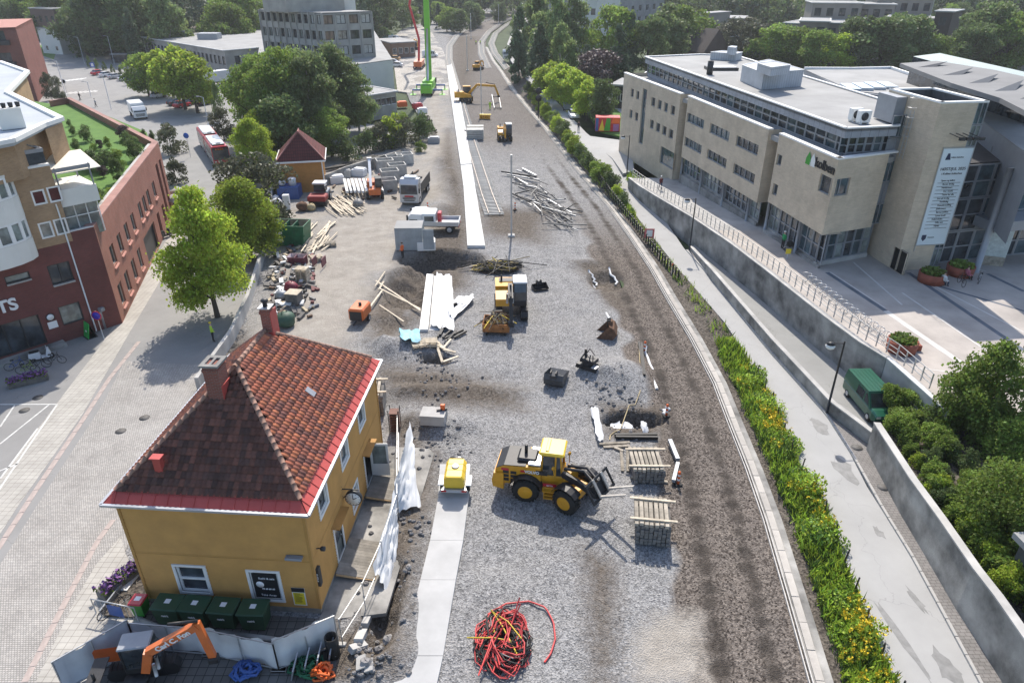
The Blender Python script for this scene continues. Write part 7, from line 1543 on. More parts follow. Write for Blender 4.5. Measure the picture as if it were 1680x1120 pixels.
def van(p,rz,mt,label,L=4.7,W=1.84,Hh=1.94,group=None,name='van'):
    t=thing(name,label,'van',p,rz,group); a,b=-L/2,L/2; w=W/2
    bodyshell(t,[(a,w*.94,w*.94,.35,1.05),(a+.15,w,w,.28,1.1),(b-1.0,w,w,.25,1.1),(b-.5,w*.98,w*.95,.28,1.02),(b-.05,w*.88,w*.85,.35,.85)],mt)
    k=Hh; m=M(); P0=[(a+.03,-w,1.05),(b-.75,-w,1.05),(b-.75,w,1.05),(a+.03,w,1.05)]; P1=[(a+.12,-w*.88,k),(b-1.55,-w*.88,k),(b-1.55,w*.88,k),(a+.12,w*.88,k)]; m.add(P0+P1,[(0,1,5,4),(1,2,6,5),(2,3,7,6),(3,0,4,7),(4,5,6,7)]); up=m.obj('cabin',mt,t)
    f=lambda s,y,z:(0,0,0)
    L_=lambda x,sg,z:(x,sg*(w*(1-.12*(z-1.05)/(k-1.05))+.012),z)
    for sg in (-1,1): 
        for x0,x1,x2,x3 in ((b-1.65,b-.98,b-1.5,b-1.72),(b-2.8,b-1.85,b-1.85,b-2.8)): m=M(); m.add([L_(x0,sg,1.12),L_(x1,sg,1.12),L_(x2,sg,k-.22),L_(x3,sg,k-.22)],[(0,1,2,3)]); m.obj('side_window',GLASS,t)
    m=M(); ws=lambda y,q:(lerp(b-.75,b-1.55,q)+.015,y,lerp(1.05,k,q)+.01); m.add([ws(-w*.86,.06),ws(w*.86,.06),ws(w*.78,.86),ws(-w*.78,.86)],[(0,1,2,3)]); m.obj('windscreen',GLASS,t); m=M(); m.box(a+.0,a+.06,-w*.75,w*.75,1.2,k-.25); m.obj('rear_window',GLASS,t)
    for x in (a+.85,b-.85):
        for y in (-w+.1,w-.1): wheel(t,x,y,.32,.2)
    lights(t,b-.06,w*.62,.72,a-.0,1.0); m=M(); m.bbox(b-.2,b+.05,-w*.9,w*.9,.32,.5,.04); m.obj('bumper',GREYM if mt is not DGR else MATS['machine_black'],t)
    for i in range(5): m=M(); y=-w*.6+i*w*.3; m.beam((a+.3,y,k+.012),(b-1.7,y,k+.012),.05,.02); m.obj('roof_rib',mt,t)
    return t
p=at(1413,665,.32); gv=van((p.x+.35,p.y-.3,.32),at_rz(1388,652,1420,690,.3),DGR,'dark green passenger van parked on the ramp by the plaza wall')
def truck(p,rz,label,cabm,cargo='box',L=8.5,cargom=None,group=None,name='truck',Hc=3.0,red=False):
    t=thing(name,label,'truck',p,rz,group); b=L/2; a=-L/2; w=1.22
    m=M(); m.side([(b-1.9,.55),(b-1.9,Hc),(b-.7,Hc+.05),(b-.15,Hc-.5),(b-.02,1.4),(b,.4),(b-.6,.4),(b-.6,.9),(b-1.5,.9),(b-1.5,.55)],-w,w); cab=m.obj('cab',cabm,t)
    m=M(); m.add([(b-.0,-w*.92,1.5),(b-.0,w*.92,1.5),(b-.13,w*.86,Hc-.62),(b-.13,-w*.86,Hc-.62)],[(0,1,2,3)]); m.obj('windscreen',GLASS,cab)
    for sg in (-1,1): m=M(); m.add([(b-1.4,sg*(w+.01),1.6),(b-.4,sg*(w+.01),1.6),(b-.55,sg*(w+.01),Hc-.6),(b-1.4,sg*(w+.01),Hc-.6)],[(0,1,2,3)]); m.obj('side_window',GLASS,cab); m=M(); m.bbox(b-.35,b-.15,sg*(w+.12)-.08,sg*(w+.12)+.08,1.6,2.3,.03); m.obj('mirror',MBLK,cab)
    m=M(); [m.box(b-.02,b+.02,-w*.7,w*.7,.65+k*.2,.75+k*.2) for k in range(3)]; m.obj('grille',MBLK,cab)
    m=M(); m.box(a,b-.6,-.45,.45,.6,.9); m.obj('chassis',MBLK,t); xs=(b-1.05,a+1.2,a+2.3) if L>7 else (b-1.05,a+1.1)
    for x in xs:
        for y in (-w+.12,w-.12): wheel(t,x,y,.5,.3)
    lights(t,b+.0,.85,.75,a,.85)
    if cargo=='box':
        m=M(); m.bbox(a,b-2.0,-w-.03,w+.03,.95,Hc+.55,.03); m.obj('cargo_box',cargom or WHV,t)
    elif cargo=='bulk':
        m=M(); m.side([(a,1.0),(a+.2,2.4),(b-2.2,2.4),(b-2.2,1.0)],-w,-w+.08); m.side([(a,1.0),(a+.2,2.4),(b-2.2,2.4),(b-2.2,1.0)],w-.08,w); m.box(a+.2,b-2.2,-w+.08,w-.08,1.0,1.1); m.box(b-2.28,b-2.2,-w+.08,w-.08,1.1,2.4); m.obj('tipper_body',cargom or SILV,t); m=M(); m.tube([(b-2.1,-.6,1),(b-2.1,-.6,3.0),(b-2.6,-.3,3.3)],.15,8); m.obj('loader_crane',MBLK,t)
    elif cargo=='flat':
        m=M(); m.box(a,b-2.1,-w,w,.95,1.05); [m.box(a,b-2.1,y-.03,y+.03,1.05,1.45) for y in (-w+.03,w-.03)]; m.box(a,a+.06,-w+.06,w-.06,1.05,1.45); m.obj('flat_bed',cargom or WHV,t)
    return t
tk=truck(tuple(at(683,322)),at_rz(705,290,672,338),'white and grey tipper truck with a red stripe driving down the haul road',SILV,'bulk',8.5,MBLK,None,'tipper_truck',3.3)
m=M(); m.bbox(2.4,3.4,-.8,.8,3.32,3.6,.1); m.obj('roof_spoiler',WHV,tk); m=M(); m.box(3.75,3.9,-.6,.6,2.85,3.0); m.box(4.25,4.29,-.6,.6,1.18,1.35); m.obj('red_stripe',RDV,tk)
truck(tuple(at(228,192)),at_rz(208,172,232,196),'white box truck on the street left of the bus',WHV,'box',6.8,WHV,None,'box_truck',2.4); truck(tuple(at(352,140)),at_rz(376,136,338,141),'white box truck parked under the low office',WHV,'box',8.0,WHV,None,'box_truck',2.9)
truck(tuple(at(832,96,1.0)),at_rz(838,80,832,100),'white truck with a red loader crane on the far lane',WHV,'bulk',7.5,RDV,None,'crane_truck',2.9)
# crew cab pickup
pk=truck(tuple(at(712,378)),R(178),'white crew cab pickup truck with a flat bed behind the container',WHV,'flat',6.2,SILV,None,'pickup_truck',2.35); m=M(); m.bbox(-.4,1.2,-1.15,1.15,.95,2.4,.08); m.obj('crew_cabin',WHV,pk); m=M(); [m.box(-.2,.9,sg*1.16-.01,sg*1.16+.01,1.5,2.1) for sg in (-1,1)]; m.obj('side_window',GLASS,pk); m=M(); m.bbox(-1.0,-.55,-.6,.5,1.05,2.3,.08); m.obj('tool_locker',RDV,pk)
truck(tuple(at(886,143,zroad(140))),at_rz(884,128,887,148),'white pickup truck on the lane under the trees',WHV,'flat',5.2,SILV,None,'pickup_truck',1.9)
car(tuple(at(941,193,1.6)),at_rz(930,178,944,198,1.6),WHV,'small white car with a dark trailer stopped at the lane edge'); t=thing('trailer','dark boxed trailer behind the small white car on the lane','trailer',tuple(at(932,182,1.6)),at_rz(930,178,944,198,1.6)); m=M(); m.bbox(-1.6,1.2,-.9,.9,.45,1.5,.05); m.obj('box',GREYM,t); m=M(); m.box(-1.5,1.1,-.8,.8,1.5,1.56); m.obj('cover',SILV,t); [wheel(t,-.2,y,.3,.2) for y in (-.85,.85)]
van(tuple(at(706,94)),R(0),WHV,'white crew van parked beside the green crane',5.2,1.9,2.1); van(tuple(at(648,68)),R(-20),WHV,'white van parked beyond the crane yard',5,1.9,2.1)
van(tuple(at(636,65)),R(200),mat('teal_paint',(.05,.2,.18),.4,.1),'teal van parked beside the white van beyond the crane',4.8,1.9,2.0)
k=0
for i,(u,v) in enumerate(((640,70),(632,76),(636,82),(640,90),(644,99),(648,110),(640,105))):
    car(tuple(at(u+2,v)),R(170),[WHV,SILV,WHV,WHV,mat('tan_box',(.5,.3,.14),.6),WHV,SILV][i],'pale car in the row along the office podium, %s from the far end'%('first','second','third','fourth','fifth','sixth','seventh')[i],'car','cars by the podium')
for i,(u,v,mt) in enumerate(((163,123,RDV),(176,126,WHV),(190,129,SILV),(207,132,WHV),(222,138,BLKB),(240,146,RDV),(262,160,SILV),(290,172,BLKB),(313,172,BLKB),(338,172,BLKB),(300,176,RDV))):
    car(tuple(at(u,v)),R(65),mt,'parked car in the hedge lined car park, %s from the left'%('first','second','third','fourth','fifth','sixth','seventh','eighth','ninth','tenth','eleventh')[i],'car','cars in the car park')
for u,v,lb in ((375,146,'black car below the white box truck by the office'),(392,142,'second black car by the low office')): car(tuple(at(u,v)),R(180),BLKB,lb,'car')
# ---- articulated bus
bp=at(366,272); brz=at_rz(326,214,372,276); bs=thing('articulated_bus','red articulated city bus with white roof panels coming down the street','bus',tuple(bp),brz)
def buspart(x0,x1,name,front=False):
    m=M(); w=1.27; z1=3.0
    pr=[(-w,.35),(-w,2.75),(-w+.15,z1),(w-.15,z1),(w,2.75),(w,.35)]; vs=[(x,y,z) for x in (x0,x1) for y,z in pr]; m.add(vs,[(i,(i+1)%6,6+(i+1)%6,6+i) for i in range(6)]+[tuple(range(6))[::-1],tuple(range(6,12))]); b=m.obj(name,RDV,bs)
    for sg in (-1,1):
        m=M(); m.box(x0+.3,x1-.3,sg*(w+.006)-.006,sg*(w+.006)+.006,1.35,2.55); m.obj('side_windows',mat('bus_glass',(.10,.105,.11),.25),b); m=M(); m.box(x0+.1,x1-.1,sg*(w+.004)-.004,sg*(w+.004)+.004,.4,1.3); m.obj('side_panel',SILV,b)
    m=M(); m.bbox(x0+.5,x1-1.6,-.95,.95,z1,z1+.28,.08); m.obj('roof_pod',WHV,b); m=M(); m.box(x1-1.5,x1-.7,-.9,.9,z1,z1+.16); m.obj('roof_units',MBLK,b); [ (lambda m:(m.bbox(x1-1.4,x1-.8,y-.28,y+.28,z1+.16,z1+.22,.02),m.obj('roof_hatch',WHV,b)))(M()) for y in (-.6,.6)]
    return b
f=buspart(-8.3,.0,'front_car'); 
r=buspart(-17.0,-8.9,'rear_car'); m=M(); m.box(-8.9,-8.3,-1.15,1.15,.5,2.95); m.obj('bellows',MBLK,bs)
m=M(); m.box(.0,.03,-1.18,1.18,1.0,2.8); m.obj('windscreen',GLASS,f); m=M(); m.box(.03,.05,-.75,.5,2.42,2.72); m.obj('destination_board',MBLK,f); text('83 Tårnåsen',.24,(.06,-.12,2.57),(R(90),0,R(90)),mat('led_orange',(.9,.25,.02),.5),parent=f,bold=.008); lights(bs,.04,.95,.7,-17,1.2)
for x in (-2.6,-7.2,-10.8,-14.6):
    for y in (-1.15,1.15): wheel(bs,x,y,.48,.28)
# ---- mobile crane
cp=at(700,158); cr=thing('mobile_crane','lime green mobile crane with its long boom raised','crane',tuple(cp),R(-90))
m=M(); m.bbox(-11,.6,-1.35,1.35,.9,1.5,.05); m.obj('carrier',GRV,cr); m=M(); m.side([(-1.6,.7),(-1.6,2.7),(.1,2.7),(.6,1.9),(.75,.7)],-1.3,1.3); c_=m.obj('drive_cab',GRV,cr); m=M(); m.add([(.61,-1.15,1.75),(.61,1.15,1.75),(.18,1.1,2.6),(.18,-1.1,2.6)],[(0,1,2,3)]); m.obj('windscreen',GLASS,c_)
for x in (-.8,-3,-5,-7,-9,-10.5):
    for y in (-1.15,1.15): wheel(cr,x,y,.62,.4)
for x in (-2.2,-9.8): m=M(); m.box(x-.25,x+.25,-3.6,3.6,.9,1.25); m.obj('outrigger',BLUEV,cr); [ (lambda m:(m.box(x-.12,x+.12,y-.12,y+.12,.05,1.0),m.box(x-.9,x+.9,y-.7,y+.7,0,.06),m.obj('outrigger_foot',GRV,cr)))(M()) for y in (-3.5,3.5)]
m=M(); m.bbox(-9.0,-3.2,-1.3,1.3,1.6,2.9,.08); m.obj('superstructure',GRV,cr); m=M(); m.bbox(-10.6,-8.9,-1.5,1.5,1.7,2.9,.05); m.obj('counterweight',MBLK,cr)
m=M(); m.beam((-7.0,0,2.6),(-10.5,0,25),1.25,1.3,(0,1,0)); m.obj('boom_base',GRV,cr); m=M(); m.beam((-10.5,0,25),(-13.2,0,42),.95,1.0,(0,1,0)); m.obj('boom_mid',GRV,cr); m=M(); m.beam((-13.2,0,42),(-15,0,56),.7,.75,(0,1,0)); m.obj('boom_top',GRV,cr); m=M(); m.tube([(-4.0,0,2.6),(-8.2,0,14)],.25,8); m.obj('lift_cylinder',SILV,cr)
rd=thing('crane_hose_boom','red lattice pump boom rising behind the green crane','boom',tuple(at(688,112)),0); m=M(); q=[(0,0,2.2),(.4,0,8),(-1.8,0,17),(1.2,0,30),(2.5,2,46)]
for a,b in zip(q,q[1:]): m.beam(a,b,.55,.6)
m.obj('folded_arm',RDV,rd); m=M(); m.bbox(-1.2,1.2,-4,4,.8,2.2,.1); m.obj('truck_body',ORV,rd); [wheel(rd,x,y,.5,.3) for x in (-1.05,1.05) for y in (-2.8,0,2.8)]
# red telehandler, roller, compressor
th=thing('telehandler','orange red telehandler with its white arm up by the pipes','telehandler',tuple(at(616,322)),R(-80)); [wheel(th,x,y,.6,.45,WHV) for x in (-1.4,1.4) for y in (-.95,.95)]
m=M(); m.bbox(-2.4,2.0,-.8,.8,.7,1.5,.08); m.bbox(-2.4,-.2,-1.0,1.0,1.1,1.9,.08); m.obj('chassis',ORV,th); m=M(); m.bbox(-.4,1.1,.1,1.0,1.4,2.7,.06); m.obj('cab',MBLK,th); m=M(); m.box(-.3,1.12,.08,1.02,1.75,2.55); m.obj('cab_glass',GLASS,th); m=M(); m.beam((1.2,-.45,1.6),(-2.8,-.45,4.3),.35,.45); m.obj('arm',WHV,th); m=M(); m.bbox(-3.1,-2.6,-.8,-.1,4.1,4.6,.05); m.obj('arm_head',STEEL,th)
rl=thing('road_roller','dark red road roller with a white cab roof by the orange house','roller',tuple(at(527,334)),R(-90)); m=M(); m.lathe([(.3,-1.05),(.75,-1.05),(.75,1.05),(.3,1.05)],22,(1.2,0,.75),'y'); m.obj('drum',MBLK,rl); m=M(); m.bbox(.3,2.1,-1.2,1.2,.85,1.55,.12); m.obj('drum_cover',mat('roller_red',(.28,.03,.03),.5),rl); m=M(); m.bbox(-2.2,-.2,-.9,.9,.7,1.6,.1); m.obj('body',GREYM,rl); m=M(); m.box(-1.2,.1,-.75,.75,1.6,2.6,t=.06); m.obj('cab',GLASS,rl); m=M(); m.bbox(-1.3,.2,-.85,.85,2.6,2.8,.05); m.obj('cab_roof',WHV,rl); [wheel(rl,-1.5,y,.62,.45) for y in (-.8,.8)]
cm_=thing('compressor','orange compressor on wheels parked on the haul road','compressor',tuple(at(592,526)),R(-100)); m=M(); m.bbox(-1.1,1.0,-.7,.7,.45,1.55,.14); m.obj('canopy',ORV,cm_); m=M(); m.box(1.0,1.03,-.55,.55,.5,1.35); m.lathe([(.14,1.55),(.14,1.8)],8,(0,.1,0)); m.obj('grille',MBLK,cm_); m=M(); m.beam((1.0,0,.45),(1.7,0,.4),.1); m.obj('drawbar',MBLK,cm_); [wheel(cm_,-.1,y,.33,.2) for y in (-.75,.75)]
# ================= SITE CLUTTER, STREET FURNITURE, PEOPLE =================
PALEW=mat('pale_timber',(.60,.52,.40),.8,.2,3,.1,rnd=.2); SLW=mat('sleeper_timber',(.36,.32,.26),.9,.3,3,.2,rnd=.2); SLD=mat('sleeper_grey',(.17,.16,.15),.9,.25,3,.2,rnd=.2); ORNG=mat('signal_orange',(.72,.14,.03),.5,.05); YEL_=mat('signal_yellow',(.72,.55,.04),.5,.05); CORT=mat('corten',(.28,.075,.045),.7,.2,2); GRN_S=mat('skip_green',(.015,.13,.06),.5,.2,2); BLU=mat('sign_blue',(.02,.10,.50),.4,.03); PURP=mat('purple_flowers',(.25,.12,.33),.8,.4,9)
# stacks of old sleepers
def sleeper_stack(u,v,rz,label,cols=8,layers=5,L=2.3):
    t=thing('sleeper_stack',label,'timber stack',tuple(on(u,v)),rz,'stacks of old sleepers'); a=M(); a.box(-.105,.105,-L/2,L/2,0,.2,.015); me=a.mesh('sleeper'); 
    b=M(); b.box(-.105,.105,-L/2,L/2,0,.2,.015); md=b.mesh('sleeper'); me.materials.append(SLW); md.materials.append(SLD)
    for k in range(layers):
        for i in range(cols if k<layers-1 else cols-1):
            o=bpy.data.objects.new('sleeper',me if k==layers-1 else md); COL.objects.link(o); o.parent=t; top=k==layers-1; o.location=((i-(cols-1)/2)*(.235 if not top else .27)+random.uniform(-.012,.012),random.uniform(-.05,.05),.1+k*.215); o.rotation_euler=(0,0,random.uniform(-.01,.01))
    for y in (-L*.36,L*.36): m=M(); m.beam((-cols*.13-.25,y,.1+layers*.215+.04),(cols*.13+.2,y+random.uniform(-.05,.05),.1+layers*.215+.04),.14,.07); m.obj('batten',PALEW,t)
    for y in (-.7,.7): m=M(); m.beam((-cols*.12,y,.05),(cols*.12,y,.05),.1,.1); m.obj('bearer',SLD,t)
sleeper_stack(1060,775,R(0),'stack of grey timber sleepers at the edge of the pit'); sleeper_stack(1068,872,R(-8),'nearer stack of timber sleepers beside the loader forks',8,7)
def planks(name,label,segs,mt,w=.16,h=.05,z=.06,group=None,cat='planks'):
    t=wthing(name,label,cat,tuple(on(*segs[0][:2])),group)
    for u0,v0,u1,v1 in segs: m=M(); a,b=on(u0,v0,z+random.random()*.08),on(u1,v1,z+random.random()*.08); m.beam(a,b,w*random.uniform(.8,1.2),h); m.obj('plank',mt,t)
    return t
planks('loose_planks','loose boards lying against the first sleeper stack',((983,731,1033,727),(990,735,1033,733),(1008,736,1022,742),(1019,742,1021,775),(1029,742,1030,775),(1035,784,1095,792)),SLW,.2,.12)
planks('loose_planks','thin battens across the left bank of the pit',((617,465,690,515),(622,478,690,512),(632,450,616,474),(630,467,622,480),(623,506,663,533),(606,511,627,482)),PALEW,.16,.05,.3)
planks('loose_planks','broken boards heaped at the small hole by the grey sand',((696,566,722,566),(700,572,722,571),(712,560,728,588),(715,565,726,598),(724,598,752,589),(728,578,748,582),(722,588,738,580),(740,560,728,575)),PALEW,.2,.08,.2)
planks('cable_ducts','black and yellow ducts lying in the trench end',((722,552,732,532),(718,555,728,535),(726,556,745,540),(730,558,760,543),(735,560,748,546),(745,556,765,546)),CAB_B,.16,.16,.1)
planks('black_pipes','thick black pipes at the lower edge of the near pit',((1008,716,1078,716),(1010,720,1079,721)),CAB_B,.2,.2,.1,None,'pipes'); planks('black_pipes','grey steel pipes standing along the ballast by the sleepers',((1098,729,1111,760),(1111,767,1104,795)),GREYM,.22,.22,.3,None,'pipes'); planks('black_pipes','black pipes leaning along the ballast above the near pit',((1048,563,1056,616),(1052,566,1057,618)),CAB_B,.16,.16,.1,None,'pipes')
for k,(u0,v0,u1,v1) in enumerate(((975,470,1000,533),(968,445,978,470),(1000,440,1012,468),(1060,570,1075,640),(1095,668,1090,690))): m=M(); a,b=on(u0,v0,.03),on(u1,v1,.05); pts=[a.lerp(b,t)+Vector((random.uniform(-.2,.2),random.uniform(-.1,.1),.03)) for t in np.linspace(0,1,8)]; m.tube(pts,.12,6); single(m,'white_edging','torn white geotextile edge on the ballast, %s of five from the far end'%('third','first','second','fourth','fifth')[k],'geotextile',TARP,None,None,'torn geotextile edges')
cloth('white_tarp','long white tarp hanging into the left side of the near pit',P((968,674),(980,674),(990,725),(980,727),z=.1),TARP,lambda s,t:.12,8,.3,7); cloth('white_tarp','white tarp folded in the bottom of the near pit',P((1000,700),(1030,697),(1045,712),(1003,716),z=-.35),TARP,lambda s,t:.1,8,.3,8); cloth('white_tarp','small white bag at the right of the near pit',P((1050,694),(1060,695),(1064,711),(1054,712),z=-.1),TARP,lambda s,t:.3*sin(pi*s)*sin(pi*t),8,.2,9)
m=M(); q=[on(u,v,.05) for u,v in ((1048,562),(1050,600),(1051,640),(1042,665),(1030,690),(1018,705),(1002,712),(1000,722))]; m.tube(resample(q,30),.035,6); single(m,'hose','straw coloured hose running down the gravel into the near pit','hose',STRAW)
def delineator(p,label,h=1.0):
    t=thing('traffic_delineator',label,'traffic marker',tuple(p),random.random(),'red traffic markers'); m=M(); m.bbox(-.25,.25,-.2,.2,0,.1,.03); m.obj('base',BLACK,t); m=M(); m.lathe([(.09,.1),(.09,h),(.03,h+.04)],8); m.obj('post',ORNG,t); m=M(); m.lathe([(.095,h*.35),(.095,h*.5)],8); m.lathe([(.095,h*.68),(.095,h*.82)],8); m.obj('reflective_band',TXTW,t)
for u,v,l in ((1057,578,'farthest red marker beside the ballast'),(1092,690,'red and yellow marker at the corner of the near pit'),(1112,795,'red marker beside the sleeper stacks'),(845,345,'orange marker at the steel scrap heap'),(702,345,'red marker beside the haul road and pickup')): delineator(on(u,v),l)
# scrap steel, slabs, crossbeams
SCR=mat('scrap_steel',(.13,.13,.13),.6,.3,3,rnd=.3); sc=wthing('steel_scrap','heap of grey steel masts and beams dumped beside the ballast','steel scrap',tuple(on(890,340)))
for k in range(70):
    u=random.uniform(850,935); v=300+(u-850)*.72+random.uniform(-22,26); p=on(u,v,random.uniform(.1,.7)); a=R(-62)+random.gauss(0,.22) if random.random()<.8 else random.random()*3; l=random.uniform(.8,3.2); d=Vector((cos(a)*l,sin(a)*l,random.uniform(-.12,.12))); m=M(); w=random.uniform(.04,.15); m.beam(p-d,p+d,w,random.uniform(.05,.2)); m.obj('beam',random.choice((SCR,SCR,SCR,MBLK,MBLK,STEEL)),sc)
for (u,v) in ((868,285),(855,300)): p=on(u,v,.25); m=M(); m.beam(p-Vector((1,-2,0)),p+Vector((1,-2,0)),.25,.2); m.obj('beam',STEEL,sc)
sl=thing('slab_stack','stack of grey concrete slabs between track and compact excavator','slab stack',tuple(on(780,226)),R(2)); 
for k in range(6): m=M(); m.box(-1.5,1.5,-2.2,2.2,.12+k*.3,.34+k*.3); m.obj('slab',SLP,sl)
m=M(); m.box(-1.55,1.55,-.12,.12,1.86,1.96); m.obj('batten',SLW,sl)
t=thing('sorting_attachment','yellow ribbed digger attachment lying beside the mast foot','attachment',tuple(on(796,196)),R(-5)); [ (lambda m:(m.bbox(-1.1+k*.44,-.75+k*.44,-.5,.5,.1,.9,.06),m.obj('rib',YV,t)))(M()) for k in range(5)]; m=M(); m.box(-1.2,1.2,-.3,.3,.9,1.0); m.obj('frame',YEL_,t)
t=wthing('rail_panel','loose rail frame standing on blocks beside the hi-vis worker','rail',tuple(on(810,175))); 
for u0,v0,u1,v1 in ((807,158,811,180),(818,157,822,180)): m=M(); m.beam(on(u0,v0,.35),on(u1,v1,.35),.12,.16); m.obj('rail',STEEL,t)
for v in (160,179): m=M(); m.beam(on(807+(v-158)*.2,v,.2),on(819+(v-158)*.2,v,.2),.14,.16); m.obj('crossbar',MBLK,t)
# container, skips, pallets and yard goods
def corrug(t,x0,x1,y0,y1,z0,z1,mt,name='container_wall',st=.28):
    m=M(); m.box(x0+.03,x1-.03,y0+.03,y1-.03,z0,z1)
    for k in range(int((x1-x0)/st)): x=x0+.1+k*st; m.box(x,x+st*.5,y0,y0+.05,z0+.12,z1-.12); 
    for k in range(int((y1-y0)/st)): y=y0+.1+k*st; m.box(x1-.05,x1,y,y+st*.5,z0+.12,z1-.12); m.box(x0,x0+.05,y,y+st*.5,z0+.12,z1-.12)
    for x in (x0,x1-.1):
        for y in (y0-.01,y1-.09): m.box(x,x+.1,y,y+.1,z0,z1+.02)
    m.box(x0,x1,y0-.01,y0+.08,z1-.1,z1+.01); return m.obj(name,mt,t)
cb_=mat('container_grey',(.36,.40,.42),.6,.15,1); ct_=thing('site_container','grey blue steel site container with its door swung open','container',tuple(at(672,412)),R(2)); corrug(ct_,-1.5,1.5,0,2.6,.1,2.6,cb_); m=M(); m.box(-1.5,1.5,0,2.6,2.61,2.66); m.obj('roof',ROOF_L,ct_); m=M(); m.box(1.55,2.75,-.03,.03,.2,2.5); [m.box(1.6+k*.4,1.68+k*.4,-.06,-.03,.25,2.45) for k in range(3)]; m.obj('door',cb_,ct_)
def skip(u,v,rz,label,mt,L=4.5,W=2.3,Hh=1.7,inner=None):
    t=thing('waste_skip',label,'skip',tuple(at(u,v)),rz); z=.12; m=M(); a=[(-L/2+.5,-W/2),(L/2-.3,-W/2),(L/2-.3,W/2),(-L/2+.5,W/2)]; b=[(-L/2,-W/2),(L/2,-W/2),(L/2,W/2),(-L/2,W/2)]
    vs=[(*p,z) for p in a]+[(*p,z+Hh) for p in b]+[(p[0]*.96,p[1]*.93,z+Hh) for p in b]+[(p[0]*.95,p[1]*.93,z+.1) for p in a]; m.add(vs,[(3,2,1,0)]+[(i,(i+1)%4,4+(i+1)%4,4+i) for i in range(4)]+[(4+i,4+(i+1)%4,8+(i+1)%4,8+i) for i in range(4)]); m.obj('skip_body',mt,t)
    m=M(); m.add(vs,[(8+i,8+(i+1)%4,12+(i+1)%4,12+i) for i in range(4)]+[(12,13,14,15)]); m.obj('inside',inner or RUST,t); m=M(); [m.box(-L/2+.7+k*1.0,-L/2+.78+k*1.0,-W/2-.06,W/2+.06,z+.1,z+Hh-.1) for k in range(4)]; m.box(-L/2-.03,L/2+.03,-W/2-.05,-W/2+.02,z+Hh*.5,z+Hh*.5+.1); m.obj('ribs',mt,t); return t
sk=skip(472,398,R(-4),'big dark green waste skip with a rusty open inside',GRN_S,5.2,2.6,2.3,mat('skip_inside',(.38,.35,.27),.8,.35,1.5)); m=M(); [m.box(x,x+.7,-1.37,-1.36,z,z+.3) for x in (-.6,) for z in (.6,1.5)]; m.obj('label_plate',TXTW,sk)
skip(490,437,R(-5),'maroon lidded waste container beside the timber pile',mat('maroon_bin',(.16,.04,.06),.5),1.9,1.2,1.1,mat('pale_lid',(.6,.5,.52),.6)); 
t=thing('blue_container','dark blue container with white bags on top beside the orange house','container',tuple(at(474,328)),R(3)); corrug(t,-1.4,1.4,0,2.2,.05,1.7,BLUEV); m=M(); [m.ball((x,.9,2.1),.5,10,(1,1,.8)) for x in (-.8,)]; m.lathe([(.5,1.7),(.55,2.6),(.4,2.7)],12,(.5,1.1,0)); m.obj('white_bag',TARP,t)
def junk(name,label,cat,u,v,rz,parts,group=None):
    t=thing(name,label,cat,tuple(on(u,v)),rz,group)
    for nm,b,mt in parts: m=M(); (m.bbox(*b,.03)); m.obj(nm,mt,t)
    return t
junk('white_cabinet','tall white cabinet in front of the blue container','cabinet',472,343,R(5),(('body',(-.4,.4,-.35,.35,0,1.9),WHV),)); junk('timber_crate','dark open crate beside the sleeping bags at the house chimney','crate',484,497,R(-10),(('crate',(-.6,.6,-.6,.6,0,1.1),SLD),('lid',(-.65,.65,-.65,.65,1.1,1.16),PALEW)))
def bag(u,v,r,label,mt,sc=(1,1,.8),group='bags in the yard'):
    t=thing('big_bag',label,'bag',tuple(on(u,v)),random.random()*3,group); m=M(); m.ball((0,0,r*sc[2]*.9),r,12,sc,8); 
    m.v=[(x*(1+.12*sin(5*z+x*3)),y*(1+.1*cos(4*z)),z) for x,y,z in m.v]; m.obj('sack',mt,t); m=M(); [m.beam((s*r*.4,0,r*sc[2]*1.6),(s*r*.2,0,r*sc[2]*2.1),.05) for s in (-1,1)]; m.obj('strap',mt,t)
for a in ((455,338,.7,'white bulk bag by the barrier, left of the white cabinet',TARP),(453,330,.55,'smaller white bulk bag behind the other one',TARP),(497,345,.75,'brown rusty drum shaped bundle by the roller',RUST),(512,345,.6,'straw filled bag beside the rusty bundle',STRAW),(588,340,.75,'dark net bag of scrap by the timber pile',CAB_G),(470,535,.9,'dark green tarpaulin bundle near the chimney',mat('tarp_green',(.04,.09,.06),.6,.2,2)),(462,490,.6,'grey bundle along the barrier',GREYM),(478,478,.7,'maroon heap of tubing',mat('tube_maroon',(.2,.02,.04),.5))): bag(*a)
def pallet_stack(u,v,rz,label,n=8,mt=None):
    t=thing('pallet_stack',label,'pallets',tuple(on(u,v)),rz,'pallet stacks')
    for k in range(n):
        m=M(); z=k*.15; [m.box(-.6,.6,-.4+i*.19,-.3+i*.19,z+.11,z+.13) for i in range(5)]; [m.box(-.6+i*.55,-.5+i*.55,-.4,.46,z,z+.11) for i in range(3)]; m.obj('pallet',mt or PALEW,t)
pallet_stack(498,462,R(-10),'tall pallet stack with pale boards in the debris yard',10); pallet_stack(520,428,R(30),'low tilted pallets beside the maroon container',4); pallet_stack(543,403,R(15),'single wooden pallet box at the road edge',3,SLW); pallet_stack(707,585,R(5),'pallet stack over the small hole in the gravel',4); pallet_stack(688,568,R(20),'rough pale boards on the grey sand',2)
hp=[]
for k in range(34):
    u=random.uniform(545,590); v=random.uniform(328,352); a=random.random()*100; hp.append((u-random.uniform(8,16),v-random.uniform(5,12),u+random.uniform(4,14),v+random.uniform(3,9)))
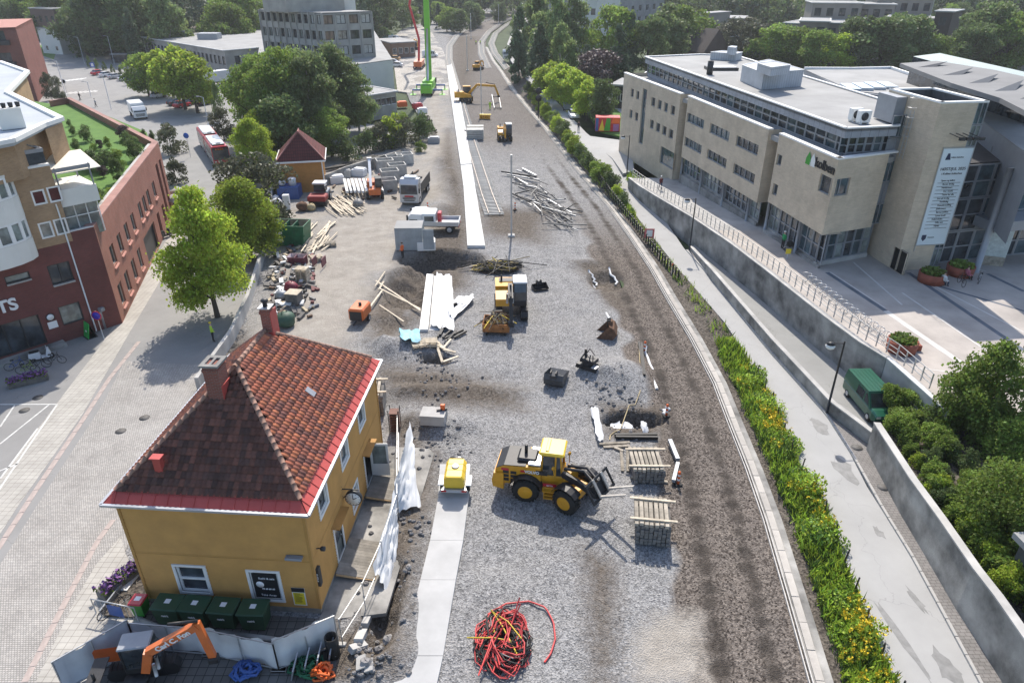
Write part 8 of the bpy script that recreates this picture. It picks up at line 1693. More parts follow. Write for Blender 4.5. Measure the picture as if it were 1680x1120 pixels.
planks('timber_heap','fanned out heap of pale timber by the road roller',hp,PALEW,.14,.08,.25,None,'timber heap'); hp=[(u,v,u+random.uniform(6,22),v-random.uniform(8,24)) for u,v in [(random.uniform(492,535),random.uniform(375,420)) for _ in range(26)]]; planks('timber_heap','scattered timber offcuts beside the green skip',hp,PALEW,.18,.07,.2,None,'timber heap')
hp=[(u,v,u+random.uniform(-14,20),v+random.uniform(-10,10)) for u,v in [(random.uniform(440,500),random.uniform(430,520)) for _ in range(40)]]; planks('mixed_debris','mixed dark debris strewn along the street barrier',hp,SLD,.3,.2,.2,None,'debris'); hp=[(u,v,u+random.uniform(-10,12),v+random.uniform(-8,8)) for u,v in [(random.uniform(445,505),random.uniform(425,530)) for _ in range(26)]]; planks('mixed_debris','pale scraps strewn along the street barrier',hp,TARP,.35,.15,.3,None,'debris')
hp=[(566+i*6.2,305,571+i*6.5,326) for i in range(10)]; planks('pipe_stack','stack of pale pipes on bearers beside the telehandler',hp,WHV,.3,.3,.9,None,'pipe stack'); hp=[(530+i*4,282-i*1.0,650-i*6,262-i*.5) for i in range(7)]; planks('black_pipe_bundle','long black pipes stored along the wall behind the orange house',hp,CAB_B,.3,.3,.3,None,'pipe stack')
for u,v,l in ((632,278,'hollow concrete box nearest the black pipes'),(648,272,'hollow concrete box in the middle'),(664,268,'hollow concrete box under the yellow signs'),(640,296,'concrete trough beside the telehandler'),(652,286,'concrete trough behind the tipper truck'),(636,312,'grey concrete plate box beside the tipper truck')):
    t=thing('concrete_box',l,'concrete box',tuple(at(u,v)),R(18),'precast concrete boxes'); m=M(); h=1.6; w,d=1.3,1.0; [m.box(*b) for b in ((-w,w,-d,-d+.15,0,h),(-w,w,d-.15,d,0,h),(-w,-w+.15,-d+.15,d-.15,0,h),(w-.15,w,-d+.15,d-.15,0,h))]; m.box(-w+.15,w-.15,-d+.15,d-.15,0,.12); m.obj('box_shell',SLP,t)
wall_line('yard_wall',P((535,305),(570,290),(640,268),(660,262)),.3,1.5,CONC_OLD,'low concrete wall behind the black pipes'); br_=wall_line('street_barrier',P((330,640),(385,560),(412,500),(430,440),(440,400),(447,340),(452,300)),.3,1.1,CONC,'concrete barrier between the street trees and the debris yard')
hp=[(450+i*3,300+i*7,455+i*2,300+i*7) for i in range(3)]
for u,v,a,mt,l in ((553,300,R(20),WHV,'white sheeted goods behind the telehandler'),(565,290,R(10),SLP,'grey block stack behind the telehandler'),(590,288,R(-15),WHV,'white pipes bundle left of the telehandler'),(693,186,R(15),WHV,'white skip lid beside the crane road'),(685,178,R(30),RDV,'red and white barrier pile by the crane'),(712,235,R(0),GREYM,'dark concrete block at the shrub end'),(700,408,R(5),WHITE,'white topped sand box at the pit edge'),(690,356,R(5),WHITE,'caged white water tank on the mound'),(660,175,R(20),ORNG,'orange site material beside the crane')): junk('goods_stack',l,'goods',u,v,a,(('goods',(-1.0,1.0,-.7,.7,0,1.0),mt),('top_sheet',(-.7,.9,-.5,.6,1.0,1.15),mt)))
t=thing('foundation_block','square concrete foundation block with an orange tool on it','concrete block',tuple(on(712,690)),R(-6)); m=M(); m.box(-.85,.85,-.6,.6,0,.75); m.obj('block',CONC,t); m=M(); m.beam((.2,.1,.8),(.9,.3,.85),.12); m.obj('black_grip',MBLK,t); m=M(); m.bbox(.45,.75,.15,.4,.8,1.2,.03); m.obj('orange_tool',ORNG,t)
cloth('blue_tarp','pale blue tarp bundle on the grey sand heap',[on(655,548,.2),on(690,552,.4),on(690,568,.2),on(658,562,.2)],mat('tarp_blue',(.25,.50,.60),.6,.1,2),lambda s,t:.3*sin(pi*t),8,.4,14)
DC=[mat('scrap_'+k,c,.7,.2,3) for k,c in (('maroon',(.15,.045,.045)),('slate',(.12,.14,.17)),('straw',(.42,.35,.24)),('brown',(.14,.09,.06)),('grey',(.22,.215,.21)),('black',(.035,.035,.035)))]
for j,mt in enumerate(DC):
    hp=[(u,v,u+random.uniform(-9,9),v+random.uniform(-7,7)) for u,v in [(random.uniform(442,520),random.uniform(405,525)) for _ in range(20)]]+[(u,v,u+random.uniform(-8,8),v+random.uniform(-5,5)) for u,v in [(random.uniform(530,690),random.uniform(280,330)) for _ in range(9)]]
    planks('mixed_debris','%s scraps strewn through the debris yard by the barrier'%mt.name.split('_')[1],hp,mt,.26,.2,.15,None,'debris')
# boulders and stones
STN=mat('boulder',(.26,.25,.245),.9,.3,3,.3,rnd=.2)
def stone_(p,r,label=None):
    m=M(); m.ball((0,0,r*.4),r,7,(1,random.uniform(.7,1),random.uniform(.55,.8)),4); m.v=[(x*random.uniform(.85,1.15),y*random.uniform(.85,1.15),z*random.uniform(.85,1.15)) for x,y,z in m.v]; m.sm=[False]*len(m.f); return m
m=M()
for k in range(420):
    u,v=random.choice(((700,600),(650,960),(620,1060),(735,620),(1030,690),(690,740),(590,1090),(990,640),(735,715),(670,860))); p=on(u+random.gauss(0,22),v+random.gauss(0,24),0); s=stone_(p,random.uniform(.04,.16)); m.add([Vector(q)+p for q in s.v],s.f)
o=m.obj('loose_stones',STN); tag(o,'loose stones scattered along the dug edges','stones',None,'stuff')
for k,(u,v,r) in enumerate(((638,1052,.32),(622,1068,.28),(600,1088,.3),(670,932,.2),(1016,640,.25),(755,760,.22))): single(stone_(None,r),'boulder','loose grey boulder on the dug ground, %s'%('by the trench end','left of the trench end','near the cable drum','beside the platform strip','on the gravel mound','above the tank trailer')[k],'boulder',STN,tuple(on(u,v)),random.random()*3,'boulders')
# catenary masts and signals
for (u,v,vt,l) in ((839,388,205,'thin grey catenary mast nearest the camera beside the steel scrap'),(790,188,98,'grey mast beside the yellow attachment'),(767,116,8,'mast by the platform end'),(773,64,12,'far mast at the start of the bend'),(818,42,4,'farthest mast on the inside of the bend'),(845,64,-2,'mast on the lane side of the bend')):
    p=at(u,v); h=min(9.5,tall(u,v,0,vt)); t=thing('catenary_mast',l,'mast',tuple(p),0,'catenary masts'); m=M(); m.beam((0,0,0),(0,0,h),.2,.2); m.obj('pole',STEEL,t); m=M(); m.bbox(-.4,.4,-.4,.4,-.1,.25,.05); m.obj('foot',CONC,t)
sp_=thing('signal_mast','black railway signal with two round heads seen from behind','signal',tuple(at(883,195,.4)),0); m=M(); m.tube([(0,0,0),(0,0,4.6)],.09,8); m.obj('pole',MBLK,sp_); [ (lambda m:(m.lathe([(.62,-.1),(.62,.1)],18,(0,0,z),'y'),m.obj('signal_head',MBLK,sp_)))(M()) for z in (3.9,5.3)]
# fences
fp=[atf(u,v,zroad) for u,v in ((976,287),(1000,322),(1030,360),(1060,400),(1085,430),(1112,460))]; FQ=resample(fp,46); fe=wthing('post_fence','row of short black fence posts along the edge of the lane','fence',tuple(fp[0])); pm=M(); pm.box(-.07,.07,-.07,.07,0,1.15); pme=pm.mesh('post'); pme.materials.append(MBLK)
for p in FQ: o=bpy.data.objects.new('post',pme); COL.objects.link(o); o.parent=fe; o.matrix_parent_inverse=WC[fe.name]; o.location=p
[ribbon([p+Vector((0,0,z)) for p in FQ],.012,0,.012).obj('wire',STEEL,fe) for z in (.5,1.0)]
for k in range(15): y=46-k*1.9; p=Vector((interp(RL,y)-.3,y,0)); m=M(); m.beam((0,0,-.1),(random.uniform(-.12,.12),0,1.3),.06); single(m,'fence_post','thin dark fence post in the verge plants, %s from the far end'%nth(k),'fence post',MBLK,tuple(p),0,'verge fence posts')
TP=[p+Vector((.2,0,.12)) for p in TW]+[p+Vector((.15,.1,.12)) for p in AW[1:]]; rq=resample(TP,58); ra=wthing('plaza_railing','steel railing along the top of the plaza wall','railing',tuple(TP[0])); pm=M(); pm.box(-.035,.035,-.035,.035,0,1.15); pme=pm.mesh('baluster'); pme.materials.append(STEEL)
for p in rq: o=bpy.data.objects.new('baluster',pme); COL.objects.link(o); o.parent=ra; o.matrix_parent_inverse=WC[ra.name]; o.location=p
for z in (.35,.7,1.12): ribbon([p+Vector((0,0,z)) for p in rq],.04,0,.04).obj('rail',STEEL,ra)
bq=[at(u,v,PZ) for u,v in ((1318,462),(1350,487),(1395,523),(1445,560))]; bl=resample(bq,15)
for i,p in enumerate(bl): 
    d=(bl[min(i+1,14)]-bl[max(0,i-1)]).normalized(); m=M(); n_=Vector((-d.y,d.x,0)); m.tube([p+d*.45*cos(t)+n_*(.25+.25*sin(t*2))+Vector((0,0,.45+.42*sin(t))) for t in np.linspace(-pi*.5,pi*1.5,16)],.025,5); m.tube([p+d*.3*cos(t)+n_*(.6)+Vector((0,0,.4+.35*sin(t))) for t in np.linspace(-pi*.5,pi*1.5,12)],.02,5); single(m,'bike_rack_loop','curled steel bicycle rack loop behind the plaza railing, %s from the left'%nth(i),'bike rack',STEEL,None,None,'bike rack loops')
# lamps and signs
for u,v,vt,l,fn in ((1356,677,560,'black street lamp with a white globe beside the low wall',zroad),(1131,410,325,'black street lamp with a white globe at the head of the ramp',zroad),(1028,290,222,'black street lamp by the far corner of the culture house',zroad)):
    p=atf(u,v,fn,.12); h=tall(u,v,p.z,vt); t=thing('street_lamp',l,'street lamp',tuple(p),0,'street lamps'); m=M(); m.tube([(0,0,0),(0,0,h)],[.09,.055],8); m.beam((0,0,h-.15),(-1.0,0,h-.1),.05); m.obj('pole',MBLK,t); m=M(); m.ball((-.9,0,h-.35),.27,14,(1.2,1.2,.85)); m.obj('globe',WHITE,t); m=M(); m.lathe([(.3,h-.2),(.1,h-.05)],12,(-.9,0,0)); m.obj('lamp_cap',MBLK,t)
def signpost(u,v,vt,label,shape,col,z=0,r=.32,second=None,base=None):
    p=at(u,v,z); h=tall(u,v,z,vt); t=thing('road_sign',label,'sign',tuple(p),0); m=M(); m.tube([(0,0,0),(0,0,h)],.035,6); m.obj('pole',STEEL,t); m=M()
    if shape=='o': m.lathe([(r,-.06),(r,-.04)],18,(0,0,h-r),'y')
    else: m.box(-r,r,-.06,-.04,h-2*r,h)
    s=m.obj('sign_plate',col,t)
    if second is not None: m=M(); (m.lathe([(r*.8,-.075),(r*.8,-.062)],16,(0,0,h-r),'y') if shape=='o' else m.box(-r*.6,r*.6,-.075,-.062,h-1.7*r,h-.3*r)); m.obj('sign_symbol',second,s)
    return t
ns=signpost(171,557,510,'round blue and red no parking sign on a grey pole by the brick shop','o',RDV,0,.42,mat('sign_violet',(.06,.04,.45),.4)); m=M(); m.beam((-.25,-.08,2.1),(.25,-.08,2.6),.05,.01) if False else None
signpost(1064,397,375,'red and white roadworks board on a thin pole by the lane','s',mat('sign_pink',(.6,.16,.16),.5),.1,.55,TXTW); signpost(313,258,218,'round dark blue sign beside the bus','o',BLU,0,.45); signpost(112,160,130,'round no entry sign on the island','o',TXTW,0,.5,TXTB); signpost(155,120,103,'blue pedestrian crossing sign by the hedge','s',BLU,0,.6,TXTW); signpost(210,140,122,'second blue crossing sign by the car park','s',BLU,0,.6,TXTW); signpost(1291,424,408,'small sign board on the plaza railing','s',YEL_,PZ,.25); signpost(1102,450,432,'orange marker board on a fence post','s',ORNG,0,.12)
for u,v,vt,l in ((110,162,100,'tall thin street light on the island'),(183,180,128,'tall thin street light by the box truck'),(188,106,60,'tall street light at the forest edge'),(139,105,62,'grey street light beside the crossing'),(342,205,160,'slim pole beside the bus'),(150,160,135,'slim pole by the hedge')): p=at(u,v); h=tall(u,v,0,vt); t=thing('light_pole',l,'lamp post',tuple(p),0,'thin street lights'); m=M(); m.tube([(0,0,0),(0,0,h),(-.8,0,h+.2)],.07,6); m.obj('pole',STEEL,t); m=M(); m.bbox(-1.3,-.7,-.12,.12,h+.12,h+.25,.02); m.obj('lamp_head',GREYM,t)
t=thing('parking_machine','grey parking machine with a hooded top by the brick shop','machine',tuple(at(172,538)),R(-20)); m=M(); m.lathe([(.2,0),(.2,1.7),(.2,1.9)],10); m.obj('column',GREYM,t); m=M(); m.bbox(-.2,.5,-.2,.2,1.7,2.05,.05); m.obj('head',GREYM,t)
t=thing('a_board','green sandwich board sign outside the brick shop','sign',tuple(at(149,552)),R(-40)); m=M(); m.beam((0,-.35,0),(0,0,1.35),.95,.05,(0,1,0)); m.obj('board',mat('board_green',(.03,.40,.08),.4),t); m=M(); m.beam((0,.35,0),(0,.03,1.35),.95,.04,(0,1,0)); m.bbox(-.5,.5,-.45,.4,0,.06,.02); m.obj('stand',MBLK,t); m=M(); m.ball((0,-.22,.6),.12,8,(1,.3,1)); m.obj('emblem',TXTW,t)
sg=thing('shop_notice','round no parking disc over a white notice on the brick shop wall','sign',tuple(QS(onwall(S0,W0,83,525)[0],2.0,-.03)),atan2(e.y,e.x)) if False else None
ESH=(W0-S0).normalized(); sN,zN=onwall(S0,W0,85,528); sg=thing('shop_notice','round disc over a white notice on the maroon brick wall','sign',(S0.x+ESH.x*sN,S0.y+ESH.y*sN,zN),atan2(ESH.y,ESH.x)); m=M(); m.box(-.35,.35,-.06,-.03,-.55,.05); m.obj('notice',TXTW,sg); m=M(); m.lathe([(.33,-.06),(.33,-.03)],16,(0,0,.45),'y'); m.obj('disc_rim',TXTB,sg); m=M(); m.lathe([(.26,-.075),(.26,-.062)],16,(0,0,.45),'y'); m.obj('disc_face',TXTW,sg)
# bikes, scooter, flower boxes
def bicycle(p,rz,mt,label,lean=.12):
    t=thing('bicycle',label,'bicycle',tuple(p),rz,'parked bicycles'); t.rotation_euler=(lean,0,rz)
    for x in (-.52,.52):
        m=M(); m.tube([(x+.33*cos(a),0,.34+.33*sin(a)) for a in np.linspace(0,2*pi,17)],.022,5,False); w=m.obj('wheel',TYRE,t); m=M(); [m.beam((x,0,.34),(x+.32*cos(a),0,.34+.32*sin(a)),.006) for a in np.linspace(0,2*pi,9)[:-1]]; m.obj('spokes',STEEL,w)
    m=M(); [m.tube([a,b],.02,6) for a,b in (((-.52,0,.34),(-.05,0,.32)),((-.05,0,.32),(-.18,0,.85)),((-.52,0,.34),(-.16,0,.72)),((-.05,0,.32),(.36,0,.78)),((-.17,0,.75),(.36,0,.80)),((.36,0,.95),(.52,0,.34)))]; m.tube([(.3,-.27,1.0),(.37,0,.98),(.3,.27,1.0)],.016,5); m.obj('frame',mt,t); m=M(); m.bbox(-.32,-.06,-.07,.07,.86,.93,.02); m.obj('saddle',BLACK,t); return t
for u,v,rz,mt,l in ((48,612,R(15),mat('bike_lime',(.25,.35,.05),.4),'lime green bicycle behind the flower box'),(66,604,R(20),MBLK,'black bicycle in the middle by the shop'),(92,596,R(10),MBLK,'black bicycle nearest the cobbled corner'),(30,605,R(30),BLUEV,'dark blue bicycle at the shop window'),(190,1003,R(55),MBLK,'bicycle leaning on the fence by the yellow house')): bicycle(at(u,v),rz,mt,l)
bicycle(at(1575,467,PZ),R(80),MBLK,'bicycle beside the person sitting at the planter'); bicycle(at(1604,462,PZ),R(60),SILV,'silver bicycle standing right of the planters')
def scooter(p,rz,mt,label,nm='motor_scooter'):
    t=thing(nm,label,'scooter',tuple(p),rz); [wheel(t,x,0,.24,.12) for x in (-.6,.65)]; m=M(); m.side([(-.85,.45),(-.8,.75),(-.1,.8),(0,.35),(.3,.3),(.5,.95),(.62,.95),(.72,.35),(.5,.2),(-.6,.25)],-.2,.2); m.obj('body',mt,t); m=M(); m.bbox(-.75,-.05,-.16,.16,.78,.9,.04); m.obj('seat',BLACK,t); m=M(); m.tube([(.45,-.33,1.05),(.5,0,1.0),(.45,.33,1.05)],.03,6); m.ball((.58,0,.85),.1,8); m.obj('handlebar',STEEL,t)
scooter(at(70,590),R(30),WHV,'white motor scooter parked at the brick shop front'); scooter(at(272,390),R(60),BLKB,'black motorcycle at the gateway of the brick wing','motorcycle')
def flowers(p,rz,l,label,mt=PURP,n=260):
    t=thing('flower_box',label,'planter',tuple(p),rz); m=M(); m.bbox(-l/2,l/2,-.35,.35,0,.5,.04); m.obj('box',SLD,t); rng=np.random.default_rng(3); q=np.stack([rng.uniform(-l/2,l/2,n),rng.uniform(-.4,.4,n),.5+.3*rng.random(n)],1); me=leaf_mesh('flowers',q,.16,mt,rng); o=bpy.data.objects.new('flowers',me); COL.objects.link(o); o.parent=t; me=leaf_mesh('leaves',q-np.array([0,0,.12]),.16,L_MID,rng); o=bpy.data.objects.new('leaves',me); COL.objects.link(o); o.parent=t
flowers(at(48,628),R(32),2.6,'long flower box of purple flowers by the parked bicycles'); flowers(at(205,955),R(62),2.6,'flower box of purple and pink flowers left of the yellow house')
for u,v,r,l in ((1527,462,1.15,'round rusty planter at the foot of the tower'),(1573,450,1.15,'second round rusty planter in the tower shade'),(1477,575,1.05,'round rusty planter in the sun above the plaza wall')):
    t=thing('round_planter',l,'planter',tuple(at(u,v,PZ)),0,'round planters'); m=M(); m.lathe([(r*.95,0),(r,.9),(r*.92,.9),(r*.9,.6)],22); m.obj('drum',CORT,t); rng=np.random.default_rng(2); n=500; a=rng.random(n)*6.28; q=r*.85*rng.random(n)**.5; me=leaf_mesh('leaves',np.stack([q*np.cos(a),q*np.sin(a),.75+.4*rng.random(n)],1),.2,L_MID,rng); o=bpy.data.objects.new('leaves',me); COL.objects.link(o); o.parent=t
junk('corten_bench','small rusty steel bench block beside the sunny planter','bench',0,0,0,(('block',(-.5,.5,-.3,.3,0,.45),CORT),)).location=at(1497,573,PZ)
# wheelie bins
def bin_(p,rz,w,d,h,body,lid,label,group=None):
    t=thing('waste_bin',label,'bin',tuple(p),rz,group); m=M(); m.add([(x*s,y*s,z) for s,z in ((.84,.16),(1,h)) for x,y in ((-w/2,-d/2),(w/2,-d/2),(w/2,d/2),(-w/2,d/2))],[(3,2,1,0)]+[(i,(i+1)%4,4+(i+1)%4,4+i) for i in range(4)]); m.obj('body',body,t); m=M(); m.bbox(-w/2-.05,w/2+.05,-d/2-.07,d/2+.03,h,h+.12,.05); l=m.obj('lid',lid,t); m=M(); m.box(-.14,.14,-.13,.13,h+.122,h+.126); m.obj('label',TXTW,l)
    for x in (-w*.32,w*.32): m=M(); m.lathe([(.09,-.03),(.09,.03)],10,(x,-d*.3,.09),'y'); m.obj('castor',BLACK,t)
    if w>1: text('resirk',.15,(0,-d/2*.975-.03,h*.72),(R(84),0,0),TXTW,parent=t,bold=.003)
BG=mat('bin_green',(.025,.075,.038),.45,.1,2); hb=(( -7.05,'leftmost'),(-5.72,'second'),(-4.3,'third'),(-2.85,'rightmost'))
for x,k in hb: bin_(hw(x,-.95,0),HR+random.uniform(-.05,.05),1.26,.95,1.2,BG,BG,'%s of the four large green waste bins under the front windows'%k,'large green bins')
bin_(hw(-8.75,-.7,0),HR,.6,.65,.95,mat('bin_bright',(.02,.25,.03),.5),RDV,'small green bin with a red lid at the left corner of the yellow house'); bin_(at(287,346),0,.7,.7,1.1,BLKB,BLKB,'black bin beside the parasols at the brick wing')
# mesh fences with white sheeting
def sheet_fence(label,a,b,h=1.9,mt=TARPB,seed=1,top=.0):
    t=wthing('sheeted_fence',label,'fence',tuple(a),'sheeted fence panels'); d=(b-a); m=M(); [m.beam(a+d*k,a+d*k+Vector((0,0,h+.12)),.05) for k in (0,.5,1)]; m.beam(a+Vector((0,0,h+.1)),b+Vector((0,0,h+.1)),.045); m.beam(a+Vector((0,0,.12)),b+Vector((0,0,.12)),.045); m.obj('frame',STEEL,t); n=d.cross(Vector((0,0,1))).normalized(); vs=[];fs=[];N=16
    for i in range(N+1):
        for j in range(7): s,q=i/N,j/6; w=.10*sin(s*19+seed)*(.4+q*.6)+.05*sin(q*5+s*7); vs.append(a+d*s+n*(w-.08)+Vector((0,0,.05+(h-.02)*q)))
    for i in range(N):
        for j in range(6): k=i*7+j; fs.append((k,k+7,k+8,k+1))
    m=M(); m.add(vs,fs,True); m.obj('sheeting',mt,t)
    for p in (a,b): m=M(); m.bbox(p.x-.35,p.x+.35,p.y-.12,p.y+.12,0,.14,.03); m.obj('foot_block',CONC,t)
sheet_fence('sheeted fence panel running to the lower left corner',at(108,1135),at(226,1065),1.9,TARPB,1); sheet_fence('sheeted fence panel behind the mini excavator',at(226,1065),at(345,1075),1.7,TARPB,2); sheet_fence('sheeted fence panel left of the corner',at(345,1075),at(458,1100),1.7,TARP,3); sheet_fence('sheeted fence panel rising to the black drum',at(458,1100),at(556,1058),1.9,TARP,4)
cloth('hanging_tarp','long white tarp hanging on the fence along the near platform, upper half',[on(677,735,2.1),on(652,845,1.9),on(650,850,.1),on(690,835,.1)],TARP,lambda s,t:0,18,.35,21); cloth('hanging_tarp','long white tarp hanging on the fence along the near platform, lower half',[on(652,850,1.9),on(617,965,1.4),on(640,985,.05),on(655,880,.1)],TARP,lambda s,t:0,18,.35,23)
t=wthing('wire_fence','thin wire fence from the black drum to the platform door','fence',tuple(at(560,1050))); q=[at(563,1060),at(600,1000),at(630,930),at(655,850),at(655,790),at(655,720)]; [ribbon([p+Vector((0,0,z)) for p in q],.03,0,.03).obj('wire',STEEL,t) for z in (.6,1.8)]; m=M(); [m.beam(p,p+Vector((0,0,1.9)),.04) for p in q]; m.obj('posts',STEEL,t)['kind']='stuff'
t=thing('cable_drum','upright black plastic pipe section at the fence corner','pipe',tuple(at(548,1075)),0); m=M(); m.lathe([(.3,0),(.3,1.3),(.26,1.3),(.26,.2)],16); m.obj('tube',BLACK,t)
for u,v,mt,l,s in ((405,1105,BLUEV,'heap of blue hose inside the sheeted fence',1),(505,1098,GRN_S,'green hose coil beside the grey panels',1.1),(530,1108,ORNG,'orange hose loop on the green coil',.8)):
    t=thing('hose_coil',l,'hose',tuple(at(u,v)),0,'hose coils'); tangle(t,9,.8*s,.6*s,.45,[mt],(.05,.07),1.0,int(u),'hose',.1,16)
t=wthing('plastic_barrier_row','row of grey plastic panels leaning on the fence','panels',tuple(at(500,1095))); [ (lambda m:(m.beam(at(482+k*20,1100-k*9,.1),at(484+k*20,1085-k*9,.9),.9,.06,(1,0,0)),m.obj('panel',GREYM,t)))(M()) for k in range(4)]
planks('block_row','hollow concrete blocks along the broken platform edge',((588,1055,596,1038),(598,1030,606,1012),(600,1060,575,1068)),CONC,.35,.3,.1,None,'blocks'); planks('paver_slabs','broken concrete slabs beside the trench end',((585,1090,600,1086),(598,1094,612,1090)),CONC,.7,.08,.05,None,'slabs')
sleeper_stack(622,668,R(5),'stack of pale beams against the rear corner of the yellow house',4,8,2.4); t=thing('chair_stack','stack of dark red slatted chairs behind the platform deck','chair',tuple(at(649,705)),R(0)); 
for k in range(8): m=M(); m.box(-.3,.3,-.35,.35,.1+k*.2,.15+k*.2); m.obj('slat_seat',mat('chair_wood',(.16,.07,.05),.7),t)
m=M(); [m.beam((x,y,0),(x,y,1.8),.05) for x in (-.33,.33) for y in (-.38,.38)]; m.obj('frame',MBLK,t)
t=wthing('metal_planter_edge','grey steel edge and gravel bed along the left wall of the yellow house','bed',tuple(at(190,900))); m=M(); a=hw(-HW-2.0,-1,0); b=hw(-HW-1.6,6,0); m.beam(a+Vector((0,0,.2)),b+Vector((0,0,.2)),.08,.4); m.obj('edge',GREYM,t); m=M(); c_=[hw(*p) for p in ((-HW-1.9,-1),(-HW-.1,-1),(-HW-.1,6),(-HW-1.55,6))]; m.prism([tuple(p[:2]) for p in c_],0,.12); m.obj('bed',SOIL,t); m=M(); m.beam(hw(-HW-1.7,.5,.16),hw(-HW-1.35,6,.16),.35,.06); m.obj('white_board',WHITE,t)
t=wthing('street_barrier_frame','steel pedestrian barrier with a blue poster by the flower box','barrier',tuple(at(190,985))); a,b=at(158,1005),at(228,1020); m=M(); m.tube([a,a+Vector((0,0,1)),b+Vector((0,0,1)),b],.03,6); [m.beam(a.lerp(b,k),a.lerp(b,k)+Vector((0,0,1)),.02) for k in np.linspace(.1,.9,8)]; m.obj('frame',STEEL,t); m=M(); c_=a.lerp(b,.35); d_=a.lerp(b,.7); m.quad(c_+Vector((0,-.04,.15)),d_+Vector((0,-.04,.15)),d_+Vector((0,-.04,.9)),c_+Vector((0,-.04,.9))); m.obj('poster',BLUEV,t)
t=wthing('kerb_wall','low curved dark kerb in front of the bins','kerb',tuple(at(300,1030))); m=M(); m.tube(resample(P((205,985),(222,1012),(260,1028),(330,1034),(400,1042),(480,1052)),24),.14,6); m.obj('kerb',CONC_OLD,t)
for u,v,l in ((288,345,'nearer closed grey parasol by the brick wing'),(294,332,'farther grey parasol by the brick wing')): t=thing('parasol',l,'parasol',tuple(at(u+4,v+8)),0,'parasols'); m=M(); m.tube([(0,0,0),(0,0,2.6)],.03,6); m.obj('pole',STEEL,t); m=M(); m.lathe([(1.15,2.0),(.6,2.4),(.03,2.75)],8); m.obj('canopy',mat('parasol_grey',(.45,.44,.42),.8),t)
t=thing('info_totem','pale information totem board on the plaza','sign',tuple(at(1626,435,PZ)),R(-20)); m=M(); m.bbox(-.9,.9,-.12,.12,0,.9,.02); m.obj('base',SLW,t); m=M(); m.bbox(-.9,.9,-.12,.12,.9,4.0,.03); m.obj('board',mat('totem_pale',(.5,.55,.53),.4),t)
# painted container, poster, garage doors, graffiti
pc=thing('painted_container','container painted in red, yellow, green and orange shapes by the lane','container',tuple(at(996,216,1.6)),R(-4)); m=M(); m.bbox(-2.1,2.2,0,2.4,0,2.4,.03); m.obj('box',mat('paint_red',(.5,.03,.04),.5),pc)
for n_,(pts,mt) in enumerate(((((-1.5,.15),(-.5,.15),(-.95,2.1)),YEL_),(((-.6,.1),(.5,.1),(.5,2.3),(-.2,2.3)),GRN),(((.6,1.4),(2.1,1.4),(2.1,2.3),(.9,2.3)),ORNG),(((1.0,.1),(2.0,.1),(2.0,1.3),(1.0,1.3)),mat('paint_violet',(.35,.16,.4),.5)),(((-2.1,.1),(-1.6,.1),(-1.6,2.3),(-2.1,2.3)),BLUEV))): m=M(); m.add([(x,-.012-.003*n_,z) for x,z in pts],[tuple(range(len(pts)))]); m.obj('painted_shape',mt,pc)
def wallface(a,b):
    d=(b-a); L=Vector((d.x,d.y,0)).length; e_=Vector((d.x,d.y,0))/L; n_=Vector((-e_.y,e_.x,0)); return L,(lambda s,z,w=.02:Vector((a.x+e_.x*s,a.y+e_.y*s,0))+n_*w+Vector((0,0,z)))
def on_face(name,label,cat,a,b,tl,br,mt,w=.015,sgn=-1):
    r=rect(a,b,tl,br); L,q=wallface(a,b); t=wthing(name,label,cat,tuple(q(r[0],r[2]))); m=M(); f=lambda s,z,k:q(s,z,sgn*k); m.add([f(s,z,k) for k in (.0,w) for s,z in ((r[0],r[2]),(r[1],r[2]),(r[1],r[3]),(r[0],r[3]))],[(3,2,1,0),(4,5,6,7),(0,1,5,4),(1,2,6,5),(2,3,7,6),(3,0,4,7)]); m.obj('panel',mt,t); return t,r,f
a,b=TWb[4],TWb[5]; on_face('wall_door','grey blue steel door in the plaza wall above the ramp','door',TWb[5],TWb[6],(1265,465),(1279,502),mat('door_blue_grey',(.14,.18,.22),.5),.05)
for k in range(6): a=TWb[2].lerp(TWb[3],.05+k*.16); b=TWb[2].lerp(TWb[3],.18+k*.16); L,q=wallface(a,b); m=M(); z0=zroad(a.y)+.1; m.quad(q(0,z0,-.02),q(L,z0,-.02),q(L,z0+1.5,-.02),q(0,z0+1.5,-.02)); single(m,'garage_window','dark garage window under the walkway, %s from the far end'%('first','second','third','fourth','fifth','sixth')[k],'window',GLASS,None,None,'garage windows')
def graffiti(name,label,a,b,strokes,mt,w=.07,closed=False):
    L,q=wallface(a,b); t=wthing(name,label,'graffiti',tuple(q(0,1)))
    for st in strokes:
        rs=[onwall(a,b,*p) for p in st]; m=M(); m.tube(resample([q(s,z,-.01) for s,z in rs],max(3,len(rs)*3)),w,4); m.obj('stroke',mt,t)
RP=mat('graffiti_red',(.55,.12,.12),.7); VI=mat('graffiti_violet',(.2,.17,.33),.8); TB=mat('graffiti_brown',(.33,.22,.13),.8); BKG=mat('graffiti_black',(.04,.04,.045),.7)
a,b=TWb[3],TWb[4]; graffiti('red_graffiti','red and white graffiti letters on the plaza wall by the blue panel',a,b,[[(1172,388),(1167,390),(1168,397),(1173,399),(1173,394)],[(1176,400),(1176,390),(1182,394),(1178,398),(1184,404)],[(1179,390),(1181,403)],[(1186,396),(1184,404),(1188,406),(1189,400)]],RP,.06); on_face('blue_wall_panel','pale blue painted panel on the plaza wall','panel',TWb[3],TWb[4],(1149,372),(1162,396),mat('panel_blue',(.3,.42,.5),.7),.02)
g0,g1,g2,g3,g4=GW[:5]
def scr(u0,v0,u1,v1,h,n,seed):
    r=random.Random(seed); return [[(lerp(u0,u1,i/n)+r.uniform(-2,4),lerp(v0,v1,i/n)+r.uniform(-h,h)) for _ in range(5)] for i in range(n)]
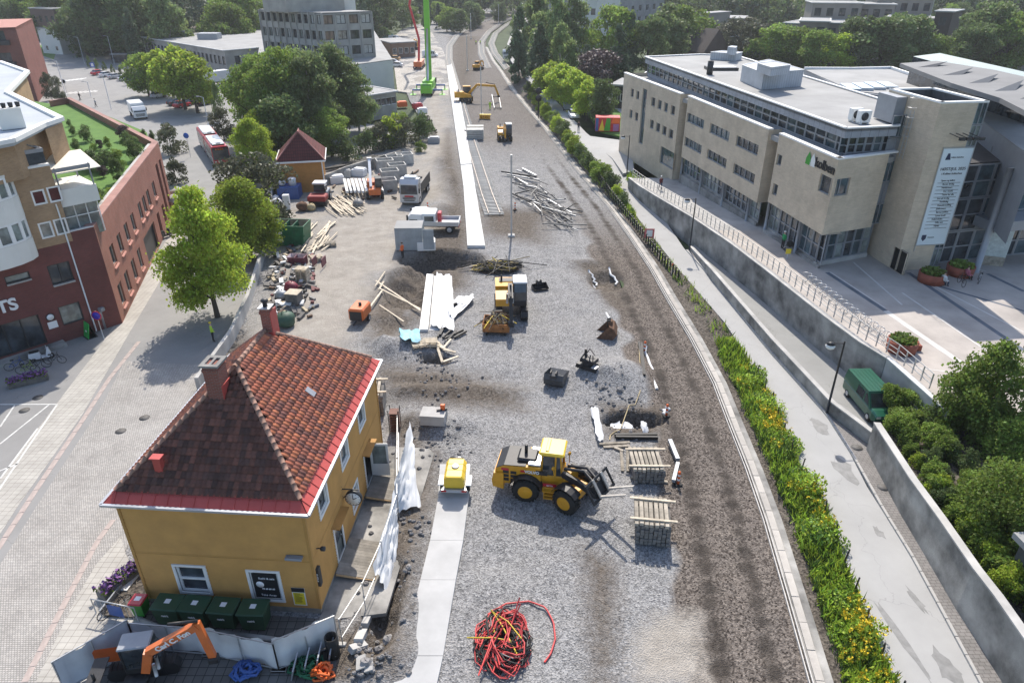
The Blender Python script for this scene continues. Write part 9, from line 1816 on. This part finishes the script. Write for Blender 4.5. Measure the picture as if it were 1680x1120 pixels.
graffiti('brown_graffiti','brown outlined letters QUZ on the graffiti wall nearest the van',g0,g1,[[(1446,722),(1440,720),(1438,730),(1443,745),(1449,740),(1449,728),(1446,722)],[(1446,742),(1452,750)],[(1452,735),(1454,752),(1460,756),(1460,740)],[(1462,745),(1466,750),(1463,762),(1468,765)]],TB,.06); graffiti('violet_graffiti','violet scrawled tags along the middle of the graffiti wall',g1,g2,scr(1492,800,1512,845,11,6,3),VI,.035); graffiti('violet_graffiti','faint violet tags before the black bubble letters',g2,g3,scr(1532,868,1560,915,10,6,5),VI,.03)
graffiti('black_graffiti','black bubble letter graffiti on the near part of the wall',g2,g3,[[(1576+8*cos(t)*.7+k*6,948+k*11+9*sin(t)) for t in np.linspace(0,6.3,10)] for k in range(4)],BKG,.035); graffiti('violet_graffiti','violet tags right after the brown letters',g0,g1,scr(1468,765,1482,800,9,4,8),VI,.035)
t,r,f=on_face('mesh_gate','dark mesh gate panel in the graffiti wall at the lower right','gate',g4,GW[5],(1630,1003),(1678,1160),MBLK,.03); m=M(); 
for k in range(14): s=lerp(r[0],r[1],k/13); m.beam(f(s,.1,.05),f(s,2.4,.05),.02)
m.beam(f(r[0],2.4,.05),f(r[1],2.4,.05),.04); m.obj('mesh_bars',GREYM,t)
p=at(1668,960,1.8); block('mesh_shed','dark mesh sided shed with a pale roof behind the shrubs','shed',(p.x,p.y-3.5,0),(p.x+3,p.y-3.3,0),4,1.5,4.2,mat('shed_mesh',(.08,.085,.09),.6),ROOF_L,(),0)
po,r,f=on_face('wall_poster','red framed white poster sign on the pale wall by the van','poster',AWb[0],AWb[1],(1459,612),(1476,640),WHITE,.04); m=M(); m.add([f(s,z,.05) for s,z in ((r[0],r[3]-.55),(r[1],r[3]-.55),(r[1],r[3]-.1),(r[0],r[3]-.1))],[(0,1,2,3)]); m.obj('red_band',RDV,po); m=M(); [m.beam(f(r[0]+.1,r[2]+.2+k*.25,.05),f(r[1]-.2,r[2]+.2+k*.25,.05),.01,.06) for k in range(4)]; m.obj('print_lines',TXTB,po)
# wet patches on the lane
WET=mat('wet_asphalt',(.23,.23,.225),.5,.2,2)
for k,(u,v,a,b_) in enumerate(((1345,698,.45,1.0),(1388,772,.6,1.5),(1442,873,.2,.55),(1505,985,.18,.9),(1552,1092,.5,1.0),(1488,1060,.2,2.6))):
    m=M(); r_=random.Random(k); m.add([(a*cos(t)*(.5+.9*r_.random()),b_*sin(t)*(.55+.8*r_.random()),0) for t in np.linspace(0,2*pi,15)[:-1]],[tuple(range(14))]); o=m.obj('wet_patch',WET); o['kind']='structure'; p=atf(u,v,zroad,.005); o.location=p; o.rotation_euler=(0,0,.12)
# ---- people
SKIN=mat('skin',(.5,.32,.24),.6,.05); HIV=mat('hi_vis_yellow',(.50,.75,.05),.6,.08,3)
def person(p,rz,label,top,legs,head,pose='stand',kids_=()):
    sit=pose=='sit'; hz=.95 if not sit else .5; K=[(0,0,hz),(0,0,hz+.25),(0,.0,hz+.48),(.0,.02,hz+.60),(.01,.0,hz+.76)]; r=[.15,.14,.15,.06,.11]; ed=[(0,1),(1,2),(2,3),(3,4)]; w=.16 if pose=='walk' else .0
    def limb(st,pts,rs):
        for q,rr in zip(pts,rs): K.append(q); r.append(rr); ed.append((st,len(K)-1)); st=len(K)-1
    for s in (-1,1):
        a=s*w
        if sit: limb(0,[(.12,s*.1,hz),(.48,s*.13,hz+.02),(.5,s*.13,.25),(.5,s*.13,.06),(.64,s*.13,.04)],[.10,.08,.06,.05,.045])
        else: limb(0,[(0,s*.1,hz-.06),(a*.8,s*.11,.50),(a*1.4-.03,s*.11,.08),(a*1.4+.12,s*.12,.04)],[.11,.075,.055,.045])
        limb(2,[(0,s*.2,hz+.46),(-a*.6+.02,s*.25,hz+.2),(-a*.9+.18,s*.22,hz+.02),(-a*.9+.25,s*.21,hz-.02)],[.075,.05,.04,.045])
    me=bpy.data.meshes.new('body'); me.from_pydata(K,ed,[]); o=bpy.data.objects.new('person_skin',me); COL.objects.link(o); md=o.modifiers.new('s','SKIN'); md.use_smooth_shade=True
    for v,rr in zip(me.skin_vertices[0].data,r): v.radius=(rr,rr)
    me.skin_vertices[0].data[0].use_root=True; sb_=o.modifiers.new('u','SUBSURF'); sb_.levels=1; sb_.render_levels=1
    dg=bpy.context.evaluated_depsgraph_get(); m2=bpy.data.meshes.new_from_object(o.evaluated_get(dg)); bpy.data.objects.remove(o)
    for mt in (top,legs,SKIN,BLACK): m2.materials.append(mt)
    for f in m2.polygons:
        z=f.center.z; f.material_index=2 if z>hz+.56 or (abs(f.center.y)>.19 and z<hz+.04) else (0 if z>hz+.02 or (abs(f.center.y)>.19 and not sit) else (3 if z<.09 else 1))
    t=thing('person',label,'person',tuple(p),rz); b=bpy.data.objects.new('body',m2); COL.objects.link(b); b.parent=t; m=M(); m.ball((0,0,hz+.83),.115,10,(1.05,1,.75)); m.obj('helmet' if head in (WHITE,ORNG,YEL_) else 'hair',head,t); return t
HB_=mat('hair_brown',(.08,.05,.03),.7); JN=mat('jeans',(.05,.07,.12),.8); DKT=mat('dark_clothes',(.03,.03,.035),.8)
person(on(804,180),R(-90),'worker in bright yellow hi-vis suit and white helmet beside the rail frame',HIV,HIV,WHITE); person(at(781,74),R(-60),'left of two distant hi-vis workers on the far track bed',HIV,DKT,WHITE,'walk'); person(at(788,74),R(-80),'right of two distant hi-vis workers on the far track bed',HIV,DKT,WHITE,'walk')
person(at(661,424),R(150),'worker in an orange jacket at the corner of the grey container',ORNG,DKT,HB_); person(at(351,560),R(30),'worker in hi-vis vest standing under the big maple',HIV,DKT,YEL_); person(at(132,165),R(60),'dark dressed person walking beside the roof garden wall',DKT,DKT,HB_,'walk'); person(at(158,176),R(40),'second pedestrian in grey beside the street light',GREYM,DKT,HB_,'walk')
person(atf(1083,312,zwalk),R(-70),'walker in a dark red top and white cap on the walkway',mat('top_maroon',(.15,.04,.04),.8),JN,WHITE,'walk'); person(at(949,216,1.6),R(100),'person standing at the lane edge near the small white car',DKT,JN,HB_); person(at(1283,408,PZ),R(20),'person in a green top and white cap by the shop windows',mat('top_green',(.03,.3,.1),.8),DKT,WHITE); person(at(1545,470,PZ),R(20),'person in pale clothes sitting at the first planter',TARP,JN,HB_,'sit'); person(at(1583,460,PZ),R(10),'person in a pink top sitting by the second planter',mat('top_pink',(.5,.15,.2),.8),DKT,HB_,'sit')
t=thing('pram','black pram in front of the shop windows','pram',tuple(at(1296,412,PZ)),R(20)); m=M(); m.bbox(-.45,.4,-.28,.28,.5,.85,.1); m.ball((-.2,0,.85),.32,10,(1,.9,.9)); m.obj('hood',BLACK,t); [wheel(t,x,y,.16,.06) for x in (-.4,.4) for y in (-.28,.28)]; m=M(); m.beam((.4,0,.7),(.75,0,1.05),.04); m.obj('handle',STEEL,t)
# driver in the loader
dv=person((0,0,0),0,'driver in an orange vest inside the wheel loader cab',ORNG,DKT,HB_,'sit'); dv.location=Matrix.Translation(ld.location)@Matrix.Rotation(R(-11),4,'Z')@Vector((-.2,0,1.15)); dv.rotation_euler=(0,0,R(-11))
hz=bpy.data.materials.new('haze_air'); hz.use_nodes=True; n_=hz.node_tree.nodes; n_.remove(n_['Principled BSDF']); pv=n_.new('ShaderNodeVolumePrincipled'); pv.inputs['Color'].default_value=(.9,.93,.97,1); pv.inputs['Density'].default_value=.00019; pv.inputs['Anisotropy'].default_value=.3; hz.node_tree.links.new(pv.outputs[0],n_['Material Output'].inputs['Volume'])
m=M(); m.box(-480,520,-12,580,-5.5,62); tag(m.obj('haze',hz),'thin pale summer haze over the town and woods','haze',None,'stuff')
